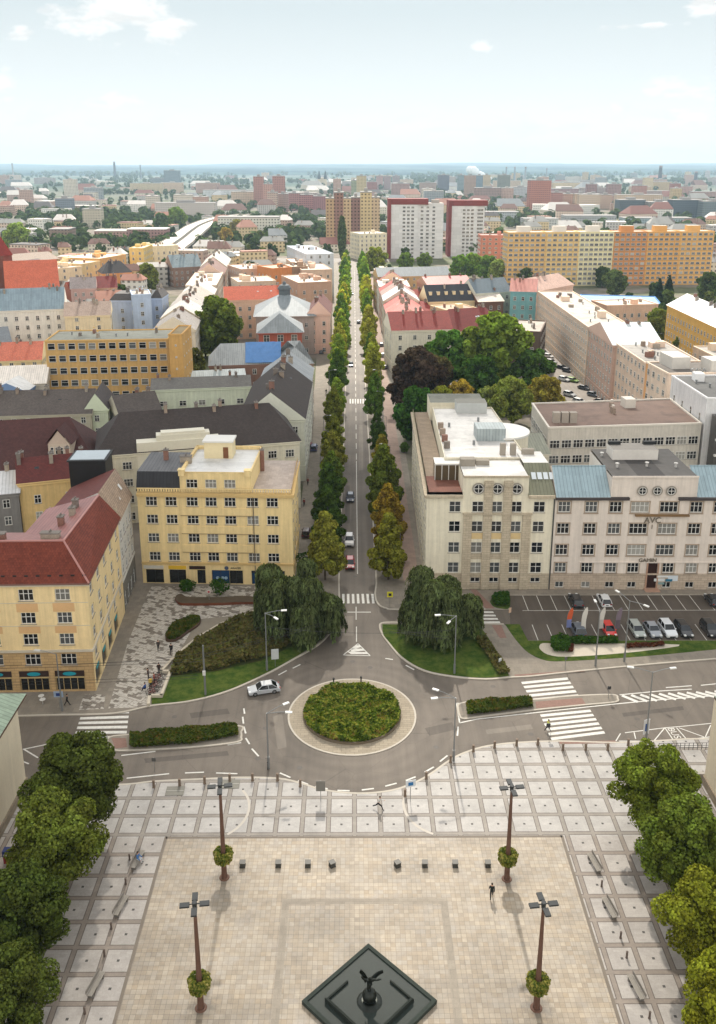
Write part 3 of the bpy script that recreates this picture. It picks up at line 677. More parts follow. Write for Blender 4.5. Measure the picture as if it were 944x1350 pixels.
# red pads of tactile paving
for pp in (((706, 926), (767, 921), (772, 929), (707, 935)), ((147, 974), (166, 974), (168, 986), (152, 988)), ((620, 778), (628, 778), (652, 803), (640, 803)), ((737, 978.5), (811, 977.5), (813, 981), (738, 982)), ((648, 825), (661, 825), (668, 842), (659, 842)), ((678, 890.5), (770, 884), (771, 886), (679, 892.5))):
    sheet('tactile_paving', ccw(P_(*pp)), .134 if pp[0][0] not in (706, 147) else .128, PAVE_RED)
# --- traffic islands
def island(pts, n=4):
    l = smooth_line(P_(*pts), n)[:-1]; sheet('traffic_island', ccw(l), .12, PAVE, -.03, KERBM); l = ccw(l); kerb(l+[l[0]], w=.25, z1=.13)
island(((604, 936), (607, 928), (640, 924.5), (706, 923), (745, 919), (790, 916.5), (811, 917), (814, 921), (811, 926), (769, 930), (706, 936.5), (640, 944.5), (612, 948), (606, 944), (604, 936)))
island(((318, 966), (314, 957.5), (240, 963), (172, 969), (146, 972), (142, 980), (150, 989), (172, 990), (250, 986), (312, 979), (318, 972), (318, 966)))
# --- painted markings, children of the road
mk = lambda b, name: b.build(name, MARK, road)
def quad(b, p, z=.005): b.face([(q[0], q[1], z) for q in ccw(P_(*p))])
def zebra(name, c, n, frac=.52):
    """c: four photo corners a,b (near the first stripe) and d,c (last); stripes run a->b"""
    a, b_, c_, d = [Vector(q) for q in P_(*c)]
    for i in range(n):
        m_ = MB(); t0 = i/(n-1+frac); t1 = t0+frac/(n-1+frac)
        q = [a.lerp(d, t0), b_.lerp(c_, t0), b_.lerp(c_, t1), a.lerp(d, t1)]
        m_.face([(v[0], v[1], .005) for v in ccw([tuple(v) for v in q])]); mk(m_, 'crosswalk_stripe')
zebra('crosswalk', ((108, 939.5), (170.5, 937), (166, 974), (97, 974)), 6)
zebra('crosswalk', ((687, 899), (748, 893), (764, 918.5), (701, 924.5)), 5, .55)
zebra('crosswalk', ((712, 942), (778, 935.5), (798, 967), (727, 976)), 6, .55)
zebra('crosswalk', ((451, 783), (451, 795.5), (494, 795.5), (492.5, 783)), 7, .5)
zebra('crosswalk', ((622, 806), (650, 806), (660, 821.5), (629, 821.5)), 4, .5)
zebra('crosswalk', ((461, 526), (461, 532), (483, 532), (483, 526)), 7, .5)
b = MB()
for y0 in range(150, 640, 1):
    if 272 < y0 < 280: continue
    if y0 % 9 < 5 or y0 < 215: b.face([(AX-.07, y0, .005), (AX+.07, y0, .005), (AX+.07, y0+1, .005), (AX-.07, y0+1, .005)])
for p in ((469.5, 800, 817), (470, 826, 846)):
    x0, y0 = at(p[0], p[1]); x1, y1 = at(p[0], p[2]); strip(b, [(x0, y0), (x1, y1)], .14, .005)
mk(b, 'lane_line')
b = MB(); strip(b, P_((458, 807), (489, 807)), .25, .005); mk(b, 'stop_line')
b = MB(); A_, B_, C_ = [Vector(p) for p in P_((472, 848.5), (452.5, 863.5), (488, 864.5))]
for p, q in ((A_, B_), (B_, C_), (C_, A_)): strip(b, [tuple(p), tuple(q)], .16, .005)
for k in range(1, 7, 2):
    t = k/7; u = (k+1)/7; q = [A_.lerp(C_, t), A_.lerp(C_, u), B_.lerp(C_, max(0, u-.25)).lerp(A_.lerp(B_, u), .6), A_.lerp(B_, t)]
    b.face([(v[0], v[1], .0085) for v in ccw([tuple(v) for v in q])])
mk(b, 'hatched_triangle')
def seg(b, p, q, w=.16): strip(b, P_(p, q), w, .005)
b = MB()
for p, q in (((369, 1019), (383, 1025)), ((393, 1029), (406, 1034)), ((416, 1036.5), (432, 1040)), ((445, 1042), (461, 1042.5)), ((477, 1041.5), (493, 1039.5)), ((508, 1036.5), (523, 1032.5)), ((535, 1029), (548, 1024)), ((560, 1018), (572, 1011)), ((580, 1004), (590, 996)),
             ((332, 987), (341, 997)), ((324, 973), (329, 981)), ((321.5, 958), (324, 967)), ((320, 945), (321, 954)), ((321.5, 934), (322.5, 941)), ((604, 958), (603, 970)),
             ((367, 890), (378, 884)), ((386, 881), (396, 876)), ((535, 877), (546, 883)), ((508, 868), (518, 869.5))): seg(b, p, q, .22)
mk(b, 'dashed_line')
b = MB()
for l in (((629, 929.5), (602, 927)), ((602, 927), (606, 953)), ((606, 953), (629, 948), (706, 939.5), (770, 932.5), (812, 928), (870, 922.5), (944, 917)), ((817, 916), (870, 911), (912, 908.5)), ((878, 906.5), (912, 904)), ((924, 903.5), (944, 901.5)),
          ((167, 1026), (195, 1023), (223, 1020)), ((244, 1019), (269, 1018)), ((285, 1019), (313, 1020)), ((160, 996), (205, 990.5)), ((300, 982), (318, 979)), ((30, 988), (68, 980)), ((32, 988), (50, 999)), ((28, 1003), (38, 1007))): strip(b, P_(*l), .2, .0052)
mk(b, 'edge_line')
b = MB()      # hatched median right of the crossing
for k in range(11):
    x = 820+k*12.2; seg(b, (x, 916.8-k*.55), (x+21+k*.4, 925.5-k*.85), .55)
mk(b, 'hatched_median')
b = MB()      # bus bay
for l in (((824, 966), (877, 959.5), (900, 957.5), (944, 953)), ((862, 977), (876, 960)), ((877, 960), (888, 976)), ((892, 959.5), (905.5, 975)), ((895, 959.5), (928, 971.5)), ((930, 971.5), (937, 956)), ((816, 977), (862, 977), (888, 976.5), (906, 975), (940, 971)), ((836, 965.5), (838, 974)), ((818, 967), (812, 977))): strip(b, P_(*l), .14, .0056)
mk(b, 'bus_bay_line')
bp0 = at(890.5, 967.5)
text_obj('BUS', 1.35, MARK, road, (bp0[0]-.55, bp0[1]+.1, .006), (0, 0, R(-82)), 'bus_lettering', 0.0)
# car park bays
b = MB(); sA = [at(689+18.33*k, 785.5) for k in range(-1, 16)]
y0, y1 = at(700, 785.3)[1], at(700, 805)[1]; y2, y3 = at(700, 823.5)[1], at(700, 844.6)[1]; BAYW = (at(744, 785.5)[0]-at(689, 785.5)[0])/3
bx0 = at(689, 785.5)[0]
for k in range(0, 15): strip(b, [(bx0+k*BAYW, y0), (bx0+k*BAYW, y1)], .1, .011); strip(b, [(bx0+k*BAYW-.3, y2), (bx0+k*BAYW-.3, y3)], .1, .011)
strip(b, [(bx0-1, y1), (bx0+15*BAYW, y1)], .1, .011)
mk(b, 'parking_bay_line')

# repairs and manholes in the carriageway
DPATCH = asphalt_mat('asphalt_repair', lin((88, 80, 72))); LPATCH = asphalt_mat('asphalt_old', lin((122, 113, 102)))
for i, (pp, m_) in enumerate(((((455, 812), (466, 812), (466, 838), (454, 838)), LPATCH), (((250, 940), (300, 934), (303, 941), (252, 947)), DPATCH), (((560, 960), (596, 952), (600, 962), (566, 970)), DPATCH), (((455, 640), (461, 640), (461, 690), (455, 690)), DPATCH), (((640, 962), (700, 955), (703, 961), (642, 968)), LPATCH), (((360, 945), (372, 940), (378, 985), (366, 988)), LPATCH), (((473, 560), (478, 560), (479, 620), (473, 620)), LPATCH), (((820, 940), (900, 931), (902, 936), (822, 945)), DPATCH), (((190, 1000), (300, 990), (302, 996), (192, 1006)), DPATCH))):
    b = MB(); b.face([(q[0], q[1], .0035) for q in ccw(P_(*pp))]); b.build('asphalt_patch', m_, road)
for px, py in ((488, 880), (350, 960), (340, 1000), (575, 985), (465, 872), (395, 1012), (650, 905), (230, 945), (468, 760), (474, 705), (700, 968), (840, 948)):
    x, y = at(px, py); b = MB(); b.face([(x+.38*math.cos(t), y+.38*math.sin(t), .0068) for t in [k*math.pi/8 for k in range(16)]]); b.build('manhole_cover', mat((92, 84, 76), .6, .15, 3.), road)
# ------------------------------------------------------------------ the four near blocks and the wings of the town hall
def zat(px, py, Y): return atY(px, py, Y)[1]
def col_u(P, px, py, Y): return atY(px, py, Y)[0]-P[0]
def holes_of(wl): return [(u-w/2, u+w/2, z, z+h) for u, z, w, h, nx in wl]
# ---- yellow corner house with the red hipped roof (left)
b = Bld('corner_house', 'yellow corner house with a dark red hipped roof and turquoise oval shop signs', 'building', None, (-48, 120)); YEL = mat((234, 205, 148), .88, .1, .2, streak=.2); YEL2 = mat((212, 166, 112), .88, .08, .3); OCH = mat((196, 160, 108), .88, .1, .3, 'stone', streak=.1)
A, Bc, Cc, D = (-62., 111.5), (-37.1, 112.1), (-38.7, 135.4), (-62., 135.4); EZ = 17.4
wl = []; rowz = [zat(20, y, 111.9) for y in (785, 815.5, 843.5)]
cols = [col_u(A, px, 785, 111.9) for px in (-16, 34, 82)]+[]
for zc in rowz:
    for u in cols: wl.append((u, zc-.85, 2.05, 1.75, 3))
gz = zat(20, 870, 111.9); wl2 = [(u, gz-.85, 2.2, 1.75, 3) for u in cols]
sh = [(u-2.2, u+2.0, .35, 3.5) for u in cols]
mb = MB(); facade(mb, A, Bc, zat(20, 858, 111.9), EZ, holes_of(wl), 0); facade(mb, A, Bc, -.05, zat(20, 858, 111.9), holes_of(wl2)+sh, 1, .3)
sw = []; Ls = (Vector(Cc)-Vector(Bc)).length; su = [Ls*(k+.5)/5 for k in range(5)]
for zc in rowz+[gz]:
    for u in su: sw.append((u, zc-.85, 1.7, 1.75, 2))
ssh = [(u-1.7, u+1.7, .35, 3.4) for u in su[:4]]
facade(mb, Bc, Cc, zat(20, 858, 111.9), EZ, holes_of([q for q in sw if q[1] > 6]), 0); facade(mb, Bc, Cc, -.05, zat(20, 858, 111.9), holes_of([q for q in sw if q[1] <= 6])+ssh, 0, .3)
facade(mb, Cc, (-49.5, 135.4), -.05, 19, [], 2); facade(mb, (-49.5, 135.4), (-49.5, 124.), -.05, 19.4, [], 2); facade(mb, (-49.5, 124.), (-62, 124.), -.05, 19.4, [], 2)
b.part(mb, 'wall', [YEL, OCH, mat((206, 190, 160), .9, .12)])
for u, z, w, h, nx in wl+wl2: b.win(A, Bc, u, z, w, h, nx, 'near', .14)
for u, z, w, h, nx in sw: b.win(Bc, Cc, u, z, w, h, nx, 'near', .14)
pn = MB()      # orange render panels between the storeys
dF = (Vector(Bc)-Vector(A)).normalized()
for u in cols:
    for za, zb in ((rowz[1]+1.0, rowz[0]-1.15), (rowz[2]+1.0, rowz[1]-1.15)):
        p0 = Vector(A)+dF*(u-1.5); p1 = Vector(A)+dF*(u+1.5); pn = MB(); band(pn, p0, p1, za, zb, .012); b.part(pn, 'render_panel', [YEL2])
cm = MB(); band(cm, A, Bc, EZ-.55, EZ-.05, .35, 0, 0, .35); band(cm, Bc, Cc, EZ-.55, EZ-.05, .35); zz = zat(20, 858, 111.9); band(cm, A, Bc, zz-.2, zz+.15, .22, 0, 0, .2); band(cm, Bc, Cc, zz-.2, zz+.15, .22)
for z in (rowz[0]-1.15, rowz[1]-1.15): band(cm, A, Bc, z-.06, z+.02, .05)
b.part(cm, 'cornice', [mat((196, 184, 162), .85, .1)])
for u0, u1, za, zb in sh:
    s = MB(); p = Vector(A)+dF*((u0+u1)/2); n = Vector((dF.y, -dF.x)); w = u1-u0; an = math.atan2(dF.y, dF.x)
    q = p-n*.22; s.box((q.x, q.y, za), (w-.1, .06, zb-za-.9), an, 0)
    q = p-n*.1; s.box((q.x, q.y, zb-.9), (w-.06, .3, .88), an, 1); s.box((q.x, q.y, zb-1.15), (w-.06, .34, .22), an, 2)
    for k in range(5): q = p-n*.17+dF*(-w/2+.1+k*(w-.2)/4); s.box((q.x, q.y, za), (.08, .1, zb-za-1.1), an, 2)
    so = b.part(s, 'shopfront', [DARKGL(), mat((58, 40, 34), .6, .1), mat((186, 160, 108), .7, .1)])
    ov = MB(); c = p+n*.09; ov.face([(c.x+dF.x*.95*math.cos(t), c.y+dF.y*.95*math.cos(t), zb-.46+.32*math.sin(t)) for t in [k*math.pi/12 for k in range(24)]])
    ov.build('shop_sign', mat((24, 152, 172), .5, .05), so)
dS = (Vector(Cc)-Vector(Bc)).normalized(); nS = Vector((dS.y, -dS.x))
for u0, u1, za, zb in ssh:
    s = MB(); p = Vector(Bc)+dS*((u0+u1)/2); an = math.atan2(dS.y, dS.x); q = p-nS*.22; s.box((q.x, q.y, za), (u1-u0-.1, .06, 2.3), an, 0); s.box((q.x, q.y, za+2.35), (u1-u0-.1, .12, .6), an, 1)
    so = b.part(s, 'shopfront', [DARKGL(), mat((150, 112, 60), .7, .1)])
    sg = MB(); q = p+nS*.02-dS*.2; sg.box((q.x, q.y, za+2.45), (1.5, .1, .45), an); sg.build('shop_sign', mat((40, 150, 160), .5, .05), so)
RED = mat((122, 54, 38), .75, .25, .3, 'tile', spec=.2); RED2 = mat((150, 96, 90), .5, .14, .3, 'seam', spec=.4)  # RED2: low inner slopes, paler pink with the sunlit look in the colour
rz = 22.; r1 = (-40.9, 115.6, rz); r2 = (-40.9, 133.6, rz); r0 = (-62, 115.2, rz); e = .5
rb = MB(); ea = (-62, 111., EZ); ec = (-36.55, 111.55, EZ); ed = (-38.15, 135.3, EZ)
rb.face([ea, ec, r1, r0], 0); rb.face([ec, ed, r2, r1], 0)
rb.face([r0, r1, (-49.5, 124., 19.6), (-62, 124., 19.6)], 1); rb.face([r1, r2, (-49.5, 133.6, 19.6), (-49.5, 124., 19.6)], 1)
rb.face([r2, ed, (-49.5, 135.4, 17.0), (-49.5, 133.6, 19.6)], 2)
for a, c in ((ea, ec), (ec, ed)): rb.face([(a[0], a[1], EZ-.25), (c[0], c[1], EZ-.25), c, a], 2)
ro = b.part(rb, 'roof', [RED, RED2, mat((120, 84, 74), .8, .1)])
rg = MB(); rg.tube(r0, r1, .16, n=6); rg.tube(r1, r2, .16, n=6); rg.tube(ec, r1, .15, n=6); rg.build('ridge', mat((176, 120, 112), .6, .1), ro)
for x, y in ((-43.3, 117.4), (-51, 117.2)): chimney(b, ro, x, y, 21.3, 1.1, 2.6, .9)
for x, y in ((-43.6, 123), (-43, 126.5), (-43.5, 129.8)): chimney(b, ro, x, y, 21.3, 1.3, .8, .9)
for k in range(16): sg = MB(); t = (k+.5)/16; sg.box((ea[0]+(ec[0]-ea[0])*t, ea[1]+(ec[1]-ea[1])*t+.7, EZ+.75), (.5, .06, .22)); sg.build('snow_guard', DARK(), ro)
b.finish()
# ---- grey-white house with the tan tiled roof
b = Bld('town_house', 'narrow grey and white house with a tan tiled roof between the two yellow houses', 'building', None, (-45, 141)); W1 = mat((206, 202, 194), .88, .12, .3, streak=.2); W2 = mat((120, 116, 108), .9, .15, .5, 'stone', streak=.2)
A, Bc = (-38.75, 135.5), (-39.6, 147.5); mb = MB(); wl = []; L = (Vector(Bc)-Vector(A)).length
for zc in (13.4, 10.2, 7.2):
    for u in (1.8, 4.7, 7.6, 10.4): wl.append((u, zc-.85, 1.5, 1.75, 2))
lo = [(u-.9, u+.9, .4, 3.2) for u in (1.8, 4.7, 7.6, 10.4)]
facade(mb, A, Bc, 5.6, 16.6, holes_of(wl), 0); facade(mb, A, Bc, -.05, 5.6, lo, 1, .35); facade(mb, (-50, 147.5), (-50, 135.5), -.05, 16, [], 0); facade(mb, Bc, (-50, 147.5), -.05, 16, [], 0); facade(mb, (-50, 135.5), A, -.05, 16.6, [], 0)
b.part(mb, 'wall', [W1, W2])
for u, z, w, h, nx in wl: b.win(A, Bc, u, z, w, h, nx, 'near', .14)
for h in lo: b.win(A, Bc, (h[0]+h[1])/2, h[2], 1.8, 2.8, 2, 'near', .2, 'd')
cm = MB(); band(cm, A, Bc, 16, 16.5, .3); band(cm, A, Bc, 5.5, 5.8, .12); b.part(cm, 'cornice', [W1])
rb = MB(); e0, e1 = (-38.3, 135.4, 16.6), (-39.2, 147.6, 16.6); q0, q1 = (-41.6, 135.4, 21.6), (-41.9, 147.6, 21.6)
rb.face([e0, e1, q1, q0], 0); rb.face([q0, q1, (-50, 147.6, 18), (-50, 135.4, 18)], 1); rb.face([e1, (-50, 147.6, 16), (-50, 147.6, 18), q1], 2); rb.face([(-50, 135.4, 16), e0, q0, (-50, 135.4, 18)], 2)
ro = b.part(rb, 'roof', [mat((168, 142, 118), .8, .14, .6, 'tile'), mat((112, 50, 42), .7, .15, .3, 'tile'), W1])
for y, t in ((138, .35), (141, .4), (144, .55)):
    s = MB(); x = -38.6-3*t-.1; z = 16.6+5*t+.12; s.face([(x+.3, y-.4, z-.45), (x+.3, y+.4, z-.45), (x-.3, y+.4, z+.5), (x-.3, y-.4, z+.5)]); s.build('skylight', WHITE(), ro)
b.finish()
# ---- black glass-roofed lift head and red courtyard wing
building('low yellow courtyard house with a maroon roof behind the red hipped roof', (24, 637), (112, 628), 15.5, 11, 'gable', 3.2, (224, 188, 120), (104, 42, 36), hip=0, rkind='tile', name='courtyard_house', fh=3.4, sp=4., chim=4)
building('grey courtyard house with a pale metal roof at the left edge of the picture', (-40, 655), (24, 649), 14, 12, 'gable', 2.5, (128, 124, 120), (196, 196, 196), rkind='seam', name='courtyard_house', fh=3.4, sp=3.4, chim=1)
lt = at(118, 640, 17.5); b = Bld('roof_pavilion', 'black metal clad roof pavilion with a pale glass top standing on the maroon roof', 'pavilion', None, lt)
mb = MB(); mb.box((lt[0], lt[1]+2, 15.5), (6.4, 5.6, 6.8), .05); b.part(mb, 'wall', [mat((34, 32, 32), .5, .15, .5, 'plank')])
mb = MB(); mb.box((lt[0], lt[1]+2, 22.3), (6.9, 6.1, .25), .05); mb.box((lt[0], lt[1]+2, 22.55), (6.0, 5.2, .1), .05, 1); b.part(mb, 'roof', [DARK(), mat((160, 172, 178), .25, .08)]); b.finish()
# ---- big yellow house with shops
YB = 145.9; A, Bc = (-38.1, 146.3), (-10.85, 145.3); dF = (Vector(Bc)-Vector(A)).normalized(); nF = Vector((dF.y, -dF.x)); anF = math.atan2(dF.y, dF.x)
b = Bld('yellow_house', 'large yellow five storey house with white roof terraces and shops facing the small square', 'building', None, (-25, 154))
YW = mat((236, 207, 144), .88, .1, .2, streak=.2); YD = mat((206, 172, 108), .88, .1, .3)
zr = [zat(280, y, YB) for y in (662, 685.5, 710, 734.5)]; up = lambda px, py=690: (Vector(atY(px, py, YB)[0:1]+(YB,))-Vector(A)).dot(dF)
cu = [up(px, 685) for px in (200.5, 226.5, 254.5, 279.5, 304.5, 334, 360)]
wl = [(u, z-.8, 2.0, 1.7, 3) for u in cu for z in zr]
shops = [(up(199)-1.6, up(199)+1.6), (up(230)-1.5, up(230)+1.5), (up(262)-.75, up(262)+.75), (up(288)-1.6, up(288)+1.6), (up(309)-1.2, up(309)+1.2), (up(352)-3., up(352)+3.)]
sh = [(a, c, .15, 2.85) for a, c in shops]; Z1 = zr[3]-1.25; ZC = 17.5
mb = MB(); facade(mb, A, Bc, Z1, ZC, holes_of(wl), 0); facade(mb, A, Bc, -.05, Z1, sh, 0, .3)
E2 = (-10.9, 163.4); LE = (Vector(E2)-Vector(Bc)).length; ew = [(u, z-.8, 1.8, 1.7, 3) for u in (2.6, 6.6, 10.8, 15) for z in zr]; esh = [(u-1.4, u+1.4, .2, 2.8) for u in (3, 8.5, 14)]
facade(mb, Bc, E2, Z1, ZC, holes_of(ew), 0); facade(mb, Bc, E2, -.05, Z1, esh, 0, .3); facade(mb, E2, (-37, 163.4), -.05, ZC, [], 0); facade(mb, (-37, 163.4), A, -.05, ZC, [], 0)
# attic storey over the middle
a0, a1 = up(236, 640), up(331, 640); PA = Vector(A)+dF*a0-nF*.5; PB = Vector(A)+dF*a1-nF*.5; zt = 21.0; ZA = zat(280, 637.5, YB+.5)
aw = [((Vector(A)+dF*u-PA).dot(dF), ZA-.85, 2.0, 1.6, 3) for u in cu[2:5]]
facade(mb, PA, PB, ZC-.1, zt, holes_of(aw), 0); back = lambda p, d: (p.x-nF.x*d, p.y-nF.y*d); facade(mb, PB, back(PB, 15), ZC-.1, zt, [], 0); facade(mb, back(PA, 15), PA, ZC-.1, zt, [], 0); facade(mb, back(PB, 15), back(PA, 15), ZC-.1, zt, [], 0)
b.part(mb, 'wall', [YW])
for u, z, w, h, nx in wl: b.win(A, Bc, u, z, w, h, nx, 'near', .14)
for u, z, w, h, nx in ew: b.win(Bc, E2, u, z, w, h, nx, 'near', .14)
for u, z, w, h, nx in aw: b.win(PA, PB, u, z, w, h, nx, 'near', .14)
cm = MB(); band(cm, A, Bc, ZC-.5, ZC+.02, .45, 0, 0, .4); band(cm, Bc, E2, ZC-.5, ZC+.02, .45); band(cm, A, Bc, Z1-.15, Z1+.2, .2, 0, 0, .2); band(cm, Bc, E2, Z1-.15, Z1+.2, .2)
for i in range(3): z = (zr[i]+zr[i+1])/2; band(cm, Vector(A)+dF*a0, Vector(A)+dF*a1, z-.75, z+.6, .12, 1); band(cm, Vector(A)+dF*a0, Vector(A)+dF*a1, z-.85, z-.75, .18, 2)
b.part(cm, 'cornice', [YD, YW, mat((150, 128, 92), .85, .1)])
bl = MB()      # parapet with small openings in front of the attic
band(bl, A, Bc, ZC+.02, ZC+.3, -.02); band(bl, A, Bc, ZC+.75, ZC+.95, .05)
n = 60
for k in range(n): p = Vector(A)+dF*(Vector(Bc)-Vector(A)).length*(k+.5)/n-nF*.12; bl.box((p.x, p.y, ZC+.3), (.3, .2, .46), anF)
band(bl, Bc, E2, ZC+.02, ZC+.95, -.02)
b.part(bl, 'parapet', [YW])
rb = MB(); rb.face([(*back(PA, .3), zt-.3), (*back(PB, .3), zt-.3), (*back(PB, 14.7), zt-.3), (*back(PA, 14.7), zt-.3)], 0)
for p, q in ((PA, PB), (PB, Vector(back(PB, 15))), (Vector(back(PB, 15)), Vector(back(PA, 15))), (Vector(back(PA, 15)), PA)): band(rb, p, q, zt-.3, zt+.25, -.3, 2); band(rb, p, q, zt+.25, zt+.36, .06, 2)
Q = lambda u, d, z: (*(Vector(A)+dF*u-nF*d), z)
LF = (Vector(Bc)-Vector(A)).length
rb.face([Q(a1, .35, ZC+.12), Q(LF-.35, .35, ZC+.12), Q(LF-.35, 18, ZC+.12), Q(a1, 18, ZC+.12)], 1)
ro = b.part(rb, 'roof', [mat((206, 205, 202), .5, .1, .2, 'flat', spec=.4), mat((176, 160, 148), .8, .2, .3, 'slab'), YW])
ms = MB(); ms.face([Q(-.3, .55, ZC+.05), Q(a0, .55, ZC+.05), Q(a0, 2.0, zt-.2), Q(-.3, 2.0, zt-.2)], 0); ms.face([Q(-.3, 2.0, zt-.2), Q(a0, 2.0, zt-.2), Q(a0, 12, zt+.1), Q(-.3, 12, zt+.1)], 1); ms.face([Q(-.3, .55, ZC), Q(-.3, 2., zt-.2), Q(-.3, 12, zt+.1), Q(-.3, 12, ZC)][::-1], 1); ms.face([Q(-.3, 12, ZC), Q(-.3, 12, zt+.1), Q(a0, 12, zt+.1), Q(a0, 12, ZC)][::-1], 1)
b.part(ms, 'mansard_roof', [mat((44, 44, 48), .6, .15, .4, 'seam'), mat((98, 98, 100), .7, .12, .3, 'seam')])
pw = MB(); pw.box(Q(a0+5.2, 11.5, zt-.3), (5.2, 3.6, 3.1), anF); pt_ = MB(); pt_.box(Q(a0+5.2, 11.5, zt+2.8), (5.7, 4.1, .3), anF)
h_ = b.part(pw, 'stair_head', [mat((222, 204, 160), .88, .08)]); pt_.build('roof', WHITE(), h_); dr = MB(); dr.box(Q(a0+6.6, 9.68, zt-.2), (.95, .1, 2.1), anF); dr.build('door', mat((120, 72, 40), .6, .1), h_)
for u in (a0+.5, a1-.5):
    x = MB(); x.box(Q(u, .2, zt-.2), (1.0, 1.0, 1.0), anF); x.box(Q(u, .2, zt+.8), (1.2, 1.2, .15), anF); b.part(x, 'pier', [YW])
chimney(b, ro, *Q(3.5, 8, 0)[:2], zt+.2, 1.6, .8, .8); chimney(b, ro, *Q(a0-.2, 7, 0)[:2], zt, 1., 2., 1.); chimney(b, ro, *Q(a1+.4, 12, 0)[:2], ZC, 4.2, .7, .7)
rl = MB(); rl.tube(Q(a0+1.1, .6, ZC), Q(a0+1.1, .6, .2), .07, n=6); rl.tube(Q(a1+.3, -.12, ZC), Q(a1+.3, -.12, .2), .07, n=6); b.part(rl, 'downpipe', [mat((110, 96, 76), .6, .1)])
for i, (u0, u1, za, zb) in enumerate(sh):
    s = MB(); q = Vector(A)+dF*((u0+u1)/2)-nF*.24; w = u1-u0; s.box((q.x, q.y, za), (w-.06, .06, zb-za-.05), anF, 0)
    k = max(2, int(w/1.3))
    for j in range(k+1): p = Vector(A)+dF*(u0+.05+(w-.1)*j/k)-nF*.19; s.box((p.x, p.y, za), (.07, .1, zb-za), anF, 1)
    blue = i in (3, 5); so = b.part(s, 'shopfront' if i != 2 else 'door', [mat((26, 66, 112), .25, .12) if blue else DARKGL(), DARK()])
    if blue:
        for j, (uu, rr) in enumerate(((.2, .62), (1.3, .5), (2.2, .45)) if i == 5 else ((-.6, .3), (.3, .3), (.9, .3))):
            dsk = MB(); c = Vector(A)+dF*((u0+u1)/2+uu)-nF*.19
            dsk.face([(c.x+dF.x*rr*math.cos(t), c.y+dF.y*rr*math.cos(t), 1.25+rr*math.sin(t)) for t in [k_*math.pi/10 for k_ in range(20)]]); dsk.build('window_sticker', mat((150, 180, 200), .5, .2), so)
        if i == 5:
            dsk = MB(); p = Vector(A)+dF*((u0+u1)/2)-nF*.05; dsk.box((p.x, p.y, zb-.42), (w, .12, .4), anF); dsk.build('fascia', mat((30, 36, 48), .5, .1), so)
for (uu, w, c) in ((up(198), 3.6, (206, 200, 186)), (up(230), 3.2, (226, 178, 30)), (up(257), 2.9, (52, 30, 22))):
    s = MB(); p = Vector(A)+dF*uu+nF*.06; s.box((p.x, p.y, 3.0), (w, .1, .62), anF); b.part(s, 'shop_sign', [mat(c, .5, .06)])
p = Vector(A)+dF*up(306)+nF*.05; s = MB(); s.face([(p.x+dF.x*.38*math.cos(t)-dF.x*1.3, p.y+dF.y*.38*math.cos(t)-dF.y*1.3, 3.3+.38*math.sin(t)) for t in [k*math.pi/10 for k in range(20)]]); b.part(s, 'shop_emblem', [mat((70, 82, 110), .4, .1)])
text_obj('ARAVER', .52, DARK(), b.e, (p.x+.35, p.y, 3.12), (R(90), 0, anF), 'shop_lettering')
b.finish()
# ---- cream house on the right corner of the avenue
YC = 143.8; A, Bc = (12.65, 144.), (34.75, 143.7); dF = (Vector(Bc)-Vector(A)).normalized(); nF = Vector((dF.y, -dF.x)); anF = 0.
b = Bld('cream_house', 'cream corner house with stone pilasters, three round attic windows and white roof terraces', 'building', None, (24, 160))
CW = mat((226, 216, 190), .88, .1, .2, streak=.2); CS = mat((190, 174, 148), .88, .12, .6, 'stone', streak=.12); CY = mat((214, 184, 128), .88, .08)
zr = [zat(640, y, YC) for y in (668.5, 694.5, 722, 748.5)]; up = lambda px, py=690: atY(px, py, YC)[0]-A[0]
cu = [up(600, 668.5), up(630, 668.5), up(655, 668.5), up(680.5, 668.5), up(711, 668.5)]
wl = [(u, z-1.0, 1.95, 2.0, 2) for u in cu for z in zr]; bw = [(u, 1.35, 1.7, .9, 2) for u in cu]
ZC = zat(640, 653, YC); ZP = zat(640, 757, YC); LF = (Vector(Bc)-Vector(A)).length
mb = MB(); facade(mb, A, Bc, ZP, ZC, holes_of(wl), 0); facade(mb, A, Bc, -.05, ZP, holes_of(bw), 1)
NW = (13.6, 197.); Lw = (Vector(NW)-Vector(A)).length; ww = [(u, z-1.0, 1.8, 2.0, 2) for u in [2.5+3.55*k for k in range(15)] for z in zr]
facade(mb, NW, A, -.05, ZC, holes_of([(Lw-q[0],)+q[1:] for q in ww]), 0)
NE = (34.75, 172.); facade(mb, Bc, (34.75, 168), -.05, ZC, [], 0); facade(mb, (30.5, 197), NW, -.05, ZC, [], 0); facade(mb, (34.75, 168), (30.5, 197), -.05, ZC, [], 0)
# attic front with round windows
x0, x1 = atY(611, 640, YC)[0], atY(697.5, 640, YC)[0]; ZT = zat(650, 629.5, YC); facade(mb, (x0, YC+.1), (x1, YC+.1), ZC-.05, ZT, []); facade(mb, (x1, YC+.1), (x1, YC+9), ZC-.05, ZT, []); facade(mb, (x0, YC+9), (x0, YC+.1), ZC-.05, ZT, []); facade(mb, (x1, YC+9), (x0, YC+9), ZC-.05, ZT, [])
b.part(mb, 'wall', [CW, CS])
for u, z, w, h, nx in wl: b.win(A, Bc, u, z, w, h, nx, 'near', .14)
for u, z, w, h, nx in bw: b.win(A, Bc, u, z, w, h, nx, 'near', .14, 'd')
for u, z, w, h, nx in ww: b.win(NW, A, Lw-u, z, w, h, nx, 'near', .14)
for px in (631, 656, 681.5): b.win(A, Bc, atY(px, 643, YC)[0]-A[0], zat(px, 643.5, YC)-.95, 0, 0, 0, 'round', -.12+.0, rnd=.85)
pl = MB()      # stone pilasters and the framed middle of the front
for k in range(3): pass
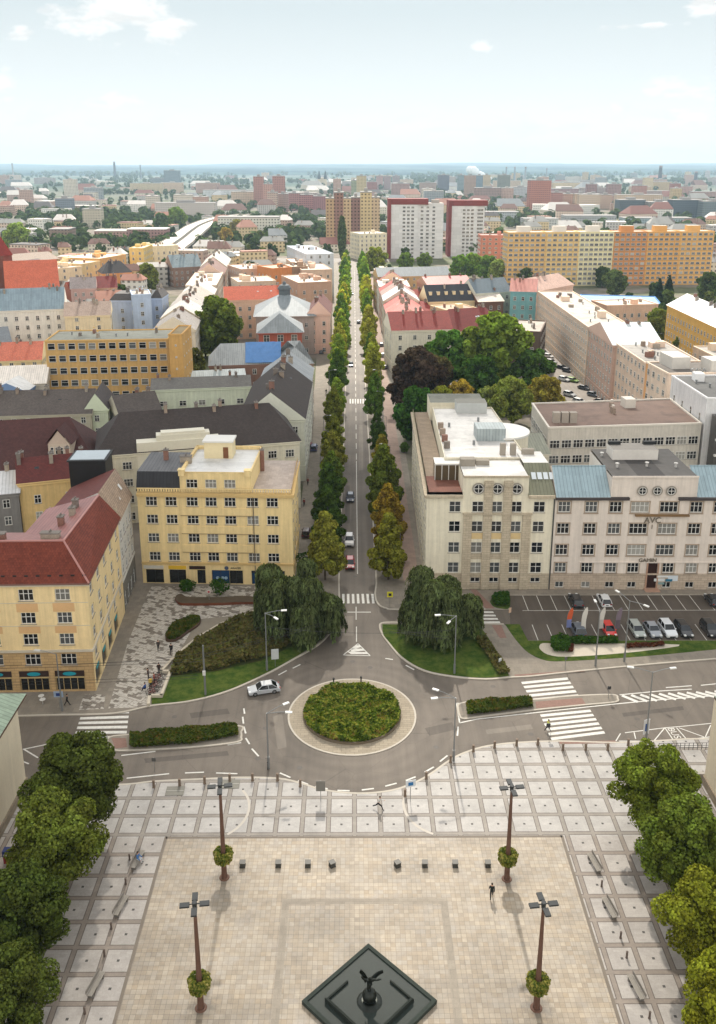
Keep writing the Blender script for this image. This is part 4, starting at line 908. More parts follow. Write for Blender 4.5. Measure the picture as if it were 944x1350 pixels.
us = [up(616.5), up(642.5), up(668), up(694)]
for i, u in enumerate(us): band(pl, Vector(A)+dF*(u-.75), Vector(A)+dF*(u+.75), .0, zr[0]-1.25 if i in (0, 3) else ZT-1.5, .24, 0)
for i in (1, 2):
    p = Vector(A)+dF*us[i]+nF*.2; pl.box((p.x, p.y, ZT-1.5), (1.5, .7, .9), 0, 0)
band(pl, Vector(A)+dF*(us[0]-.9), Vector(A)+dF*(us[3]+.9), zr[0]-1.35, zr[0]-1.05, .42, 0)
b.part(pl, 'pilaster', [CS])
for u in cu[1:4]:
    for za, zb, m_ in ((zr[1]-2.3, zr[1]-1.2, CY), (zr[2]-2.2, zr[2]-1.2, CS)): pn = MB(); band(pn, Vector(A)+dF*(u-1.02), Vector(A)+dF*(u+1.02), za, zb, .05, 0); b.part(pn, 'render_panel', [m_])
cm = MB(); xa = x0-A[0]; xb = x1-A[0]
band(cm, A, Vector(A)+dF*(xa-.05), ZC-.45, ZC+.1, .5, 0, .4); band(cm, Vector(A)+dF*(xb+.05), Bc, ZC-.45, ZC+.1, .5); band(cm, NW, A, ZC-.45, ZC+.1, .5); band(cm, A, Bc, ZP-.1, ZP+.2, .12)
band(cm, (x0, YC+.1), (x1, YC+.1), ZT-.1, ZT+.3, .15)
b.part(cm, 'cornice', [CS])
rb = MB(); WR = mat((206, 202, 196), .6, .14, .25, 'flat'); GRN = mat((112, 112, 90), .7, .12, .3, 'seam')
rb.face([(x0+.1, YC+.3, ZT+.05), (x1-.1, YC+.3, ZT+.05), (x1-.1, YC+9, ZT+.05), (x0+.1, YC+9, ZT+.05)], 0)
rb.face([(x1+.02, YC-.3, ZC+.1), (34.7, YC-.3, ZC+.1), (34.7, YC+6, ZC+3.9), (x1+.02, YC+6, ZC+3.9)], 1)        # green slope with skylights
rb.face([(x1+.02, YC+6, ZC+3.9), (34.7, YC+6, ZC+3.9), (34.7, YC+13, ZC+3.7), (x1+.02, YC+13, ZC+3.7)], 0); rb.face([(34.7, YC-.3, ZC), (34.7, YC+13, ZC), (34.7, YC+13, ZC+3.7), (34.7, YC+6, ZC+3.9)], 2)
rb.face([(13.1, YC+.4, ZC+.14), (x0-.02, YC+.4, ZC+.14), (x0-.02, YC+9.5, ZC+.14), (13.1, YC+9.5, ZC+.14)], 3)      # red-brown terrace
rb.face([(13.2, YC+9.5, ZC+.14), (16.6, YC+9.5, ZC+.14), (17.2, 196.8, ZC+.14), (14., 196.8, ZC+.14)], 4)
ro = b.part(rb, 'roof', [WR, GRN, CW, mat((124, 76, 60), .8, .15, .4, 'slab'), mat((150, 130, 108), .8, .2, .4, 'slab')])
for k in range(4):
    s = MB(); x = x1+1.+k*1.05; y = YC+2.6; z = ZC+2.0; s.face([(x, y, z), (x+.8, y, z), (x+.8, y+1.3, z+.83), (x, y+1.3, z+.83)]); s.build('skylight', mat((200, 208, 212), .2, .05), ro)
pw = MB(); band(pw, NW, A, ZC+.1, ZC+1.05, -.02); band(pw, A, (x0-.1, 144.), ZC+.1, ZC+.55, -.02); b.part(pw, 'parapet', [CW])
# set-back upper storey with the large white flat roof, sunroom, stair drum
us_ = MB(); q = [(16.6, YC+9.5), (31.5, YC+9.5), (30.2, 188), (17.4, 188)]; us_.prism(q, ZC-.1, ZC+3.4, 0, 1); b2 = b.part(us_, 'upper_storey', [CW, WR])
rm_ = MB()
for i in range(4): band(rm_, q[i], q[(i+1) % 4], ZC+3.4, ZC+3.75, .1, 0, .1, .1)
rm_.build('parapet', CW, b2)
for k in range(4): x = MB(); x.box((17.6, YC+16+k*4.2, ZC+3.45), (1.1, .8, 1.3)); x.build('chimney', CHIM(), b2)
for x_, y_ in ((19.5, 174), (23, 162), (26, 178)): x = MB(); x.tube((x_, y_, ZC+3.4), (x_, y_, ZC+4.3), .25); x.build('roof_vent', STEEL(), b2)
sr = MB(); sx0, sx1 = 14.6, 19.6; sr.box(((sx0+sx1)/2, YC+9.2, ZC+.14), (sx1-sx0, 3.6, 3.1), 0, 0, 1); b.part(sr, 'sunroom', [mat((92, 78, 56), .15, .1), WHITE()])
fr = MB()
for k in range(5): fr.box((sx0+.05+k*(sx1-sx0-.1)/4, YC+7.36, ZC+.14), (.12, .1, 3.0))
fr.box(((sx0+sx1)/2, YC+7.36, ZC+3.0), (sx1-sx0+.1, .14, .18)); b.part(fr, 'sunroom_frame', [WHITE()])
dr = MB(); dc = at(657, 577, ZC+4); dc = (29.6, 169.5); dr.lathe([(5.2, ZC-.2), (5.2, ZC+3.6)], 36, dc, 0); dr.lathe([(5.45, ZC+3.6), (5.45, ZC+4.0), (0, ZC+4.05)], 36, dc, 1); b.part(dr, 'stair_drum', [CW, WHITE()])
mp = MB(); mp.box((26.6, 166.4, ZC+3.4), (5.6, 4.6, 2.5), 0); b.part(mp, 'plant_room', [mat((158, 168, 168), .5, .1, .5, 'seam')])
mp = MB(); mp.box((25.4, 186, ZC+3.4), (6.5, 4, 2.3), 0, 0, 1); b.part(mp, 'plant_room', [mat((176, 178, 174), .7, .1), mat((128, 126, 116), .8, .1)])
mp = MB(); mp.box((23, 194.5, ZC-.1), (12, 8, 4.2), 0, 0, 1); b.part(mp, 'rear_wing', [CW, mat((122, 122, 110), .8, .15, .3, 'flat')])
for (x_, y_, sx_, sy_, h_) in ((20.3, YC+6.5, 2.6, 1.6, 1.3), (23, YC+6.8, 2.4, 1.2, .9), (27.5, YC+12, 1.0, .9, 2.2), (29.4, YC+12, 1.0, .9, 2.2), (32, YC+11.3, 2.2, .8, 1.4)): x = MB(); x.box((x_, y_, ZT+.05 if y_ < YC+9 else ZC+3.4), (sx_, sy_, h_)); x.build('chimney', mat((150, 140, 126), .85, .15), ro)
dp = MB(); dp.tube((34.7, YC-.22, ZC), (34.7, YC-.22, .1), .08, n=6); b.part(dp, 'downpipe', [mat((88, 92, 88), .6, .1)])
b.finish()
# ---- pink-white office house
YQ = 143.5; A, Bc = (34.9, 143.7), (76., 143.2); dF = (Vector(Bc)-Vector(A)).normalized(); nF = Vector((dF.y, -dF.x))
b = Bld('office_house', 'pale pink office house with blue metal roofs and a dark entrance facing the car park', 'building', None, (55, 152))
PW = mat((220, 206, 192), .88, .09, .2, streak=.18); PS = mat((188, 168, 146), .88, .1, .5, 'stone', streak=.14)
zr = [zat(800, y, YQ) for y in (668.5, 697, 725)]; z4 = zat(800, 748.5, YQ); zb_ = zat(800, 771, YQ); ux = lambda px, y=668.5: atY(px, y, YQ)[0]-A[0]
cn = [(ux(744.5), 3, 2.1), (ux(780), 3, 2.1), (ux(812), 3, 2.1), (ux(844), 4, 3.1), (ux(882), 4, 3.1), (ux(918), 3, 2.1), (ux(949), 3, 2.1), (ux(975), 3, 2.1)]
wl = [(u, z-1.0, w, 1.95, n) for u, n, w in cn for z in zr]; w4 = [(u, z4-.95, 2.0, 1.85, 3) for u in [ux(744.5), ux(780), ux(812), ux(842.), ux(889), ux(920), ux(951), ux(977)]]
wb = [(q[0], zb_-.55, 1.5, 1.1, 2) for q in w4]; de = (ux(868.5, 668)-.85, ux(868.5, 668)+.85, .3, z4+1.)
ZC = 17.5; Z1 = zat(800, 741, YQ); ZP = zat(800, 757, YQ)
mb = MB(); facade(mb, A, Bc, Z1, ZC, holes_of(wl), 0); facade(mb, A, Bc, ZP, Z1, holes_of(w4)+[(de[0], de[1], ZP, Z1)], 0); facade(mb, A, Bc, -.05, ZP, holes_of(wb)+[(de[0], de[1], .2, ZP)], 1)
facade(mb, Bc, (76, 158), -.05, ZC, [], 0); facade(mb, (76, 158), (34.9, 158), -.05, ZC, [], 0)
x0, x1 = atY(806.5, 640, YQ)[0], atY(920.5, 640, YQ)[0]; ZT = zat(860, 629.5, YQ); facade(mb, (x0, YQ+.05), (x1, YQ+.05), ZC-.05, ZT, [], 0); facade(mb, (x1, YQ+.05), (x1, YQ+15), ZC-.05, ZT, [], 0); facade(mb, (x0, YQ+15), (x0, YQ+.05), ZC-.05, ZT, [], 0); facade(mb, (x1, YQ+15), (x0, YQ+15), ZC-.05, ZT, [], 0)
b.part(mb, 'wall', [PW, PS])
for u, z, w, h, nx in wl+w4+wb: b.win(A, Bc, u, z, w, h, nx, 'near', .14)
for px in (847, 866.5, 885): b.win(A, Bc, atY(px, 646, YQ)[0]-A[0], zat(px, 646.5, YQ)-.75, 0, 0, 0, 'round', -.12, rnd=.7)
sr = MB()      # brownish window surrounds
SUR = mat((170, 148, 126), .85, .1)
for u, z, w, h, nx in wl+w4:
    for a, c, za, zb in ((u-w/2-.2, u-w/2-.01, z-.15, z+h+.15), (u+w/2+.01, u+w/2+.2, z-.15, z+h+.15), (u-w/2-.2, u+w/2+.2, z+h+.005, z+h+.2), (u-w/2-.25, u+w/2+.25, z-.3, z-.14)): band(sr, Vector(A)+dF*a, Vector(A)+dF*c, za, zb, .05 if zb-za > .17 else .12)
b.part(sr, 'window_surround', [SUR])
cm = MB(); ua, ub = x0-A[0], x1-A[0]; band(cm, A, Vector(A)+dF*(ua+3.2), ZC-.35, ZC+.12, .55, 1); band(cm, Vector(A)+dF*(ub-3.2), Bc, ZC-.35, ZC+.12, .55, 1); band(cm, A, Bc, ZP-.12, ZP+.15, .12, 0); band(cm, Vector(A)+dF*(ux(770)), Bc, Z1-.15, Z1+.05, .16, 2); band(cm, (x0, YQ+.05), (x1, YQ+.05), ZT-.1, ZT+.25, .15, 2)
band(cm, Vector(A)+dF*ux(838), Vector(A)+dF*ux(909), zr[0]-1.62, zr[0]-1.3, .5, 3)
b.part(cm, 'cornice', [PS, mat((70, 62, 60), .7, .1), PW, mat((128, 96, 58), .8, .2)])
s = MB(); c = (de[0]+de[1])/2; p = Vector(A)+dF*c-nF*.19; s.box((p.x, p.y, .2), (1.7, .06, ZP-.3), 0, 0); s.box((p.x, p.y, ZP), (1.7, .06, Z1-ZP), 0, 0); d_ = b.part(s, 'door', [mat((52, 26, 20), .4, .15)])
s = MB(); p = Vector(A)+dF*c-nF*.1; s.box((p.x, p.y, ZP-.1), (1.7, .2, .22)); s.box((p.x-.98, p.y-.05, .1), (.25, .35, Z1-.2)); s.box((p.x+.98, p.y-.05, .1), (.25, .35, Z1-.2)); s.box((p.x, p.y-.6, -.0), (2.6, 1.6, .28)); s.build('door_frame', mat((176, 136, 112), .8, .1), d_)
LT = mat((112, 102, 86), .6, .1)
p = Vector(A)+dF*(ux(862)); text_obj('AVC', 1.5, LT, b.e, (p.x, p.y-.12, zat(862, 689, YQ)), (R(90), 0, 0), 'wall_lettering', .08); s = MB(); s.box((p.x, p.y-.1, zat(862, 697, YQ)), (.1, .1, .8)); b.part(s, 'emblem_stem', [LT])
p = Vector(A)+dF*(ux(865.)); text_obj('GAMIN', 1.0, LT, b.e, (p.x-.6, p.y-.14, Z1-.02+.1), (R(90), 0, 0), 'wall_lettering', .06)
for (pa, pb_, za, zb, c) in ((862, 876, 766, 762.5, (206, 208, 206)), (866, 880, 761, 758.5, (214, 214, 210)), (880, 893, 765.5, 758.5, (200, 208, 214)), (877, 886, 766, 763, (36, 110, 140)), (868, 876, 770, 767.5, (120, 150, 150))):
    s = MB(); xa, xb = ux(pa, 764)+A[0], ux(pb_, 764)+A[0]; y = 143.42-.001*pa % .02-.06*(c[0] < 100); s.box(((xa+xb)/2, y-.02, zat(870, za, YQ)), (xb-xa, .08, zat(870, zb, YQ)-zat(870, za, YQ))); b.part(s, 'wall_sign', [mat(c, .5, .06)])
rb = MB(); BL = mat((142, 164, 172), .5, .1, .4, 'seam', spec=.4); DK = mat((92, 88, 84), .8, .1, .2, 'flat'); DK2 = mat((66, 62, 60), .8, .1)
for xa, xb in ((34.95, x0-.02), (x1+.02, 76.)):
    rb.face([(xa, YQ-.2, ZC+.1), (xb, YQ-.2, ZC+.1), (xb, YQ+4.6, ZC+4.2), (xa, YQ+4.6, ZC+4.2)], 0); rb.face([(xa, YQ+4.6, ZC+4.2), (xb, YQ+4.6, ZC+4.2), (xb, YQ+14.3, ZC), (xa, YQ+14.3, ZC)], 0)
    rb.face([(xa, YQ+14.3, ZC), (xa, YQ-.2, ZC+.1), (xa, YQ+4.6, ZC+4.2)][::-1], 4); rb.face([(xb, YQ-.2, ZC), (xb, YQ+14.3, ZC), (xb, YQ+4.6, ZC+4.2)], 4)
    rb.tube((xa, YQ+4.6, ZC+4.25), (xb, YQ+4.6, ZC+4.25), .12, n=6, m=0)
xm0, xm1 = x0+4.6, x0+9.4
for xa, xb, m in ((x0+.15, xm0, 1), (xm0, xm1, 2), (xm1, x1-.15, 1)): rb.face([(xa, YQ+.25, ZT+.04), (xb, YQ+.25, ZT+.04), (xb, YQ+15, ZT+.3), (xa, YQ+15, ZT+.3)], m)
ro = b.part(rb, 'roof', [BL, DK, DK2, PW, PW])
pw = MB(); pw.box((51., YQ+11, ZT), (8.2, 4.2, 2.1), 0, 0, 1); b.part(pw, 'stair_head', [mat((214, 206, 196), .85, .08), mat((136, 130, 122), .8, .1)])
pw = MB(); pw.box((52, YQ+18.2, -.05), (25, 6.2, 16.), 0, 0, 1); b.part(pw, 'rear_wing', [PW, mat((140, 134, 126), .8, .12, .2, 'flat')])
for x_, y_ in ((46.6, YQ+5), (52, YQ+5.4), (57, YQ+5), (49, YQ+9.3), (45.5, YQ+11)): x = MB(); x.tube((x_, y_, ZT), (x_, y_, ZT+.8), .2); x.tube((x_, y_, ZT+.8), (x_, y_, ZT+.95), .36); x.build('roof_vent', mat((190, 186, 180), .6, .1), ro)
for x_ in (48., 54.4): x = MB(); x.box((x_, YQ+12.3, ZT+2.1), (2.2, .7, .6)); x.build('chimney', DARK(), ro)
b.finish()
# ---- brown-roofed school block with ribbon windows behind
b = building('long white school block with ribbon windows and a flat brown roof', None, None, 16.2, wall=(206, 198, 184), roofc=(124, 98, 84), quad=[(at(723, 566, 16.2)[0], at(723, 566, 16.2)[1]), at(925, 560, 16.2), (at(925, 560, 16.2)[0]+.5, at(925, 560, 16.2)[1]+22), (at(723, 566, 16.2)[0]+.4, at(723, 566, 16.2)[1]+21)], fh=3.6, sp=2.65, win=(2.3, 1.9), nx=3, clutter=2, name='school_block')
for k in range(3): x = MB(); p = at(733+k*11, 556, 16.5); x.box((p[0], p[1], 16.2), (1.6, 1.4, 2.6)); b.part(x, 'chimney', [mat((168, 156, 142), .85, .12)])
building('low white link block with a grey green roof beside the school block', (650, 601), (724, 598), 12.8, 14, 'gable', 2.6, (214, 208, 192), (128, 130, 112), rkind='seam', fh=3.6, sp=4.5, win=(1.9, 1.8), chim=0, name='link_block')
# white modern block with the glazed fire stair at right
q0 = at(885, 600, 0); hq = 22.
A = at(885.5, 497, hq); Bq = at(932, 527, hq); b = building('white modern block with tall slit windows at the right edge', None, None, hq, quad=[Bq, (Bq[0]+16, Bq[1]-1), (A[0]+18, A[1]+1), A], wall=(224, 222, 220), roofc=(110, 108, 104), fh=3.8, sp=5.2, win=(.9, 2.1), nx=1, name='office_block', clutter=5)
stx = Bq[0]+.3; sty = Bq[1]-.8; b = Bld('fire_stair', 'glazed zigzag fire stair tower against the white block', 'stair tower', None, (stx+6, sty))
mb = MB(); mb.box((stx+6, sty-2, 0), (10.5, 3.4, 19), 0); b.part(mb, 'glazing', [mat((86, 84, 80), .3, .2, .8, 'slab')])
for k in range(5):
    m_ = MB(); z = 3.0+k*3.6; m_.prism([(stx+.6, sty-4.4), (stx+3.6, sty-4.4), (stx+3.6, sty-3.75), (stx+.6, sty-3.75)], z, z+.45, bottom=True)
    for t in range(9): xx = stx+3.6+t*.85; m_.box((xx+.42, sty-4.1, z+t*.24), (.9, .65, .45))
    b.part(m_, 'stair_flight', [mat((206, 204, 198), .7, .1)])
b.finish()
# ---- wings of the town hall at both sides of the square
WING = mat((222, 206, 176), .88, .06, .3, streak=.1); COP = mat((128, 146, 124), .6, .2, .5, 'seam')
for sgn, name, x, yf, lab in ((-1, 'left', -39.9, 91.8, 'plain beige town hall wing with green copper roof at the left edge'), (1, 'right', 42.7, 91.8, 'plain beige side wing of the town hall at the right edge')):
    b = Bld('town_hall_wing', lab, 'building', None, (x+sgn*12, 60)); h = 12.4
    q = [(x, 45), (x+sgn*24, 45), (x+sgn*24, yf), (x, yf)]; q = ccw(q); mb = MB(); mb.prism(q, 1.3, h, 0, top=False); mb.prism(inset_poly(q, -.18), -.1, 1.3, 1); b.part(mb, 'wall', [WING, mat((150, 134, 112), .88, .12, .4, 'stone')])
    rb = MB(); o = ccw(inset_poly(q, -.9 if sgn < 0 else -.04)); X0 = min(p[0] for p in o); X1 = max(p[0] for p in o); Y0, Y1 = min(p[1] for p in o), max(p[1] for p in o); xm = (X0+X1)/2; z = h
    r0, r1 = (xm, Y0, z+6), (xm, Y1-9, z+6); c_ = [(X0, Y0, z), (X1, Y0, z), (X1, Y1, z), (X0, Y1, z)]
    rb.face([c_[1], c_[2], r1, r0]); rb.face([c_[3], c_[0], r0, r1]); rb.face([c_[2], c_[3], r1]); rb.face([c_[0], c_[1], r0])
    for i in range(4): a, c2 = c_[i], c_[(i+1) % 4]; rb.face([(a[0], a[1], z-.3), (c2[0], c2[1], z-.3), c2, a], 1)
    rb.face([(p[0], p[1], z-.3) for p in reversed(c_)], 1); b.part(rb, 'roof', [COP, mat((96, 70, 54), .6, .15)])
    for k in range(2 if sgn < 0 else 0): pass
    b.finish()
# ------------------------------------------------------------------ middle distance, west of the avenue
gb = lambda *a, **k: building(*a, **k)
GREYT = (92, 88, 86)
m1 = gb('huge maroon tiled roof of a long house with one small gabled dormer, at left', (-60, 624), (126, 612), 12., 20, 'gable', 8, (206, 194, 170), (84, 46, 42), hip=6, chim=0, name='long_house')
dp = at(79, 601, 14.); d = MB(); d.box((dp[0], dp[1]+2.2, 13.6), (4.6, 4.4, 3.0), 0, 0)
d2 = MB(); x, y, z = dp[0], dp[1], 16.6
d2.face([(x-2.8, y-.4, z), (x, y-.4, z+3.4), (x, y+5, z+3.4), (x-2.8, y+5, z)][::-1]); d2.face([(x+2.8, y-.4, z), (x+2.8, y+5, z), (x, y+5, z+3.4), (x, y-.4, z+3.4)][::-1]); d2.face([(x-2.3, y, z), (x+2.3, y, z), (x, y, z+2.9)], 1)
dm = m1.part(d, 'dormer', [mat((206, 188, 168), .85, .1)]); d2.build('roof', [mat((84, 46, 42), .8, .15, .3, 'tile'), mat((212, 190, 170), .85, .1, .6, 'plank')], dm)
for k in range(4): o = link(bpy.data.objects.new('window', win_proto(.7, 1.6, 1, 'mid', 'd')[0]), dm); o.location = Vector((x-1.5+k, y-.04, 14.3))-parent_world(dm)
m2 = gb('long cream house with a huge dark brown hipped roof behind the yellow house', (127, 601), (395, 581), 15.5, 18, 'gable', 6.5, (214, 208, 186), (66, 56, 52), hip=5.5, chim=3, fh=3.7, sp=3.6, win=(1.9, 1.7), nx=3, name='long_house')
pA = at(184, 592, 15.5); sp_ = MB(); an = math.atan2(at(395, 581, 15.5)[1]-at(127, 601, 15.5)[1], at(395, 581, 15.5)[0]-at(127, 601, 15.5)[0])
sp_.box((pA[0]+8, pA[1]+.8, 8), (17, 3, 9.6), an); sp_.box((pA[0]+9, pA[1]+1.2, 17.6), (11, 2.6, 1.2), an); sp_.box((pA[0]+9, pA[1]+1.2, 18.8), (9, 2.2, .5), an); m2.part(sp_, 'stepped_parapet', [mat((218, 212, 192), .85, .08)])
def side_row(label, x0, x1, y0, y1, h, roof, rise, wall, roofc, **k): return gb(label, None, None, h, roof=roof, rise=rise, wall=wall, roofc=roofc, quad=[(x0, y0), (x1, y0), (x1, y1), (x0, y1)], **k)
side_row('avenue house with a steep brown roof, next along the left side of the avenue', -27, -11.6, 200, 236, 15.5, 'gable', 6.5, (206, 206, 188), (64, 52, 46), axis='y', fh=3.7, sp=3.6, chim=4)
side_row('avenue house with a pale grey metal roof beside the museum', -26, -12, 237, 256, 15., 'gable', 5, (210, 204, 190), (142, 146, 148), axis='y', rkind='seam', fh=3.7, sp=3.6)
gb('pale green rear house with a long grey flat-pitched roof and small windows', (200, 514), (330, 509), 13, 11, 'gable', 2., (206, 212, 188), (112, 108, 102), fh=3.6, sp=5.2, win=(1.9, 1.5), chim=2, name='rear_house')
oc = gb('ochre office block with four rows of wide windows and a grey flat roof', (59, 451), (222, 448.5), 22., 17, 'flat', 0, (204, 160, 92), (142, 142, 128), fh=3.75, sp=2.95, win=(2.1, 1.9), nx=1, clutter=4, name='office_block', style='mid')
tq = at(222, 447, 24); side_row('narrow ochre stair tower at the end of the ochre office block', tq[0]+.05, tq[0]+4, tq[1], tq[1]+15, 25, 'flat', 0, (206, 156, 84), (150, 130, 90), clutter=0, win=(.5, .5), name='stair_tower')
gb('low house with weathered grey tiled roof and cream chimneys before the ochre block', (-30, 549), (120, 545), 10.5, 14, 'gable', 5, (180, 172, 150), (98, 88, 82), chim=5, name='low_house')
gb('low grey roofed annex with a white gable beside the ochre block', (112, 541), (142, 540), 11, 13, 'gable', 4.5, (198, 206, 178), (88, 80, 78), chim=0, name='low_house', axis='y')
gb('brown roofed shed under the flag pole in front of the ochre block', (160, 552), (214, 545), 10, 15, 'gable', 4.5, (190, 182, 160), (90, 80, 74), chim=2, name='low_house')
gb('small blue gabled house at the left edge', (-14, 516), (34, 516), 10.5, 9, 'gable', 2.5, (112, 138, 178), (206, 206, 204), axis='y', rkind='seam', fh=3.6, sp=4.4, chim=0, name='small_house')
gb('house with a pale cream metal roof behind the blue gable', (-20, 508), (60, 505), 11, 15, 'gable', 4, (196, 184, 166), (224, 214, 202), rkind='seam', sp=6, chim=0, name='small_house')
gb('yellow house with an orange tiled roof left of the ochre block', (-25, 477), (54, 474), 10, 14, 'gable', 5, (224, 200, 150), (214, 112, 84), chim=3, name='small_house')
gb('grey slate roofed house low at the left edge', (-30, 456), (15, 452), 9.5, 15, 'gable', 5, (220, 170, 140), (104, 112, 120), chim=1, name='small_house')
# museum group
gb('old museum wing with a grey hipped metal roof half under a blue sheet', (276, 482), (371, 479), 12.5, 14, 'gable', 5.5, (140, 104, 88), (150, 154, 154), rkind='seam', hip=4, fh=4.2, sp=4.5, chim=0, name='museum_wing')
gb('end pavilion of the museum wing with a grey pyramid roof', (371, 481), (413, 479), 13.5, 14, 'gable', 6, (150, 120, 104), (148, 152, 152), rkind='seam', hip=7.4, fh=4.2, sp=4.5, chim=0, name='museum_wing')
gb('low lead grey roof in front of the museum wing', (246, 506), (324, 502), 9, 12, 'gable', 2.6, (120, 90, 76), (168, 178, 178), rkind='seam', chim=1, name='low_house')
A, B_ = Vector((*at(319, 481, 12.5), 12.5)), Vector((*at(377, 480, 12.5), 12.5)); u = (B_-A).normalized(); n = Vector((-u.y, u.x, 0)); sl = (n*7.45+Vector((0, 0, 5.5)))
tb = MB(); N1, N2 = 14, 6; G_ = [[A+u*((B_-A).length*.82*i/N1+1)+sl*(.05+.95*j/N2)+Vector((0, 0, .22+.12*random.random())) for j in range(N2+1)] for i in range(N1+1)]
for i in range(N1):
    for j in range(N2): tb.face([G_[i][j], G_[i+1][j], G_[i+1][j+1], G_[i][j+1]])
tag(tb.build('tarpaulin', mat((74, 124, 184), .45, .15, .6)), 'bright blue tarpaulin spread over the grey roof of the museum wing', 'tarpaulin')
gb('front wing of the domed museum with red wall panels and a grey hipped roof', (341, 439), (398, 438), 13.5, 18, 'gable', 6.2, (172, 84, 62), (132, 138, 140), rkind='seam', axis='y', hip=7, fh=4.6, sp=4.2, win=(2.2, 2.6), chim=0, name='museum_wing', over=.9)
mu = gb('main hall of the museum with a tall grey hipped roof and a lantern', (337, 417), (414, 416), 15.5, 28, 'gable', 7.5, (168, 150, 140), (128, 136, 140), rkind='seam', hip=12.5, fh=5, sp=5, chim=0, name='museum_hall', over=1.)
cx, cy = mu.org.x, mu.org.y; l = MB(); l.lathe([(2.3, 21.5), (2.3, 24.), (2.8, 24.1), (2.7, 24.7), (2., 25.8), (.7, 26.4), (.7, 26.9), (0, 27.5)], 12, (cx, cy)); mu.part(l, 'lantern', [mat((92, 100, 104), .7, .15)])
gb('long pink house with an orange red roof left of the museum', (297, 396), (372, 394), 17, 14, 'gable', 5, (222, 178, 148), (206, 92, 60), chim=1, fh=3.8, sp=3.6)
gb('pink narrow house with a dark red roof on the avenue beyond the museum', (405, 414), (435, 414), 16, 26, 'gable', 5, (220, 178, 158), (112, 62, 54), axis='y', chim=3)
gb('tall brown walled block with pale roofs on the avenue', (393, 374), (437, 372), 20, 30, 'flat', 0, (182, 146, 122), (226, 210, 194), clutter=7, sp=5)
gb('pale terraced block of flats further along the left of the avenue', (398, 357), (438, 356), 19, 60, 'flat', 0, (206, 176, 152), (222, 206, 188), clutter=10)
gb('modern white and grey office at the far end of the avenue', (404, 336), (440, 335), 24, 55, 'flat', 0, (196, 200, 206), (206, 210, 212), clutter=4, sp=4, name='office_block')
gb('cream flat roofed block behind the long pink house', (314, 373), (364, 371), 18, 20, 'flat', 0, (206, 182, 156), (226, 208, 190), clutter=6)
gb('orange rendered side block behind the long pink house', (359, 355), (385, 353), 20, 16, 'flat', 0, (206, 128, 70), (196, 160, 130), clutter=2)
gb('brown grey block with small chimneys left of the avenue', (384, 353), (406, 352), 20, 16, 'flat', 0, (150, 120, 96), (206, 190, 170), clutter=4)
gb('pale pink roofed block between the street and the avenue', (318, 356), (356, 354), 18, 24, 'flat', 0, (196, 164, 140), (224, 200, 180), clutter=5)
# far-left town
gb('white apartment house with a blue grey roof and a tall blank gable, far left', (-30, 411), (84, 407), 19, 15, 'gable', 7.5, (228, 220, 206), (132, 152, 162), rkind='seam', sp=3.4, chim=4)
gb('low white house with a blue grey roof in front of the white apartment house', (-30, 428), (18, 426), 14, 12, 'gable', 5, (220, 214, 204), (134, 150, 158), rkind='seam', chim=1)
gb('cream house with a weathered tan roof between the white and the blue house', (85, 417), (145, 415), 17, 13, 'gable', 4.5, (230, 208, 168), (170, 146, 130), chim=3, sp=6)
gb('left part of the light blue apartment house', (145, 396), (176, 396), 20, 13, 'mansard', 2.5, (168, 182, 206), (90, 84, 82), sp=4.4)
gb('taller middle part of the light blue apartment house', (174, 390), (199, 389), 23, 14, 'flat', 0, (170, 186, 210), (170, 160, 150), sp=5, clutter=3)
gb('right part of the light blue apartment house with a dark roof', (199, 393), (213, 393), 20, 13, 'mansard', 3, (168, 182, 206), (80, 74, 72), sp=4.4)
gb('big barn-like brick red church roof at far left', (8, 384), (78, 381), 15, 24, 'gable', 13, (150, 92, 74), (214, 104, 72), chim=0, name='church_nave', fh=9, sp=7, win=(1.6, 5))
gb('red sloping side aisle beside the brick church', (78, 396), (100, 397), 9, 22, 'gable', 9, (150, 92, 74), (164, 66, 44), axis='y', chim=0, name='church_aisle', sp=6)
cp = at(-4, 392, 10); ch = Bld('church_tower', 'dark brick church tower with a red pyramid roof at the left edge', 'tower', None, (cp[0], cp[1])); mb = MB(); mb.box((cp[0], cp[1]+5, 0), (11, 11, 30)); ch.part(mb, 'wall', [mat((128, 76, 62), .9, .15, .4, 'brick')])
mb = MB(); mb.lathe([(8.2, 30), (0, 44)], 4, (cp[0], cp[1]+5)); ch.part(mb, 'roof', [mat((150, 54, 44), .8, .15, .3, 'tile')])
for s_ in (-2, 2):
    o = link(bpy.data.objects.new('window', win_proto(1.4, 3.5, 1, 'mid', 'd')[0]), ch.e); o.location = (s_, -.54, 22)
gb('mauve roofed small house right of the brick church', (93, 381), (126, 380), 15, 11, 'gable', 5, (186, 150, 140), (158, 144, 140), chim=2)
gb('dark red roofed house behind the cream house', (124, 380), (154, 379), 14, 14, 'gable', 5, (190, 150, 120), (132, 46, 42), chim=2)
gb('orange house with a black hipped roof at far left', (135, 361), (174, 359), 14, 14, 'gable', 6, (226, 154, 88), (66, 62, 62), hip=5, chim=2)
gb('yellow flat roofed corner block in the far left town', (170, 328), (189, 328), 22, 26, 'flat', 0, (218, 184, 108), (206, 190, 160), clutter=2)
gb('cream terraced block with many windows in the far left town', (189, 326), (235, 324), 20, 20, 'flat', 0, (226, 208, 172), (220, 208, 188), clutter=5)
gb('long house with a blue grey roof and dormers before the cream terrace', (228, 353), (266, 351), 12, 18, 'gable', 7, (150, 120, 104), (128, 144, 150), chim=3)
gb('cream rear walled block with pale roof behind the brick church', (76, 355), (108, 352), 17, 18, 'flat', 0, (222, 198, 160), (224, 206, 186), clutter=4, sp=6)
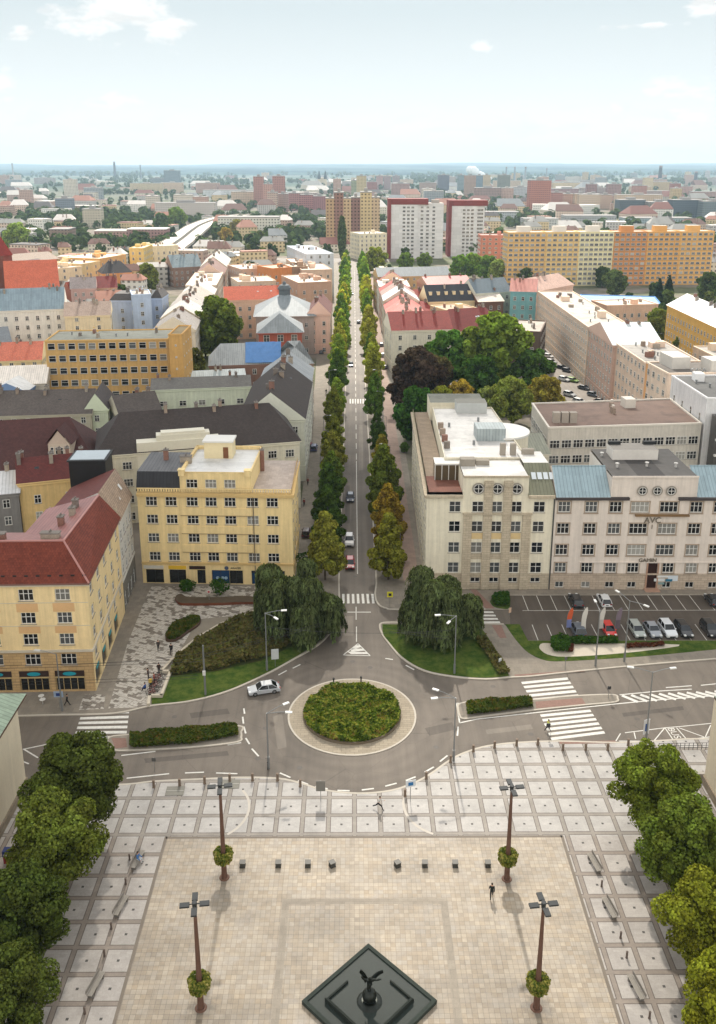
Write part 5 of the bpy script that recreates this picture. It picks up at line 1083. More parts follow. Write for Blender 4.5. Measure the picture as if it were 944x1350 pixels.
gb('yellowish rear block stepping up behind the brick church', (108, 349), (132, 345), 18, 22, 'flat', 0, (224, 196, 140), (226, 206, 184), clutter=5, sp=6)
gb('orange and cream rear block at the end of the stepped row', (131, 342), (166, 336), 19, 26, 'flat', 0, (222, 170, 104), (228, 212, 194), clutter=6, sp=5)
gb('long low hall with a rusty brown roof behind the church', (-20, 349), (78, 341), 10, 30, 'gable', 4, (190, 150, 104), (150, 128, 110), chim=0, name='hall')
gb('dark brown low roof with white framed rooflight near the church', (20, 362), (74, 352), 11, 26, 'gable', 5, (110, 84, 76), (96, 74, 70), chim=0, name='hall')
# row of pale roofed houses along the street left of the big trees
def row(P0, P1, h, depth, units, side, labels, **kw):
    P0, P1 = Vector(P0), Vector(P1); d = (P1-P0); L = d.length; d.normalize(); n = Vector((-d.y, d.x))*side; out = []; t = 0
    tot = sum(u[0] for u in units)
    for (w, roof, rise, wall, rc, ch), lab in zip(units, labels):
        a = P0+d*L*t/tot; t += w; c = P0+d*L*t/tot-d*.05
        q = ccw([tuple(a), tuple(c), tuple(c+n*depth), tuple(a+n*depth)])
        # put the street front first
        i = max(range(4), key=lambda i: -((Vector(q[i])+Vector(q[(i+1) % 4]))/2-(a+c)/2).length); q = q[i:]+q[:i]
        out.append(gb(lab, None, None, h+random.uniform(-.8, .8), roof=roof, rise=rise, wall=wall, roofc=rc, quad=q, chim=ch, clutter=ch+2, **kw))
    return out
W_ = (214, 200, 178)
row(at(257, 434, 15), at(304, 342, 15), 15, 15, [(1, 'gable', 5, W_, (150, 142, 136), 2), (1, 'gable', 5, (206, 190, 160), (196, 190, 182), 2), (1, 'gable', 4.5, W_, (168, 160, 152), 2), (1.2, 'gable', 5, (196, 180, 150), (176, 164, 152), 2), (1, 'gable', 5, (214, 196, 160), (206, 198, 190), 1), (2.4, 'flat', 0, (206, 190, 168), (226, 212, 198), 6), (1.5, 'gable', 6, (190, 160, 140), (140, 104, 92), 3), (2, 'gable', 6, W_, (206, 196, 184), 3)], 1,
    ['grey roofed first house of the slanting street row at left', 'pale grey roofed second house of the slanting street row', 'grey brown roofed third house of the slanting street row', 'dull brown roofed fourth house of the slanting street row', 'narrow pale roofed fifth house of the slanting street row', 'long flat roofed block with fins in the slanting street row', 'rust brown roofed house near the far end of the slanting row', 'pale roofed last house of the slanting street row'], fh=3.6, sp=3.4)
# ------------------------------------------------------------------ middle distance, east of the avenue
gb('cream corner house with a broad dark red roof beyond the park', (517, 436), (596, 434), 15.5, 17, 'gable', 5.5, (220, 212, 192), (146, 56, 48), fh=3.7, sp=4.4, chim=3)
Y0 = at(517, 436, 15.5)[1]
row((at(517, 436, 15.5)[0], Y0+17), at(493, 357, 15.5), 15.5, 15, [(1.2, 'gable', 5, (214, 190, 160), (206, 122, 112), 2), (1, 'gable', 5, (196, 160, 140), (206, 116, 104), 2), (1, 'gable', 5, (206, 180, 160), (198, 104, 94), 2), (1, 'gable', 5, (214, 200, 180), (212, 214, 218), 2), (1, 'gable', 5, (190, 150, 130), (170, 140, 130), 2), (1.2, 'gable', 4.5, (200, 160, 140), (172, 72, 62), 2), (1.6, 'flat', 0, (214, 206, 194), (224, 216, 206), 4), (1.4, 'gable', 5, (206, 170, 140), (150, 70, 60), 2), (1.5, 'flat', 0, (224, 214, 196), (232, 224, 214), 3)], -1,
    ['pink red roofed house next to the corner house on the avenue', 'salmon roofed second house in the right hand avenue row', 'rose roofed third house in the right hand avenue row', 'silver roofed house in the right hand avenue row', 'dull pinkish grey roofed house in the right hand avenue row', 'brick red roofed house in the right hand avenue row', 'flat white roofed house in the right hand avenue row', 'dark red roofed house near the end of the right avenue row', 'last cream flat roofed house of the right avenue row'], fh=3.7, sp=3.4)
gb('red roofed courtyard wing behind the avenue row', (547, 414), (590, 412), 11, 18, 'gable', 4, (206, 170, 140), (158, 56, 48), chim=2, name='courtyard_house')
gb('small red roofed courtyard house with a curved white dormer', (540, 396), (582, 394), 12, 14, 'gable', 4, (200, 160, 130), (170, 66, 54), chim=3, name='courtyard_house')
gb('green roofed flat shed in the courtyard', (536, 388), (562, 387), 8, 20, 'flat', 0, (150, 150, 130), (84, 122, 104), clutter=1, name='shed')
gb('house with a black slate roof full of skylights', (565, 398), (626, 396), 15, 14, 'gable', 6.5, (222, 200, 156), (56, 58, 64), chim=1, dz=6)
gb('long flat red roofed house behind the slate roof', (564, 376), (622, 374), 19, 16, 'gable', 3, (180, 150, 120), (176, 78, 70), chim=1, rkind='seam')
gb('ochre walled house with a long dark grey roof below the white towers', (499, 365), (593, 363), 17, 14, 'gable', 4, (194, 158, 108), (92, 102, 108), rkind='seam', chim=0)
gb('cream courtyard block with balconies right of the slate roof', (588, 410), (629, 407), 14, 14, 'flat', 0, (222, 198, 154), (176, 150, 126), clutter=3, name='courtyard_house')
gb('house with a dark red hipped roof behind the bright green trees', (590, 438), (668, 433), 13, 19, 'gable', 7, (214, 200, 170), (130, 48, 42), hip=5, chim=2)
gb('dark brown block with a flat grey roof at the street corner', (673, 437), (713, 439), 15, 24, 'flat', 0, (98, 80, 68), (160, 148, 136), clutter=3, sp=4.4)
gb('brown walled house with a white roof edge in front of the teal house', (631, 398), (664, 397), 15, 16, 'gable', 3, (118, 82, 66), (222, 208, 192), chim=2)
gb('white grey house with a slate blue roof left of the teal house', (628, 387), (674, 384), 18, 14, 'gable', 5.5, (204, 204, 188), (112, 126, 134), chim=2)
gb('teal painted house with a salmon metal roof', (673, 384), (707, 385), 20, 12, 'gable', 5, (112, 168, 172), (206, 136, 122), rkind='seam', chim=1, fh=3.8)
gb('house with a pale pink hipped roof behind the long beige row', (708, 384), (756, 375), 19, 14, 'gable', 5, (206, 170, 150), (208, 170, 152), hip=3, chim=3)
# the long beige row: fronts face the slanting street
BE = (214, 188, 164)
def seg(label, p0, p1, h, depth, **k):
    A, B2 = Vector(at(p0[0], p0[1], h)), Vector(at(p1[0], p1[1], h)); d = (B2-A).normalized(); n = Vector((-d.y, d.x)); B2 = B2-d*.05
    return gb(label, None, None, h, quad=[tuple(A), tuple(B2), tuple(B2+n*depth), tuple(A+n*depth)], **k)
seg('long beige apartment row lined with small windows and balconies, farther half', (709, 385), (776, 433), 20, 15, wall=BE, roofc=(176, 166, 154), clutter=12, fh=3.3, sp=3., win=(1.3, 1.5))
wg = seg('brick and cream house with a white and blue gable roof in the beige row', (776, 432), (809, 455), 20, 15, wall=(200, 166, 148), roof='gable', rise=4.5, roofc=(192, 200, 202), rkind='seam', axis='y', chim=1, fh=3.3, sp=3)
seg('pinkish block of the beige row with grey roof boxes next to the gabled house', (809, 452), (852, 481), 20, 16, wall=(220, 192, 168), roofc=(150, 144, 136), clutter=7, fh=3.4, sp=3.1, win=(1.4, 1.5))
es = seg('end block of the beige row with roof sign and an orange corner strip', (852, 479), (881, 494.5), 20.5, 20, wall=(224, 200, 178), roofc=(110, 102, 94), clutter=2, fh=3.4, sp=3.1, win=(1.4, 1.5))
ep = Vector(es.foot[1]); eq = Vector(es.foot[2]); ed_ = (eq-ep).normalized(); an = math.atan2(ed_.y, ed_.x); mid = ep.lerp(eq, .4)
text_obj('CASA', 1.7, STEEL(), es.e, (mid.x, mid.y, 21.0), (R(90), 0, an), 'roof_lettering', .1)
for t_, w_ in ((.3, 8), (.72, 6)):
    x = MB(); p = Vector(es.foot[0]).lerp(Vector(es.foot[2]), t_); x.box((p.x, p.y, 20.6), (w_, 5, 3.2), an+R(90)); es.part(x, 'roof_house', [mat((206, 200, 190), .8, .1)])
cs = MB(); band(cs, Vector(es.foot[0])-ed_*.0, Vector(es.foot[0])+(Vector(es.foot[1])-Vector(es.foot[0])).normalized()*1.3, 0, 20.9, .06); es.part(cs, 'corner_strip', [mat((222, 160, 100), .85, .08)])
seg('beige facade piece at the right edge above the white block', (914, 458), (985, 492), 18, 14, wall=(212, 188, 160), roofc=(150, 144, 136), clutter=2)
seg('golden yellow apartment house with a bright metal roof at the right edge', (880, 402), (975, 446), 19, 15, wall=(218, 168, 80), roof='gable', rise=4.5, roofc=(222, 222, 224), rkind='seam', chim=7, fh=3.3, sp=3.)
gb('low sports hall with bright blue walls', (768, 399), (872, 402), 9, 26, 'flat', 0, (76, 134, 194), (126, 164, 200), clutter=0, win=(.6, .6), sp=18, name='sports_hall')
gb('low pinkish flat roofed house in front of the blue hall', (800, 404), (868, 402), 13, 16, 'flat', 0, (214, 172, 144), (206, 190, 170), clutter=4)
gb('rose coloured panel block left of the long orange panel block', (634, 311), (667, 311), 27, 14, 'flat', 0, (200, 126, 106), (170, 140, 130), clutter=2, fh=2.9, sp=3.2, win=(1.7, 1.4))
# long panel block: six stairwell sections, each its own colour
xs = [667, 716, 758.6, 803, 846.6, 890, 934]; cols = [(224, 176, 104), (228, 188, 118), (228, 214, 164), (212, 140, 76), (226, 162, 82), (228, 170, 92)]
nm = ['amber left end section', 'pale amber second section', 'cream section', 'deep orange section', 'bright orange section with darker base', 'light orange right end section']
pA, pB = Vector(at(667, 378)), Vector(at(935, 375))
for i in range(6):
    a, c = [pA.lerp(pB, (xs[k]-667)/267.) for k in (i, i+1)]; u = (c-a).normalized(); n = Vector((-u.y, u.x)); c = c-u*.06
    s_ = gb(nm[i]+' of the long panel block', None, None, 32.5, quad=[tuple(a), tuple(c), tuple(c+n*13), tuple(a+n*13)], wall=cols[i], roofc=(206, 190, 170), clutter=0, fh=2.95, sp=2.95, win=(2.25, 1.5), nx=3, name='panel_block', group='sections of the long panel block')
    m_ = a.lerp(c, .45)+n*6; x = MB(); x.box((m_.x, m_.y, 32.6), (8, 5, 3.6), 0, 0, 1); s_.part(x, 'roof_house', [mat(cols[i] if i > 2 else (220, 212, 200), .85, .1), mat((190, 180, 166), .8, .1)])
    x = MB()
    for r_ in range(11): band(x, a, c, r_*2.95+.36, r_*2.95+.7, .02)
    s_.part(x, 'facade_band', [mat(tuple(int(v*.86) for v in cols[i]), .88, .08)])
# white towers with brick red frames
def tower(label, px0, px1, ybase, ytop, split):
    A, B2 = at(px0, ybase), at(px1, ybase); Y = A[1]; h = zat(px0, ytop, Y)-4.5; b = Bld('tower_block', label, 'tower block', 'white and red tower blocks', ((A[0]+B2[0])/2, Y+8))
    WT = mat((214, 212, 210), .85, .06, .2, 'panel'); RT = mat((132, 54, 48), .8, .08, .2, 'panel'); xm = A[0]+(B2[0]-A[0])*split
    mb = MB(); facade(mb, (A[0]+2.5, Y), (xm, Y), 0, h, []); facade(mb, (xm, Y), (xm, Y+1.2), 0, h+1, []); facade(mb, (xm, Y+1.2), (B2[0], Y+1.2), 0, h+1, []); facade(mb, (B2[0], Y+1.2), (B2[0], Y+17), 0, h+1, []); facade(mb, (B2[0], Y+17), (A[0]+2.5, Y+17), 0, h, [])
    b.part(mb, 'wall', [WT])
    mb = MB(); mb.box((A[0]+1.2, Y+8.5, 0), (2.5, 18.5, h+4.5)); mb.box(((A[0]+2.6+xm+8)/2, Y+8.5, h+.02), (xm+8-A[0]-2.6, 17.5, 4.4)); b.part(mb, 'red_frame', [RT])
    mb = MB(); mb.face([(xm+8, Y+1.2, h+1), (B2[0], Y+1.2, h+1), (B2[0], Y+17, h+1), (xm+8, Y+17, h+1)]); mb.box(((xm+B2[0])/2+4, Y+8, h+1), (6, 5, 2.5)); b.part(mb, 'roof', [mat((170, 160, 150), .8, .1)])
    nf = int(h/2.95)
    for k in range(nf):
        z = .9+k*2.95
        for (p, q, us) in (((A[0]+2.5, Y), (xm, Y), (.48, .64, .8)), ((xm, Y+1.2), (B2[0], Y+1.2), (.16, .38, .62))):
            L = q[0]-p[0]
            for f in us: b.win(p, q, L*f, z, 2.2, 1.5, 2, 'mid', -.04)
    b.finish()
tower('left one of the two white tower blocks with a brick red frame', 511, 583.5, 341, 262, .54)
tower('right one of the two white tower blocks with a brick red frame', 590, 637, 338, 264, .8)
def stack(label, px0, px1, ybase, ytop, wall, depth=16, kind='grid', cap=None, name='panel_block', group='far panel blocks', roofc=(150, 146, 140), step=0):
    """a distant block read as a facade grid; wall + roof parts"""
    A, B2 = at(px0, ybase), at(px1, ybase); Y = A[1]; h = zat(px0, ytop, Y)
    if h < 5: h = 5
    b = Bld(name, label, 'building', group, ((A[0]+B2[0])/2, Y)); q = [(A[0], Y), (B2[0], Y), (B2[0], Y+depth), (A[0], Y+depth)]; b.foot = q
    mb = MB(); mb.prism(q, -.05, h, 0, top=False); gv = sum(wall)/3; b.part(mb, 'wall', [mat(tuple(int(v*.72+gv*.28) for v in wall), .9, .08, .05, kind)])
    mb = MB(); mb.prism(inset_poly(q, -.3), h, h+.9, 0); 
    if h > 20: mb.box(((A[0]+B2[0])/2, Y+depth*.5, h+.9), ((B2[0]-A[0])*.3, depth*.5, 3))
    b.part(mb, 'roof', [mat(cap or roofc, .85, .1)]); return b
BR = (206, 164, 108)
for a, c, yt, col, l in ((430, 441, 262, (196, 150, 92), 'left ochre slab of the big tower cluster at the end of the avenue'), (441, 453, 254.5, (160, 104, 84), 'brown shaft of the big tower cluster at the end of the avenue'), (453, 463, 262, BR, 'middle ochre slab of the big tower cluster'), (463, 475, 261, (150, 100, 84), 'dark brown slab of the big tower cluster'), (475, 490, 254, (214, 178, 110), 'tall yellow shaft of the big tower cluster'), (490, 500.5, 261, (206, 166, 116), 'right ochre slab of the big tower cluster')): stack(l, a, c, 326, yt, col, 18)
gb('pale cream mid-rise house below the big tower cluster', (474, 309), (510, 308), 20, 22, 'flat', 0, (226, 214, 182), (206, 196, 180), clutter=3, fh=3.3, sp=3.4)
for a in (
 (335, 348, 272, 233, (190, 118, 100), 'tall pink tower left of a pair on the horizon'), (348, 360, 276, 243, (202, 140, 118), 'lower pink block between the pair of pink towers'), (360, 376, 272, 232.5, (186, 116, 100), 'tall pink tower right of a pair on the horizon'), (353, 366, 280, 254, (196, 158, 134), 'pale slab before the pink towers'), (366, 380, 279, 256, (178, 136, 120), 'brown grey slab before the pink towers'), (380, 396, 277, 255, (176, 110, 100), 'rose slab right of the pink towers'), (396, 413, 280, 257, (184, 106, 100), 'red pink slab further right of the pink towers'), (413, 430, 281, 259, (170, 100, 100), 'dark rose slab beside the tower cluster'),
 (217, 238, 247, 225, (118, 140, 152), 'blue grey glass tower on the left horizon'), (198, 217, 246, 235, (126, 138, 142), 'low grey block beside the blue glass tower'),
 (463, 470, 262, 238, (150, 160, 110), 'olive green slab behind the tower cluster'), (470, 483, 262, 232, (204, 176, 110), 'yellow tower behind the tower cluster'), (484, 497, 258, 240, (170, 100, 90), 'red slab behind the tower cluster'), (496, 505, 250, 232, (196, 140, 130), 'first pink tower of three small ones on the horizon'), (506, 515, 250, 232.5, (170, 130, 126), 'second grey pink tower of three small ones on the horizon'), (517, 527, 250, 232, (160, 140, 140), 'third grey tower of three small ones on the horizon'), (516, 540, 260, 242, (176, 128, 116), 'rose slab under the three small towers'), (553, 575, 256, 241, (182, 146, 128), 'pale rose slab left of the blue grey tower'),
 (577, 592, 255, 231, (104, 112, 130), 'dark blue grey tower on the horizon'), (603, 612, 258, 231, (120, 150, 160), 'teal grey tower left of the brown twin'), (612, 627, 259, 231.5, (178, 136, 110), 'brown tower of the row above the white towers'), (627, 636, 258, 231.5, (110, 140, 160), 'blue tower of the row above the white towers'), (636, 646, 257, 231, (206, 176, 130), 'cream tower of the row above the white towers'), (656, 672, 256, 231, (128, 134, 118), 'grey green tower on the right horizon'), (626, 660, 266, 248, (160, 120, 104), 'brown low slab below the grey green tower'),
 (673, 700, 262, 247, (176, 176, 180), 'pale long hall right of the grey green tower'), (697, 725, 278, 238, (196, 104, 76), 'single brick orange tower right of the centre'), (726, 741, 276, 254, (196, 120, 100), 'orange pink slab beside the brick orange tower'), (741, 757, 276, 256, (206, 148, 116), 'second slab of the pink row right of the brick tower'), (757, 774, 277, 256, (210, 170, 132), 'cream slab of the pink row'), (774, 790, 276, 256, (206, 150, 122), 'fourth slab of the pink row'), (790, 806, 276, 257, (200, 160, 130), 'fifth slab of the pink row'), (806, 818, 274, 258, (190, 140, 120), 'last slab of the pink row'),
 (726, 770, 262, 249, (170, 124, 120), 'mauve long slab behind the pink row'), (773, 786, 266, 243, (166, 110, 104), 'dark rose tower behind the pink row'), (800, 818, 266, 243, (172, 120, 112), 'rose grey tower behind the pink row'), (834, 852, 262, 245, (196, 120, 96), 'orange brown tower behind the glass offices'), (884, 896, 262, 242, (176, 104, 90), 'red brown tower behind the glass offices'), (896, 912, 262, 246, (190, 140, 126), 'pale rose tower behind the glass offices'), (852, 884, 262, 252, (180, 150, 140), 'pale long slab behind the glass offices'), (912, 950, 264, 253, (186, 140, 126), 'rose long slab at the right horizon'),
 (815, 850, 285, 264, (86, 100, 108), 'dark glass office block, leftmost of the row at right'), (854, 884, 286, 267, (140, 128, 116), 'brown banded office in the glass row'), (885, 924, 287, 264, (80, 98, 112), 'dark blue glass office block of the row at right'), (925, 960, 288, 266, (110, 128, 132), 'green grey banded office at the right edge'),
 (690, 736, 300, 289, (196, 196, 192), 'pale flat workshop hall above the long panel block'), (744, 812, 296, 285, (170, 172, 172), 'grey long depot hall above the long panel block'), (822, 912, 299, 288, (150, 176, 184), 'teal and white depot hall above the long panel block'), (640, 684, 292, 280, (176, 182, 186), 'pale blue roofed hall right of the white towers'),
 (288, 368, 311, 287, (214, 210, 190), 'cream modern office with rows of windows by the viaduct'), (268, 334, 260, 251, (206, 208, 208), 'long white hall on the left horizon'), (205, 284, 290, 268, (206, 192, 180), 'banded brown and white hotel beside the viaduct'), (66, 92, 323, 303, (150, 120, 100), 'brown square house with roof windows at left'), (125, 168, 318, 305, (196, 140, 124), 'pink terrace with white roofs, left piece'), (168, 219, 318, 303, (176, 120, 110), 'rose terrace with white roofs, right piece'), (74, 96, 282, 262, (120, 132, 146), 'blue grey block of flats at left'), (110, 128, 268, 254, (206, 196, 176), 'cream block of flats far left'), (110, 134, 300, 276, (206, 190, 160), 'pale yellow house far left')):
    stack(a[5], a[0], a[1], a[2], a[3], a[4], 14 if a[1]-a[0] < 25 else 22, kind='grid', name='hall' if 'hall' in a[5] else 'far_block', group='far blocks towards the horizon', roofc=(214, 206, 198) if 'white roof' in a[5] else (150, 146, 142))
def mast(label, px, yb, yt, r, col, name='chimney_stack'):
    p = at(px, yb); h = zat(px, yt, p[1]); b = Bld(name, label, 'chimney', 'chimneys on the horizon', p); m = MB(); m.tube((p[0], p[1], 0), (p[0], p[1], h*.92), r*1.5, r, 10); b.part(m, 'shaft', [mat(col, .9, .1)]); m = MB(); m.tube((p[0], p[1], h*.92), (p[0], p[1], h), r*1.08, r*1.05, 10); b.part(m, 'rim', [mat((150, 130, 126), .9, .1)])
for a in (('thin pale chimney at the far left of the horizon', 18, 236, 215, 3.4, (150, 150, 150)), ('dark stout chimney left of the blue glass tower', 152, 236, 213, 5., (86, 90, 96)), ('thin chimney just left of the blue glass tower', 186, 236, 217, 3., (120, 126, 132)), ('first of three thin chimneys right of the steam plume', 667, 240, 220, 3.4, (130, 138, 146)), ('second of three thin chimneys right of the steam plume', 678, 240, 220, 3.4, (130, 138, 146)), ('third of three thin chimneys right of the steam plume', 692, 242, 220, 3.4, (140, 148, 156)), ('tall dark chimney at the right', 869, 246, 218.5, 5, (80, 88, 96)), ('second tall chimney near the right edge', 916, 246, 226, 5., (90, 98, 106)), ('slim chimney left of the rose towers', 720, 240, 222, 3., (140, 148, 156))): mast(*a)
p = at(425, 247); b = Bld('twin_spire_church', 'pale church with twin dark spires on the horizon above the pink towers', 'church', None, p)
m = MB()
for s_ in (-10, 10): m.box((p[0]+s_, p[1], 0), (9, 9, zat(421, 236, p[1])))
m.box((p[0], p[1]+20, 0), (26, 40, 30)); b.part(m, 'wall', [mat((206, 190, 160), .9, .1)])
for s_ in (-10, 10): m = MB(); z0 = zat(421, 236, p[1]); m.lathe([(5, z0), (5.5, z0+8), (2.5, z0+16), (2, z0+22), (0, zat(421, 224.5, p[1]))], 8, (p[0]+s_, p[1])); b.part(m, 'spire', [mat((66, 80, 84), .7, .1)])
# viaduct
cl = smooth_line([at(222, 330, 7), at(240, 316, 8), at(255, 304, 8), at(268, 296, 8), at(292, 288, 8), at(330, 283, 8)], 5); b = Bld('viaduct', 'pale two lane road viaduct curving off to the left of the cream office', 'bridge', None, cl[6])
for off, nme in ((-7, 0), (8, 1)):
    m = MB(); L, Rr = [], []
    for i, p in enumerate(cl):
        a = Vector(cl[max(0, i-1)]); c = Vector(cl[min(len(cl)-1, i+1)]); d = (c-a).normalized(); n = Vector((-d.y, d.x)); L.append(Vector(p)+n*(off+6)); Rr.append(Vector(p)+n*(off-6))
    for i in range(len(cl)-1):
        z0, z1 = 7.2, 8.4; q = [Rr[i], Rr[i+1], L[i+1], L[i]]; m.face([(v.x, v.y, z1) for v in q], 0); m.face([(v.x, v.y, z0) for v in reversed(q)], 1)
        for s, t, w in ((Rr[i], Rr[i+1], 0), (L[i+1], L[i], 0)): m.face([(s.x, s.y, z0), (t.x, t.y, z0), (t.x, t.y, z1+1), (s.x, s.y, z1+1)], 1); m.face([(t.x, t.y, z1), (s.x, s.y, z1), (s.x, s.y, z1+1), (t.x, t.y, z1+1)], 1)
    b.part(m, 'deck', [mat((206, 198, 186), .8, .1, .1), mat((196, 190, 180), .8, .1)])
for i in range(2, len(cl)-1, 3): m = MB(); m.box((cl[i][0], cl[i][1], -.05), (18, 2, 7.2)); b.part(m, 'pier', [mat((160, 154, 146), .9, .1)])
# ------------------------------------------------------------------ generated town filling the gaps and the far plain
VIA = [(q[0], q[1], 16) for q in cl]
FOOT = VIA+[(bb.org.x, bb.org.y, max((Vector(p)-bb.org.xy).length for p in bb.foot)) for bb in BLD if bb.foot]
def free(x, y, r): return all((x-a)**2+(y-c)**2 > (r*.75+q*.75)**2 for a, c, q in FOOT)
WC = [((220, 208, 188), 'cream'), ((210, 186, 166), 'pinkish'), ((214, 190, 146), 'yellow'), ((190, 186, 180), 'grey'), ((226, 222, 214), 'white'), ((184, 156, 140), 'brick')]
RCs = [((132, 84, 72), 'red'), ((120, 86, 74), 'brown'), ((136, 140, 142), 'grey'), ((214, 206, 198), 'pale'), ((206, 200, 192), 'white'), ((170, 118, 98), 'orange'), ((96, 90, 88), 'dark'), ((150, 148, 142), 'stone grey')]
rnd = random.Random(5)
def far_house(x, y, w, d, h, flat, wall, rc, label, group, kind):
    b = Bld('far_house', label, 'building', group, (x, y)); q = [(x-w/2, y-d/2), (x+w/2, y-d/2), (x+w/2, y+d/2), (x-w/2, y+d/2)]
    a = rnd.uniform(-.35, .35); q = [(x+(p[0]-x)*math.cos(a)-(p[1]-y)*math.sin(a), y+(p[0]-x)*math.sin(a)+(p[1]-y)*math.cos(a)) for p in q]; b.foot = q
    m = MB(); m.prism(q, -.05, h, 0, top=False); b.part(m, 'wall', [mat(wall, .9, .06, .1, kind)]); m = MB()
    if flat: m.prism(inset_poly(q, -.2), h, h+.6)
    else: pitched(q, h, min(w, d)*.38, min(w, d)*.3*rnd.choice((0, 1)), min(w, d)*.3, .4, m, 0, 0)
    ro = b.part(m, 'roof', [mat(rc, .8, .12, .2)])
    for k in range(2 if y < 1150 else 0): m = MB(); m.box((x+rnd.uniform(-.3, .3)*w, y+rnd.uniform(-.3, .2)*d, h), (.9, 1.4, min(w, d)*(.1 if flat else .42))); m.build('chimney', [CHIM()], ro)
cnt = 0
for zone, (ya, yb_, n, wm) in enumerate(((395, 700, 60, 14), (700, 1150, 92, 20), (1150, 2200, 90, 30), (2200, 4500, 56, 46))):
    k = 0; tries = 0
    while k < n and tries < n*12:
        tries += 1; y = ya*(yb_/ya)**rnd.random(); x = rnd.uniform(-.44, .46)*y*1.0
        if y < 760 and -45 < x < 45: continue
        if -30 < x < 30 and y < 720: continue
        if zone == 0 and (x > -60 and x < 250): continue
        if zone == 1 and 20 < x < 125 and y < 780: continue
        w = rnd.uniform(.6, 1.5)*wm; d = rnd.uniform(.6, 1.2)*wm*.8
        if not free(x, y, max(w, d)*.6): continue
        FOOT.append((x, y, max(w, d)*.6)); wc = rnd.choice(WC); rc = rnd.choice(RCs); flat = rnd.random() < .35; h = rnd.uniform(6, 13) if zone < 2 else rnd.uniform(6, 15)
        far_house(x, y, w, d, h, flat, wc[0], rc[0], '%s %s house with %s %s roof, far town' % ('broad' if w > wm else 'small', wc[1], rc[1], 'flat' if flat else 'pitched'), 'houses of the far town', 'grid' if h > 6 else None); k += 1
# more slab blocks of the outer estates
k = 0
while k < 64:
    y = 1250*(4600/1250)**rnd.random(); x = rnd.uniform(-.4, .44)*y
    if x < 0 and rnd.random() < .55: continue
    w, d, h = rnd.choice(((70, 14, 26), (48, 14, 24), (22, 18, 40), (90, 13, 22), (34, 16, 34))); w *= rnd.uniform(.8, 1.2)
    if h > 30 and y < 2000: h = 26
    if not free(x, y, w*.4): continue
    FOOT.append((x, y, w*.4)); c = rnd.choice([(200, 176, 150), (186, 150, 132), (206, 196, 180), (170, 160, 156), (196, 166, 120), (150, 156, 160), (206, 186, 150)]); b = Bld('panel_block', '%s slab block of an outer estate' % ('tall' if h > 30 else 'long'), 'building', 'slab blocks of the outer estates', (x, y)); q = [(x-w/2, y-d/2), (x+w/2, y-d/2), (x+w/2, y+d/2), (x-w/2, y+d/2)]
    m = MB(); m.prism(q, -.05, h, 0, top=False); b.part(m, 'wall', [mat(c, .9, .06, .1, 'grid')]); m = MB(); m.prism(inset_poly(q, -.2), h, h+.7); m.box((x, y, h+.7), (w*.2, d*.5, 2.5)); b.part(m, 'roof', [mat((170, 164, 158), .85, .1)]); k += 1
# hills on the horizon
hv = MB(); nx, ny = 70, 16; XS = [-9500+19000*i/nx for i in range(nx+1)]; YS = [6000+9500*(j/ny)**1.3 for j in range(ny+1)]
def hz(x, y):
    t = (y-6000)/9500; base = -.06+t*66; w = 9*math.sin(x/1500+1)+7*math.sin(x/620+y/900)+5*math.sin(x/310+2+y/500)
    return base+w*min(1, t*1.6)+(14*t if x > 300 else 0)*min(1, max(0, (x-300)/2500))
for i in range(nx):
    for j in range(ny): hv.face([(XS[i], YS[j], hz(XS[i], YS[j])), (XS[i+1], YS[j], hz(XS[i+1], YS[j])), (XS[i+1], YS[j+1], hz(XS[i+1], YS[j+1])), (XS[i], YS[j+1], hz(XS[i], YS[j+1]))])
def hill_mat():
    m, nt, bs = base_mat('hills'); tc = nt.add('ShaderNodeTexCoord').outputs['Object']; v = nt.mapping(tc, (.0016, .0006, .001)); a = nt.noise(v, 1., 6, .65); c = nt.noise(v, 4., 4, .6)
    col = nt.mix(nt.maprange(a, .46, .54, 0, 1), lin((18, 40, 44)), lin((62, 80, 74))); col = nt.mix(1., col, nt.maprange(c, .3, .7, .7, 1.2), 'MULTIPLY'); nt.link(col, bs.inputs['Base Color']); bs.inputs['Roughness'].default_value = 1.; bs.inputs['Specular IOR Level'].default_value = 0.; return m
ho = hv.build('hills', hill_mat(), smooth=True); ho['kind'] = 'structure'
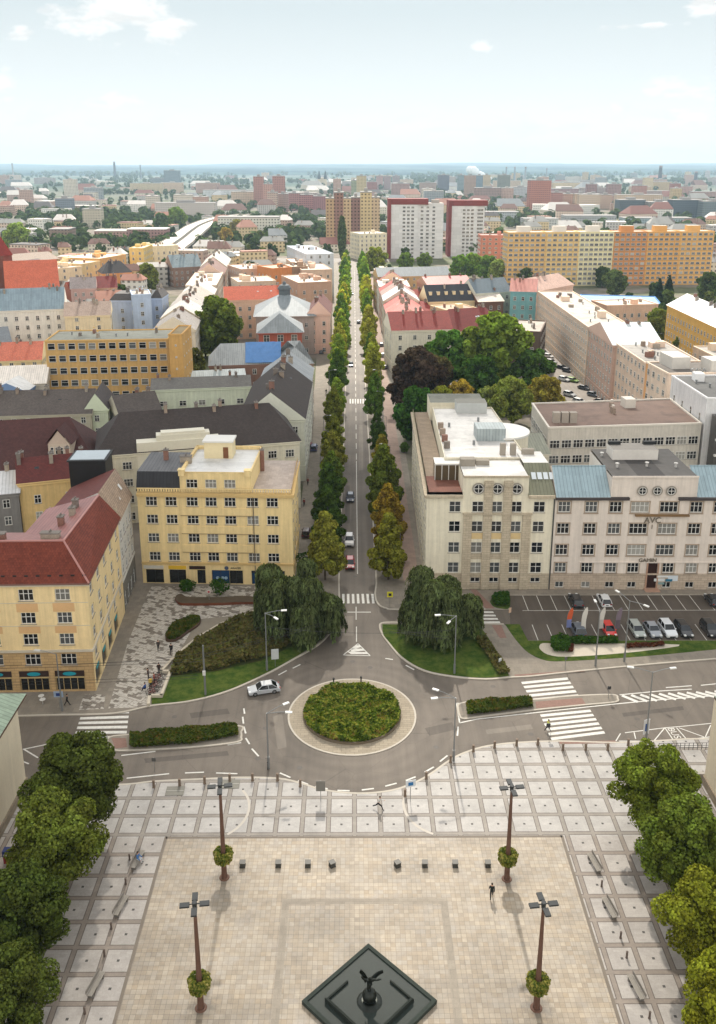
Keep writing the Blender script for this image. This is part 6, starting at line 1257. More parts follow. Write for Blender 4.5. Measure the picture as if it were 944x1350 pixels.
# ------------------------------------------------------------------ vegetation
rng = np.random.default_rng(3)
def leaf_mat(name, trans=.3, var=.45, ramp=None):
    if name in MATS: return MATS[name]
    m = bpy.data.materials.new(name); m.use_nodes = True; nt = NT(m); nt.n.clear()
    out = nt.add('ShaderNodeOutputMaterial'); geo = nt.add('ShaderNodeNewGeometry'); oi = nt.add('ShaderNodeObjectInfo'); tc = nt.add('ShaderNodeTexCoord').outputs['Object']
    isl = geo.outputs['Random Per Island']
    if ramp:
        r = nt.add('ShaderNodeValToRGB'); r.color_ramp.interpolation = 'LINEAR'
        while len(r.color_ramp.elements) < len(ramp): r.color_ramp.elements.new(.5)
        for e, (p, c) in zip(r.color_ramp.elements, ramp): e.position = p; e.color = lin(c)+(1,)
        cl = nt.noise(tc, .9, 3, .6); k = nt.math('ADD', nt.math('MULTIPLY', isl, .45), nt.maprange(cl, .3, .7, 0., .55)); nt.link(k, r.inputs[0]); col = r.outputs[0]
    else:
        cl = nt.noise(tc, .45, 3, .6); a = nt.maprange(isl, 0, 1, 1-var, 1+var); a = nt.math('MULTIPLY', a, nt.maprange(cl, .35, .65, .7, 1.3))
        col = nt.mix(1., oi.outputs['Color'], a, 'MULTIPLY'); hs = nt.add('ShaderNodeHueSaturation'); nt.link(col, hs.inputs['Color']); nt.link(nt.maprange(cl, .35, .65, .485, .51), hs.inputs['Hue']); col = hs.outputs[0]
    d = nt.add('ShaderNodeBsdfDiffuse'); t = nt.add('ShaderNodeBsdfTranslucent'); nt.link(col, d.inputs[0])
    tcol = nt.mix(1., col, (1.25, 1.3, .6), 'MULTIPLY'); nt.link(tcol, t.inputs[0])
    mx = nt.add('ShaderNodeMixShader'); mx.inputs[0].default_value = trans; nt.link(d.outputs[0], mx.inputs[1]); nt.link(t.outputs[0], mx.inputs[2]); nt.link(mx.outputs[0], out.inputs[0])
    MATS[name] = m; return m
LEAF = leaf_mat('foliage', .36, .6)
BARK = mat((92, 78, 62), .95, .2, 1.5, bump=.5)
def quads(name, P, Nm, S, material, aspect=1., up=None):
    """one mesh of leaf-sized faces at P facing Nm"""
    n = len(P); Nm = Nm/np.maximum(1e-6, np.linalg.norm(Nm, axis=1, keepdims=True))
    ref = rng.normal(size=(n, 3)) if up is None else np.tile(np.array(up, float), (n, 1))+rng.normal(size=(n, 3))*.12
    T = np.cross(ref, Nm); T /= np.maximum(1e-6, np.linalg.norm(T, axis=1, keepdims=True)); B = np.cross(Nm, T)
    s = S.reshape(-1, 1)*.5; a, b = T*s, B*s*aspect
    V = np.stack([P-a-b, P+a-b*.6, P+a*.7+b, P-a*.8+b*.8], 1).reshape(-1, 3)
    me = bpy.data.meshes.new(name); me.vertices.add(4*n); me.vertices.foreach_set('co', V.ravel()); me.loops.add(4*n); me.loops.foreach_set('vertex_index', np.arange(4*n)); me.polygons.add(n)
    me.polygons.foreach_set('loop_start', np.arange(n)*4); me.materials.append(material); me.update(calc_edges=True); return me
def dirs(n):
    d = rng.normal(size=(n, 3)); return d/np.linalg.norm(d, axis=1, keepdims=True)
def crown_points(blobs, n, leaf, squash=.85, core=.12):
    """blobs: (x,y,z,r); leaves spread through the shell of every clump, outward facing"""
    blobs = np.array(blobs); w = blobs[:, 3]**2; idx = rng.choice(len(blobs), n, p=w/w.sum()); d = dirs(n); d[:, 2] = np.where(rng.random(n) < .3, np.abs(d[:, 2]), d[:, 2])
    rr = blobs[idx, 3]*(1-np.abs(rng.normal(size=n))*.2).clip(.25, 1.12); P = blobs[idx, :3]+d*rr[:, None]*np.array([1, 1, squash]); Nm = d+rng.normal(size=(n, 3))*.45+np.array([0, 0, .25])
    return P, Nm, leaf*rng.uniform(.6, 1.35, n)
def round_blobs(Rr, H, z0, n, seed, taper=0., top=1.):
    r = random.Random(seed); out = [(0, 0, z0+(H-z0)*.45, Rr*.5)]
    for i in range(n):
        t = (i+.5)/n; zf = t; ang = i*2.39996+r.uniform(-.5, .5); prof = math.sin(math.pi*(.12+.8*zf))**.7*(1-taper*zf); q = Rr*prof*r.uniform(.5, .92); br = Rr*r.uniform(.17, .36)*(1-taper*zf*.5)
        out.append((q*math.cos(ang), q*math.sin(ang), z0+br*.5+(H-z0-br)*zf, br))
    return out
def trunk_mesh(h, r, seed, spread):
    b = MB(); rr = random.Random(seed); b.tube((0, 0, -.1), (0, 0, h*.5), r, r*.75, 8); b.tube((0, 0, h*.5), (rr.uniform(-.3, .3), rr.uniform(-.3, .3), h), r*.75, r*.3, 8)
    for k in range(6): a = k*1.05+rr.uniform(-.3, .3); z = h*rr.uniform(.4, .65); b.tube((0, 0, z), (math.cos(a)*spread*.6, math.sin(a)*spread*.6, z+spread*rr.uniform(.4, .8)), r*.4, r*.12, 6)
    return b.mesh('trunk', [BARK])
PROTO = {}
def proto(key, crown, trunk): PROTO[key] = (crown, trunk)
for i in range(3):      # plane-like trees of the square, R = 5, H = 12
    P, Nm, S_ = crown_points(round_blobs(5.1, 12., 2.6, 50, 20+i), 27000, .25); proto('square%d' % i, quads('crown', P, Nm, S_, LEAF), trunk_mesh(9, .25, i, 3.6))
for i in range(4):      # avenue limes, R = 3.1, H = 10
    P, Nm, S_ = crown_points(round_blobs(4., 11., .9, 34, 40+i, .72), 10000, .3); proto('street%d' % i, quads('crown', P, Nm, S_, LEAF), trunk_mesh(8, .16, 7+i, 1.8))
for i in range(3):      # broad park trees, unit R = 6, H = 13
    P, Nm, S_ = crown_points(round_blobs(6., 13., 1.5, 36, 60+i, .15), 9000, .55); proto('park%d' % i, quads('crown', P, Nm, S_, LEAF), trunk_mesh(9, .35, 17+i, 4))
for i in range(2):      # small light version for distant trees
    P, Nm, S_ = crown_points(round_blobs(6., 13., .5, 22, 80+i, .2), 1500, 1.15); proto('far%d' % i, quads('crown', P, Nm, S_, LEAF), trunk_mesh(9, .4, 27+i, 4))
P, Nm, S_ = crown_points([(0, 0, 1+z*1.0, 3.0*(1-z/13.5)+.25) for z in range(0, 13)], 2600, .7); proto('conifer', quads('crown', P, Nm, S_, LEAF), trunk_mesh(12, .25, 3, 1))
P, Nm, S_ = crown_points([(0, 0, 1.5+z*1.2, 1.9*math.sin(math.pi*(z+2)/22)+.5) for z in range(0, 18)], 3500, .7); proto('poplar', quads('crown', P, Nm, S_, LEAF), trunk_mesh(20, .3, 4, 1))
TREES = []
def tree(key, x, y, scale, col, label, name='tree', cat='tree', group=None, zs=1., z=0., rz=None):
    cr, tr = PROTO[key]; e = thing(name, label, cat, (x, y, z), random.uniform(0, 6.28) if rz is None else rz, group); e.scale = (scale, scale, scale*zs)
    o = link(bpy.data.objects.new('crown', cr), e); o.color = lin(col)+(1,); t = link(bpy.data.objects.new('trunk', tr), e); TREES.append(e); return e
def tree_px(key, px, py, rpx, col, label, unitR, zc=1.0, **k):
    z = 5.
    for _ in range(4): x, y = at(px, py, z); Rr = rpx*math.hypot(y, CAMZ-z)/F; z = Rr*1.12*zc
    return tree(key, x, y, Rr/unitR, col, label, **k)
# trees of the square
SQ = 'trees at the sides of the square'
for key, px, py, r, col, lab in (('square0', 103, 1030, 64, (84, 94, 42), 'dark green tree at the far end of the left wing'), ('square1', 66, 1108, 64, (108, 118, 50), 'second dark green tree along the left side of the square'), ('square2', 30, 1202, 62, (78, 90, 40), 'third tree down the left side of the square'), ('square0', 8, 1318, 58, (88, 98, 44), 'tree in the bottom left corner'),
    ('square1', 862, 1036, 54, (112, 124, 46), 'bright green tree by the railing at the right wing'), ('square2', 905, 1116, 60, (102, 116, 46), 'second green tree down the right side of the square'), ('square0', 938, 1216, 58, (128, 132, 44), 'yellowish green tree turning to autumn at right'), ('square1', 968, 1325, 56, (132, 136, 42), 'light green tree in the bottom right corner')):
    tree_px(key, px, py, r*(.87 if px < 400 else .92), col, lab, 5., group=SQ, zc=1.25, z=.12)
# avenue rows
gl = [(70, 92, 36), (104, 122, 46), (76, 98, 38), (122, 128, 50), (134, 134, 54)]; au = [(142, 132, 46), (122, 122, 44), (150, 128, 46), (104, 116, 44), (124, 126, 46)]
for side, x, word in ((-1, -5.3, 'left'), (1, 6.5, 'right')):
    k = 0; y = 147.5
    while y < 640:
        k += 1
        if (y < 170 or random.random() > .12) and not 270 < y < 282 and not (side > 0 and 236 < y < 246):
            c = random.choice(gl) if side < 0 else (au[k % 5] if y < 215 else random.choice(gl+[(116, 118, 44)])); s = random.choice([random.uniform(.78, .95), random.uniform(.95, 1.18)])
            if y < 185: s = max(s, 1.)*1.16
            if y > 250: s *= 1.14; c = tuple(min(230, int(v*(1.28+.22*(y > 380)))) for v in c)  # farther trees: sunlight on them put into a lighter leaf colour
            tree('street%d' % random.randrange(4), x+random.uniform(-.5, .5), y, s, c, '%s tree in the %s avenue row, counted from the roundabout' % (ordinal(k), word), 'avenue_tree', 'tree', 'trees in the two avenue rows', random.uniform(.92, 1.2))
        y += random.uniform(12., 17.)
# park right of the avenue and single trees
PK = [('park0', 547, 500, 40, (66, 54, 44), 'broad dark purple copper beech beside the avenue'), ('park1', 553, 548, 36, (56, 86, 34), 'tall mid green tree in front of the copper beech'), ('park2', 592, 474, 36, (74, 104, 40), 'green rounded tree behind the copper beech'), ('park0', 652, 464, 48, (100, 116, 44), 'large bright yellow green tree in the middle of the park'), ('park1', 632, 500, 30, (58, 82, 34), 'dark green tree below the bright yellow green one'), ('park2', 700, 492, 30, (66, 88, 38), 'dark green tree at the street side of the park'), ('park0', 676, 528, 30, (112, 120, 56), 'olive tree just above the school block'), ('park1', 718, 522, 26, (126, 116, 50), 'tree turning yellow brown next to the parked cars'), ('park2', 606, 524, 22, (140, 120, 46), 'small yellow autumn tree above the cream house'), ('park0', 582, 530, 20, (120, 124, 46), 'small yellowish tree right of the tall green tree'), ('park1', 643, 532, 22, (116, 124, 66), 'pale olive bush-like tree behind the link block'), ('park2', 575, 497, 26, (84, 76, 46), 'brownish tree between the beech and the park'), ('park0', 560, 590, 9, (60, 90, 36), 'small round shrub tree on the avenue pavement'),
    ('park1', 288, 430, 36, (84, 96, 38), 'large olive green tree left of the museum'), ('park0', 270, 446, 22, (98, 106, 42), 'tree below the large olive tree left of the museum'), ('park2', 252, 480, 22, (76, 78, 32), 'dark tree between the ochre block and the museum wing'), ('park1', 316, 420, 14, (92, 110, 44), 'small tree before the long pink house'), ('park2', 380, 372, 17, (120, 128, 56), 'yellow green tree behind the museum lantern'), ('park0', 195, 364, 16, (104, 110, 50), 'yellowish tree behind the light blue house'), ('park1', 221, 357, 14, (58, 82, 38), 'dark round tree behind the light blue house'), ('park0', 46, 468, 14, (104, 112, 50), 'small tree beside the orange tiled roof'), ('park2', 22, 313, 18, (124, 140, 70), 'pale green tree far left before the flat town'), ('park0', 232, 288, 14, (104, 124, 60), 'bright tree left of the viaduct'), ('park1', 213, 294, 12, (80, 100, 56), 'darker tree left of the viaduct'),
    ('park2', 495, 343, 16, (120, 126, 46), 'yellow tree at the far end of the avenue, right side'), ('park0', 606, 352, 15, (96, 122, 48), 'first tree below the right white tower'), ('park1', 624, 350, 15, (112, 136, 54), 'second brighter tree below the right white tower'), ('park2', 642, 354, 16, (92, 116, 50), 'third tree left of the long panel block'), ('park0', 656, 358, 15, (124, 136, 72), 'pale fourth tree at the corner of the long panel block'), ('park1', 534, 346, 12, (98, 118, 46), 'tree below the left white tower'), ('park2', 560, 345, 11, (98, 114, 48), 'low tree between the two white towers'),
    ('park0', 811, 374, 17, (84, 96, 54), 'round tree before the deep orange panel section'), ('park1', 693, 366, 12, (70, 84, 48), 'dark low tree before the amber panel section'), ('park2', 870, 430, 22, (96, 106, 44), 'green tree in the courtyard beside the yellow house'), ('park0', 902, 456, 16, (76, 88, 42), 'dark courtyard tree at the foot of the yellow house'), ('park1', 827, 416, 13, (104, 112, 60), 'pale tree before the low pinkish house'), ('park2', 935, 378, 18, (72, 86, 48), 'dark tree at the right edge beyond the yellow house'), ('park0', 848, 438, 12, (88, 100, 46), 'courtyard tree behind the beige row'), ('park2', 890, 440, 14, (92, 102, 44), 'second courtyard tree behind the beige row'),
    ('park1', 430, 352, 9, (92, 106, 50), 'tree left of the avenue end'), ('park0', 312, 300, 10, (128, 120, 60), 'autumn tree before the cream modern office'), ('park2', 298, 312, 11, (150, 130, 66), 'golden bush tree before the cream modern office'), ('park1', 545, 560, 18, (60, 88, 34), 'lower dark tree against the cream corner house'), ('park0', 533, 590, 7, (70, 92, 36), 'clipped small tree on the right pavement')]
for key, px, py, r, col, lab in PK: tree_px(key, px, py, r, tuple(min(255, int(v*1.16)) for v in col), lab, 6., group='single trees among the houses')
tree_px('poplar', 451, 316, 6, (84, 100, 58), 'tall dark narrow poplar left of the tower cluster base', 2.4, zc=4., name='poplar')
for px, py, l in ((868, 392, 'dark fir left of the yellow house roof'), (881, 388, 'second dark fir beside the yellow house roof')): tree_px('conifer', px, py, 8, (44, 62, 42), l, 2.6, zc=1.8, name='fir_tree')
# scattered trees of the far town
rt_ = random.Random(9); k = 0
while k < 210:
    y = 330*(2600/330)**rt_.random(); x = rt_.uniform(-.43, .45)*y
    if -20 < x < 22 and y < 720: continue
    if not free(x, y, 4): continue
    if y < 560 and -30 < x < 60: continue
    c = rt_.choice([(70, 88, 46), (84, 98, 50), (60, 78, 44), (104, 112, 60)]); tree('far%d' % (k % 2), x, y, rt_.uniform(.55, 1.05), c, '%s green tree standing among the roofs of the far town' % ('pale' if c[0] > 80 else 'dark'), 'tree', 'tree', 'scattered trees of the far town'); k += 1
# woods of the plain: one mass
Pw, Nw, Sw = [], [], []; rw = np.random.default_rng(8)
for k in range(190):
    y = 760*(6500/760)**rw.random(); x = rw.uniform(-.46, .48)*y; L = rw.uniform(30, 150)*(1+y/2500); n = int(rw.uniform(8, 26)); 
    for t in range(n):
        tx, ty = x+rw.uniform(-1, 1)*L, y+rw.uniform(-1, 1)*L*.35
        if abs(tx) < 45 and ty < 830: continue
        if ty < 1600 and not free(tx, ty, 5): continue
        if 100 < tx < 420 and ty < 590: continue
        r = rw.uniform(4, 7.5)*(1+max(0, ty-2000)/4000); m = 26; d = rw.normal(size=(m, 3)); d /= np.linalg.norm(d, axis=1, keepdims=True); Pw.append(np.array([tx, ty, r*1.05])+d*r*np.array([1, 1, 1.0])*rw.uniform(.6, 1., (m, 1))); Nw.append(d+np.array([0, 0, .3])); Sw.append(np.full(m, r*.75))
WOODM = leaf_mat('wood_foliage', .15, .3); o = link(bpy.data.objects.new('woodland', quads('woodland', np.concatenate(Pw), np.concatenate(Nw), np.concatenate(Sw), WOODM))); o.color = lin((72, 88, 52))+(1,); stuff(o, 'dark green woods and tree belts spread over the plain to the horizon', 'woodland')
# weeping beeches
def weeping(px, py, wpx, top_py, seed, label):
    cx, cy = at(px, py); Rr = wpx*.5*math.hypot(cy, 70)/F; H = zat(px, top_py, cy); r = random.Random(seed); doms = [(0, 0, H*.86, Rr*.34)]
    for k in range(11): a = k*2.4+r.uniform(-.3, .3); q = Rr*r.uniform(.55, .86)*(1, .75)[k % 2]; doms.append((q*math.cos(a), q*math.sin(a)*.85, H*(r.uniform(.45, .68), r.uniform(.78, 1.06))[k % 2], Rr*r.uniform(.2, .32)))
    Ps, Ns, Ss = [], [], []
    for (x, y, h, rr) in doms:
        n = int(900*rr); th = rng.uniform(0, 2*math.pi, n); lob = 1+.2*np.sin(th*5+seed)+.13*np.sin(th*13+x); zlow = rng.uniform(.2, 1.2, n)+np.abs(np.sin(th*4+x))*1.6; t = rng.random(n); cap = h-rr*.75
        z = zlow+(cap-zlow)*t; flare = 1+.12*(1-t); Ps.append(np.stack([x+rr*lob*flare*np.cos(th)*rng.uniform(.86, 1.04, n), y+rr*lob*flare*np.sin(th)*rng.uniform(.86, 1.04, n), z], 1)); Ns.append(np.stack([np.cos(th), np.sin(th), np.full(n, .18)], 1)+rng.normal(size=(n, 3))*.3); Ss.append(rng.uniform(.16, .3, n))
        n2 = int(420*rr); d = dirs(n2); d[:, 2] = np.abs(d[:, 2]); Ps.append(np.array([x, y, cap])+d*np.array([rr*1.05, rr*1.05, rr*.75])*rng.uniform(.9, 1.05, (n2, 1))); Ns.append(d+rng.normal(size=(n2, 3))*.35); Ss.append(rng.uniform(.16, .28, n2))
    P = np.concatenate(Ps); e = thing('weeping_beech', label, 'tree', (cx, cy, .12), 0, 'weeping trees beside the avenue mouth'); o = link(bpy.data.objects.new('crown', quads('crown', P, np.concatenate(Ns), np.concatenate(Ss), leaf_mat('weeping_foliage', .3, .75), 3.8, (0, 0, 1))), e); o.color = lin((84, 94, 58))+(1,)
    tb = MB(); tb.tube((0, 0, -.1), (0, 0, H*.6), .5, .3, 10)
    for x, y, h, rr in doms: tb.tube((0, 0, H*.45), (x, y, h-rr*.4), .22, .08, 6)
    link(bpy.data.objects.new('trunk', tb.mesh('trunk', [BARK])), e)
weeping(391, 838, 112, 752, 1, 'dark weeping tree with trailing branches left of the avenue mouth'); weeping(575, 842, 108, 758, 5, 'dark weeping tree with trailing branches right of the avenue mouth')
# planting, hedges, flower beds
PL = leaf_mat('planting', .25, .4, [(0, (38, 54, 22)), (.3, (74, 92, 34)), (.5, (98, 116, 40)), (.68, (150, 150, 66)), (.85, (120, 96, 50)), (1, (168, 120, 70))]); HEDGE = leaf_mat('hedge_foliage', .2, .4, [(0, (40, 52, 22)), (.4, (70, 86, 32)), (.75, (92, 88, 40)), (1, (128, 84, 46))]); GARDEN = leaf_mat('garden_foliage', .15, .4, [(0, (54, 56, 30)), (.35, (84, 82, 44)), (.55, (108, 96, 58)), (.75, (88, 102, 46)), (1, (138, 122, 74))]); GREENB = leaf_mat('shrub_foliage', .2, .4, [(0, (32, 54, 18)), (.5, (54, 84, 28)), (1, (84, 106, 40))]); REDB = leaf_mat('red_shrub_foliage', .15, .4, [(0, (60, 36, 28)), (.5, (92, 52, 38)), (1, (112, 74, 44))])
def inside(poly, X, Y):
    c = np.zeros(len(X), bool); n = len(poly)
    for i in range(n):
        (x1, y1), (x2, y2) = poly[i], poly[(i+1) % n]; cond = ((y1 > Y) != (y2 > Y)) & (X < (x2-x1)*(Y-y1)/((y2-y1) or 1e-9)+x1); c ^= cond
    return c
def cover(name, label, cat, poly, z0, h, dens, leaf, m, bump=.5, kind='stuff', lump=.7):
    poly = list(poly); xs_, ys_ = [p[0] for p in poly], [p[1] for p in poly]; A = (max(xs_)-min(xs_))*(max(ys_)-min(ys_)); n = int(A*dens); X, Y = rng.uniform(min(xs_), max(xs_), n), rng.uniform(min(ys_), max(ys_), n); k = inside(poly, X, Y); X, Y = X[k], Y[k]; n = len(X)
    hh = h*(1-bump+bump*(.5+.25*np.sin(X/lump+1.3*np.sin(Y/lump))+.25*np.sin(Y/lump*1.3+1.7*np.sin(X/lump*.8)))); Z = z0+hh*rng.uniform(.35, 1.05, n); P = np.stack([X, Y, Z], 1); Nm = np.stack([np.zeros(n), np.zeros(n), np.full(n, .7)], 1)+rng.normal(size=(n, 3))*.6
    o = link(bpy.data.objects.new(name, quads(name, P, Nm, leaf*rng.uniform(.6, 1.4, n), m)));
    if kind: stuff(o, label, cat)
    else: tag(o, label, cat)
    return o
sb = MB(); sb.face([(p[0], p[1], .2) for p in ring(RI-.05, 40)]); stuff(sb.build('soil', SOIL), 'dark soil under the plants of the roundabout', 'soil')
cover('flower_bed_planting', 'mixed green and yellow perennials filling the roundabout', 'planting', ring(RI-.15, 40), .2, 1.1, 150, .3, PL, .7)
kb = MB()
for i in range(60): t0, t1 = 2*math.pi*i/60, 2*math.pi*(i+1)/60; p = lambda t, r, z: (RC[0]+r*math.cos(t), RC[1]+r*math.sin(t), z); kb.face([p(t0, RI+.02, .1), p(t1, RI+.02, .1), p(t1, RI+.02, .5), p(t0, RI+.02, .5)]); kb.face([p(t0, RI+.02, .5), p(t1, RI+.02, .5), p(t1, RI-.2, .5), p(t0, RI-.2, .5)]); kb.face([p(t1, RI-.2, .1), p(t0, RI-.2, .1), p(t0, RI-.2, .5), p(t1, RI-.2, .5)])
tag(kb.build('planter_edge', mat((112, 98, 78), .8, .15, 1.)), 'low round brown edging that holds the roundabout planting', 'edging')
cover('garden_planting', 'brown green ground cover and low shrubs of the dark bed on the left', 'planting', P_((224, 892), (285, 884), (345, 870), (400, 845), (438, 826), (445, 802), (405, 801), (345, 808), (318, 817), (290, 828), (262, 845), (234, 868), (227, 887)), .14, 1.1, 60, .4, GARDEN, .7, lump=1.6)
cover('hedge', 'low hedge strip on the traffic island right of the roundabout', 'hedge', P_((615, 930), (640, 927), (700, 923.5), (702, 934), (640, 943), (616, 944)), .12, .9, 220, .26, HEDGE, .4, None); cover('hedge', 'long low hedge strip on the traffic island left of the roundabout', 'hedge', P_((172, 971), (240, 965), (312, 959), (314, 972), (250, 983), (172, 988)), .12, .9, 220, .26, HEDGE, .4, None)
cover('shrub', 'rounded dense green shrub at the corner of the car park', 'shrub', P_((648, 793), (653, 786.5), (671, 786.5), (671, 801), (655, 801)), .15, 1.1, 160, .26, GREENB, .3, None); cover('shrub', 'large blue green shrub on the gravel bed', 'shrub', P_((726, 849), (736, 844), (748, 846), (752, 855), (748, 863), (731, 862), (726, 857)), .16, 1.3, 200, .24, GREENB, .3, None); cover('shrub', 'long green hedge between the gravel bed and parked cars', 'shrub', P_((726, 845), (814, 845), (814, 851), (760, 852), (726, 848)), .16, .9, 200, .24, GREENB, .3, None); cover('shrub', 'low dark red shrub strip on the gravel bed', 'shrub', P_((824, 852.5), (874, 850), (876, 854), (826, 857)), .16, .6, 220, .22, REDB, .3, None); cover('shrub', 'small round dark red shrub beside the large green one', 'shrub', P_((750, 852), (756, 853), (755, 862), (748, 862)), .16, .6, 260, .22, REDB, .3, None); cover('shrub', 'brownish bushes along the path beside the right lawn', 'shrub', P_((628, 846), (640, 842), (672, 890), (657, 892), (650, 878)), .15, 1., 110, .3, GARDEN, .6, None)
cover('flower_bed', 'kidney shaped flower bed with stones on the mosaic paving', 'flower bed', smooth_line(P_((219, 840), (228, 826), (244, 818), (262, 817), (262, 824), (248, 834), (232, 845), (221, 845), (219, 840)), 4), .14, .9, 120, .28, HEDGE, .6, None)
eb = MB(); fl_ = ccw(smooth_line(P_((218, 841), (227, 825), (244, 817), (263, 816), (263, 825), (248, 836), (232, 846.5), (220, 847), (218, 841)), 4)[:-1])
for i in range(len(fl_)): a, c = fl_[i], fl_[(i+1) % len(fl_)]; eb.face([(a[0], a[1], .1), (c[0], c[1], .1), (c[0], c[1], .5), (a[0], a[1], .5)])
ep_ = inset_poly(fl_, .2); [eb.face([(fl_[i][0], fl_[i][1], .5), (fl_[(i+1) % len(fl_)][0], fl_[(i+1) % len(fl_)][1], .5), (ep_[(i+1) % len(fl_)][0], ep_[(i+1) % len(fl_)][1], .5), (ep_[i][0], ep_[i][1], .5)]) for i in range(len(fl_))]; eb.face([(p[0], p[1], .3) for p in ep_])
tag(eb.build('bed_edge', mat((84, 62, 46), .8, .2)), 'dark rusty rim around the kidney shaped flower bed', 'edging')
# long rust coloured planter bench
pp_ = ccw(smooth_line(P_((231, 792), (234, 788), (240, 787), (250, 791), (300, 791), (312, 789.5), (336, 791), (338, 797), (312, 798), (290, 799), (250, 799.5), (236, 798), (231, 792)), 4)[:-1]); eb = MB(); eb.prism(pp_, .1, .62, 0, 1); tag(eb.build('planter_bench', [mat((116, 62, 38), .7, .2, .8), mat((88, 74, 56), .9, .2)]), 'long rust brown curved steel planter in front of the yellow house', 'planter')
def bush(px, py, w, h, label, m=GREENB):
    x, y = at(px, py); P, Nm, S_ = crown_points([(0, 0, h*.45, w*.5), (w*.3, 0, h*.6, w*.4), (-w*.3, .1, h*.7, w*.35), (0, .2, h*.8, w*.3)], 500, .3); e = thing('small_tree', label, 'tree', (x, y, .12)); link(bpy.data.objects.new('crown', quads('crown', P, Nm, S_, m)), e); t = MB(); t.tube((0, 0, -.05), (0, 0, h*.6), .06, .04, 6); link(bpy.data.objects.new('trunk', t.mesh('trunk', [BARK])), e)
bush(247, 779, 2.4, 1.8, 'small dark shrub left in front of the yellow house shops'); bush(290, 786, 2.8, 3.2, 'young bushy tree in front of the blue shop window')
for x_, y_, w, h, l in ((405, 760, 3.5, 5, 'leafy young tree on the pavement right of the yellow house'), (394, 790, 3., 3., 'bush behind the weeping tree near the yellow house')): bush(x_, y_, w, h, l)
# ------------------------------------------------------------------ cars
PAINT = objcol_mat('car_paint', .3, .5, .0, .6); TYRE = mat((26, 26, 27), .9, .1); RIM = mat((150, 150, 152), .35, .05, metal=.7); CGLASS = glass((26, 30, 34), .05); HL = mat((220, 222, 220), .15, .02); TL = mat((140, 20, 18), .3, .05); BLK = mat((28, 28, 29), .6, .05)
def car_proto(kind):
    e = bpy.data.objects.new('car', None); C.objects.link(e); L, W, H = {'sedan': (4.6, 1.8, 1.46), 'hatch': (4.1, 1.76, 1.5), 'estate': (4.6, 1.8, 1.5), 'suv': (4.5, 1.86, 1.7)}[kind]; h = L/2; zb = .82 if kind != 'suv' else .95
    prof = [(-h, .3), (-h-.02, .55), (-h+.08, zb-.08), (-h+.35, zb), (h-1.2, zb+.06), (h-.35, zb-.12), (h-.05, .62), (h, .4), (h-.1, .24), (-h+.1, .24)]      # front is +x
    b = MB(); st = [(-W/2+.0, .93, .06), (-W/2+.05, .985, .0), (-W/2+.16, 1., -.02), (W/2-.16, 1., -.02), (W/2-.05, .985, 0.), (W/2, .93, .06)]
    secs = [[(x*s, y, z+(dz if z < .4 else -dz*.6)) for x, z in prof] for y, s, dz in st]; n = len(prof)
    for a, c in zip(secs[:-1], secs[1:]):
        for i in range(n): j = (i+1) % n; b.face([a[i], a[j], c[j], c[i]][::-1])
    b.face(secs[0]); b.face(secs[-1][::-1]); body = link(bpy.data.objects.new('body', b.mesh('body', [PAINT], smooth=False)), e)
    r0, r1, w0, w1 = {'sedan': (-1.15, .35, -1.95, 1.15), 'hatch': (-1.5, .35, -2.0, 1.15), 'estate': (-1.85, .4, -2.2, 1.2), 'suv': (-1.75, .3, -2.15, 1.1)}[kind]; zt = H; y0, y1 = W/2-.06, W/2-.24; g = MB()
    lo = [(w0, -y0, zb-.03), (w1, -y0, zb+.02), (w1, y0, zb+.02), (w0, y0, zb-.03)]; hi = [(r0, -y1, zt-.05), (r1, -y1, zt-.05), (r1, y1, zt-.05), (r0, y1, zt-.05)]
    for i in range(4): j = (i+1) % 4; g.face([lo[i], lo[j], hi[j], hi[i]])
    link(bpy.data.objects.new('window', g.mesh('window', [CGLASS])), e)
    b = MB(); R_ = [(p[0]*1.0+(.04 if k in (1, 2) else -.04), p[1]*1.03, zt-.06) for k, p in enumerate(hi)]; T_ = [(p[0]*.9, p[1]*.85, zt+.0) for p in hi]
    for i in range(4): j = (i+1) % 4; b.face([R_[i], R_[j], T_[j], T_[i]])
    b.face(T_)
    for sgn in (-1, 1):
        for (xa, xb) in ((w0, r0), (w1, r1), ((w0+w1)/2-.2, (r0+r1)/2-.1)):
            b.tube((xa, sgn*(y0+.005), zb), (xb, sgn*(y1+.01), zt-.05), .045, .04, 5)
    link(bpy.data.objects.new('roof', b.mesh('roof', [PAINT])), e)
    for sx in (-1, 1):
        for sy in (-1, 1):
            t = MB(); x, y = sx*L*.3, sy*(W/2-.1); t.tube((x, y-.11, .32), (x, y+.11, .32), .32, .32, 14); w = link(bpy.data.objects.new('wheel', t.mesh('wheel', [TYRE])), e); r = MB(); r.tube((x, y+sy*.085, .32), (x, y+sy*.125, .32), .2, .18, 10); link(bpy.data.objects.new('rim', r.mesh('rim', [RIM])), w)
    for sy in (-1, 1):
        t = MB(); t.box((h-.17, sy*(W/2-.3), .56), (.3, .36, .16)); link(bpy.data.objects.new('headlight', t.mesh('headlight', [HL])), e); t = MB(); t.box((-h+.08, sy*(W/2-.24), .62), (.2, .3, .18)); link(bpy.data.objects.new('tail_light', t.mesh('tail_light', [TL])), e); t = MB(); t.box((.75, sy*(W/2+.06), zb+.02), (.16, .2, .14)); link(bpy.data.objects.new('mirror', t.mesh('mirror', [PAINT])), e)
    t = MB(); t.box((h-.02, 0, .3), (.08, .9, .2)); t.box((-h+.0, 0, .5), (.06, .5, .12)); link(bpy.data.objects.new('grille', t.mesh('grille', [BLK])), e); return e
CARP = {}
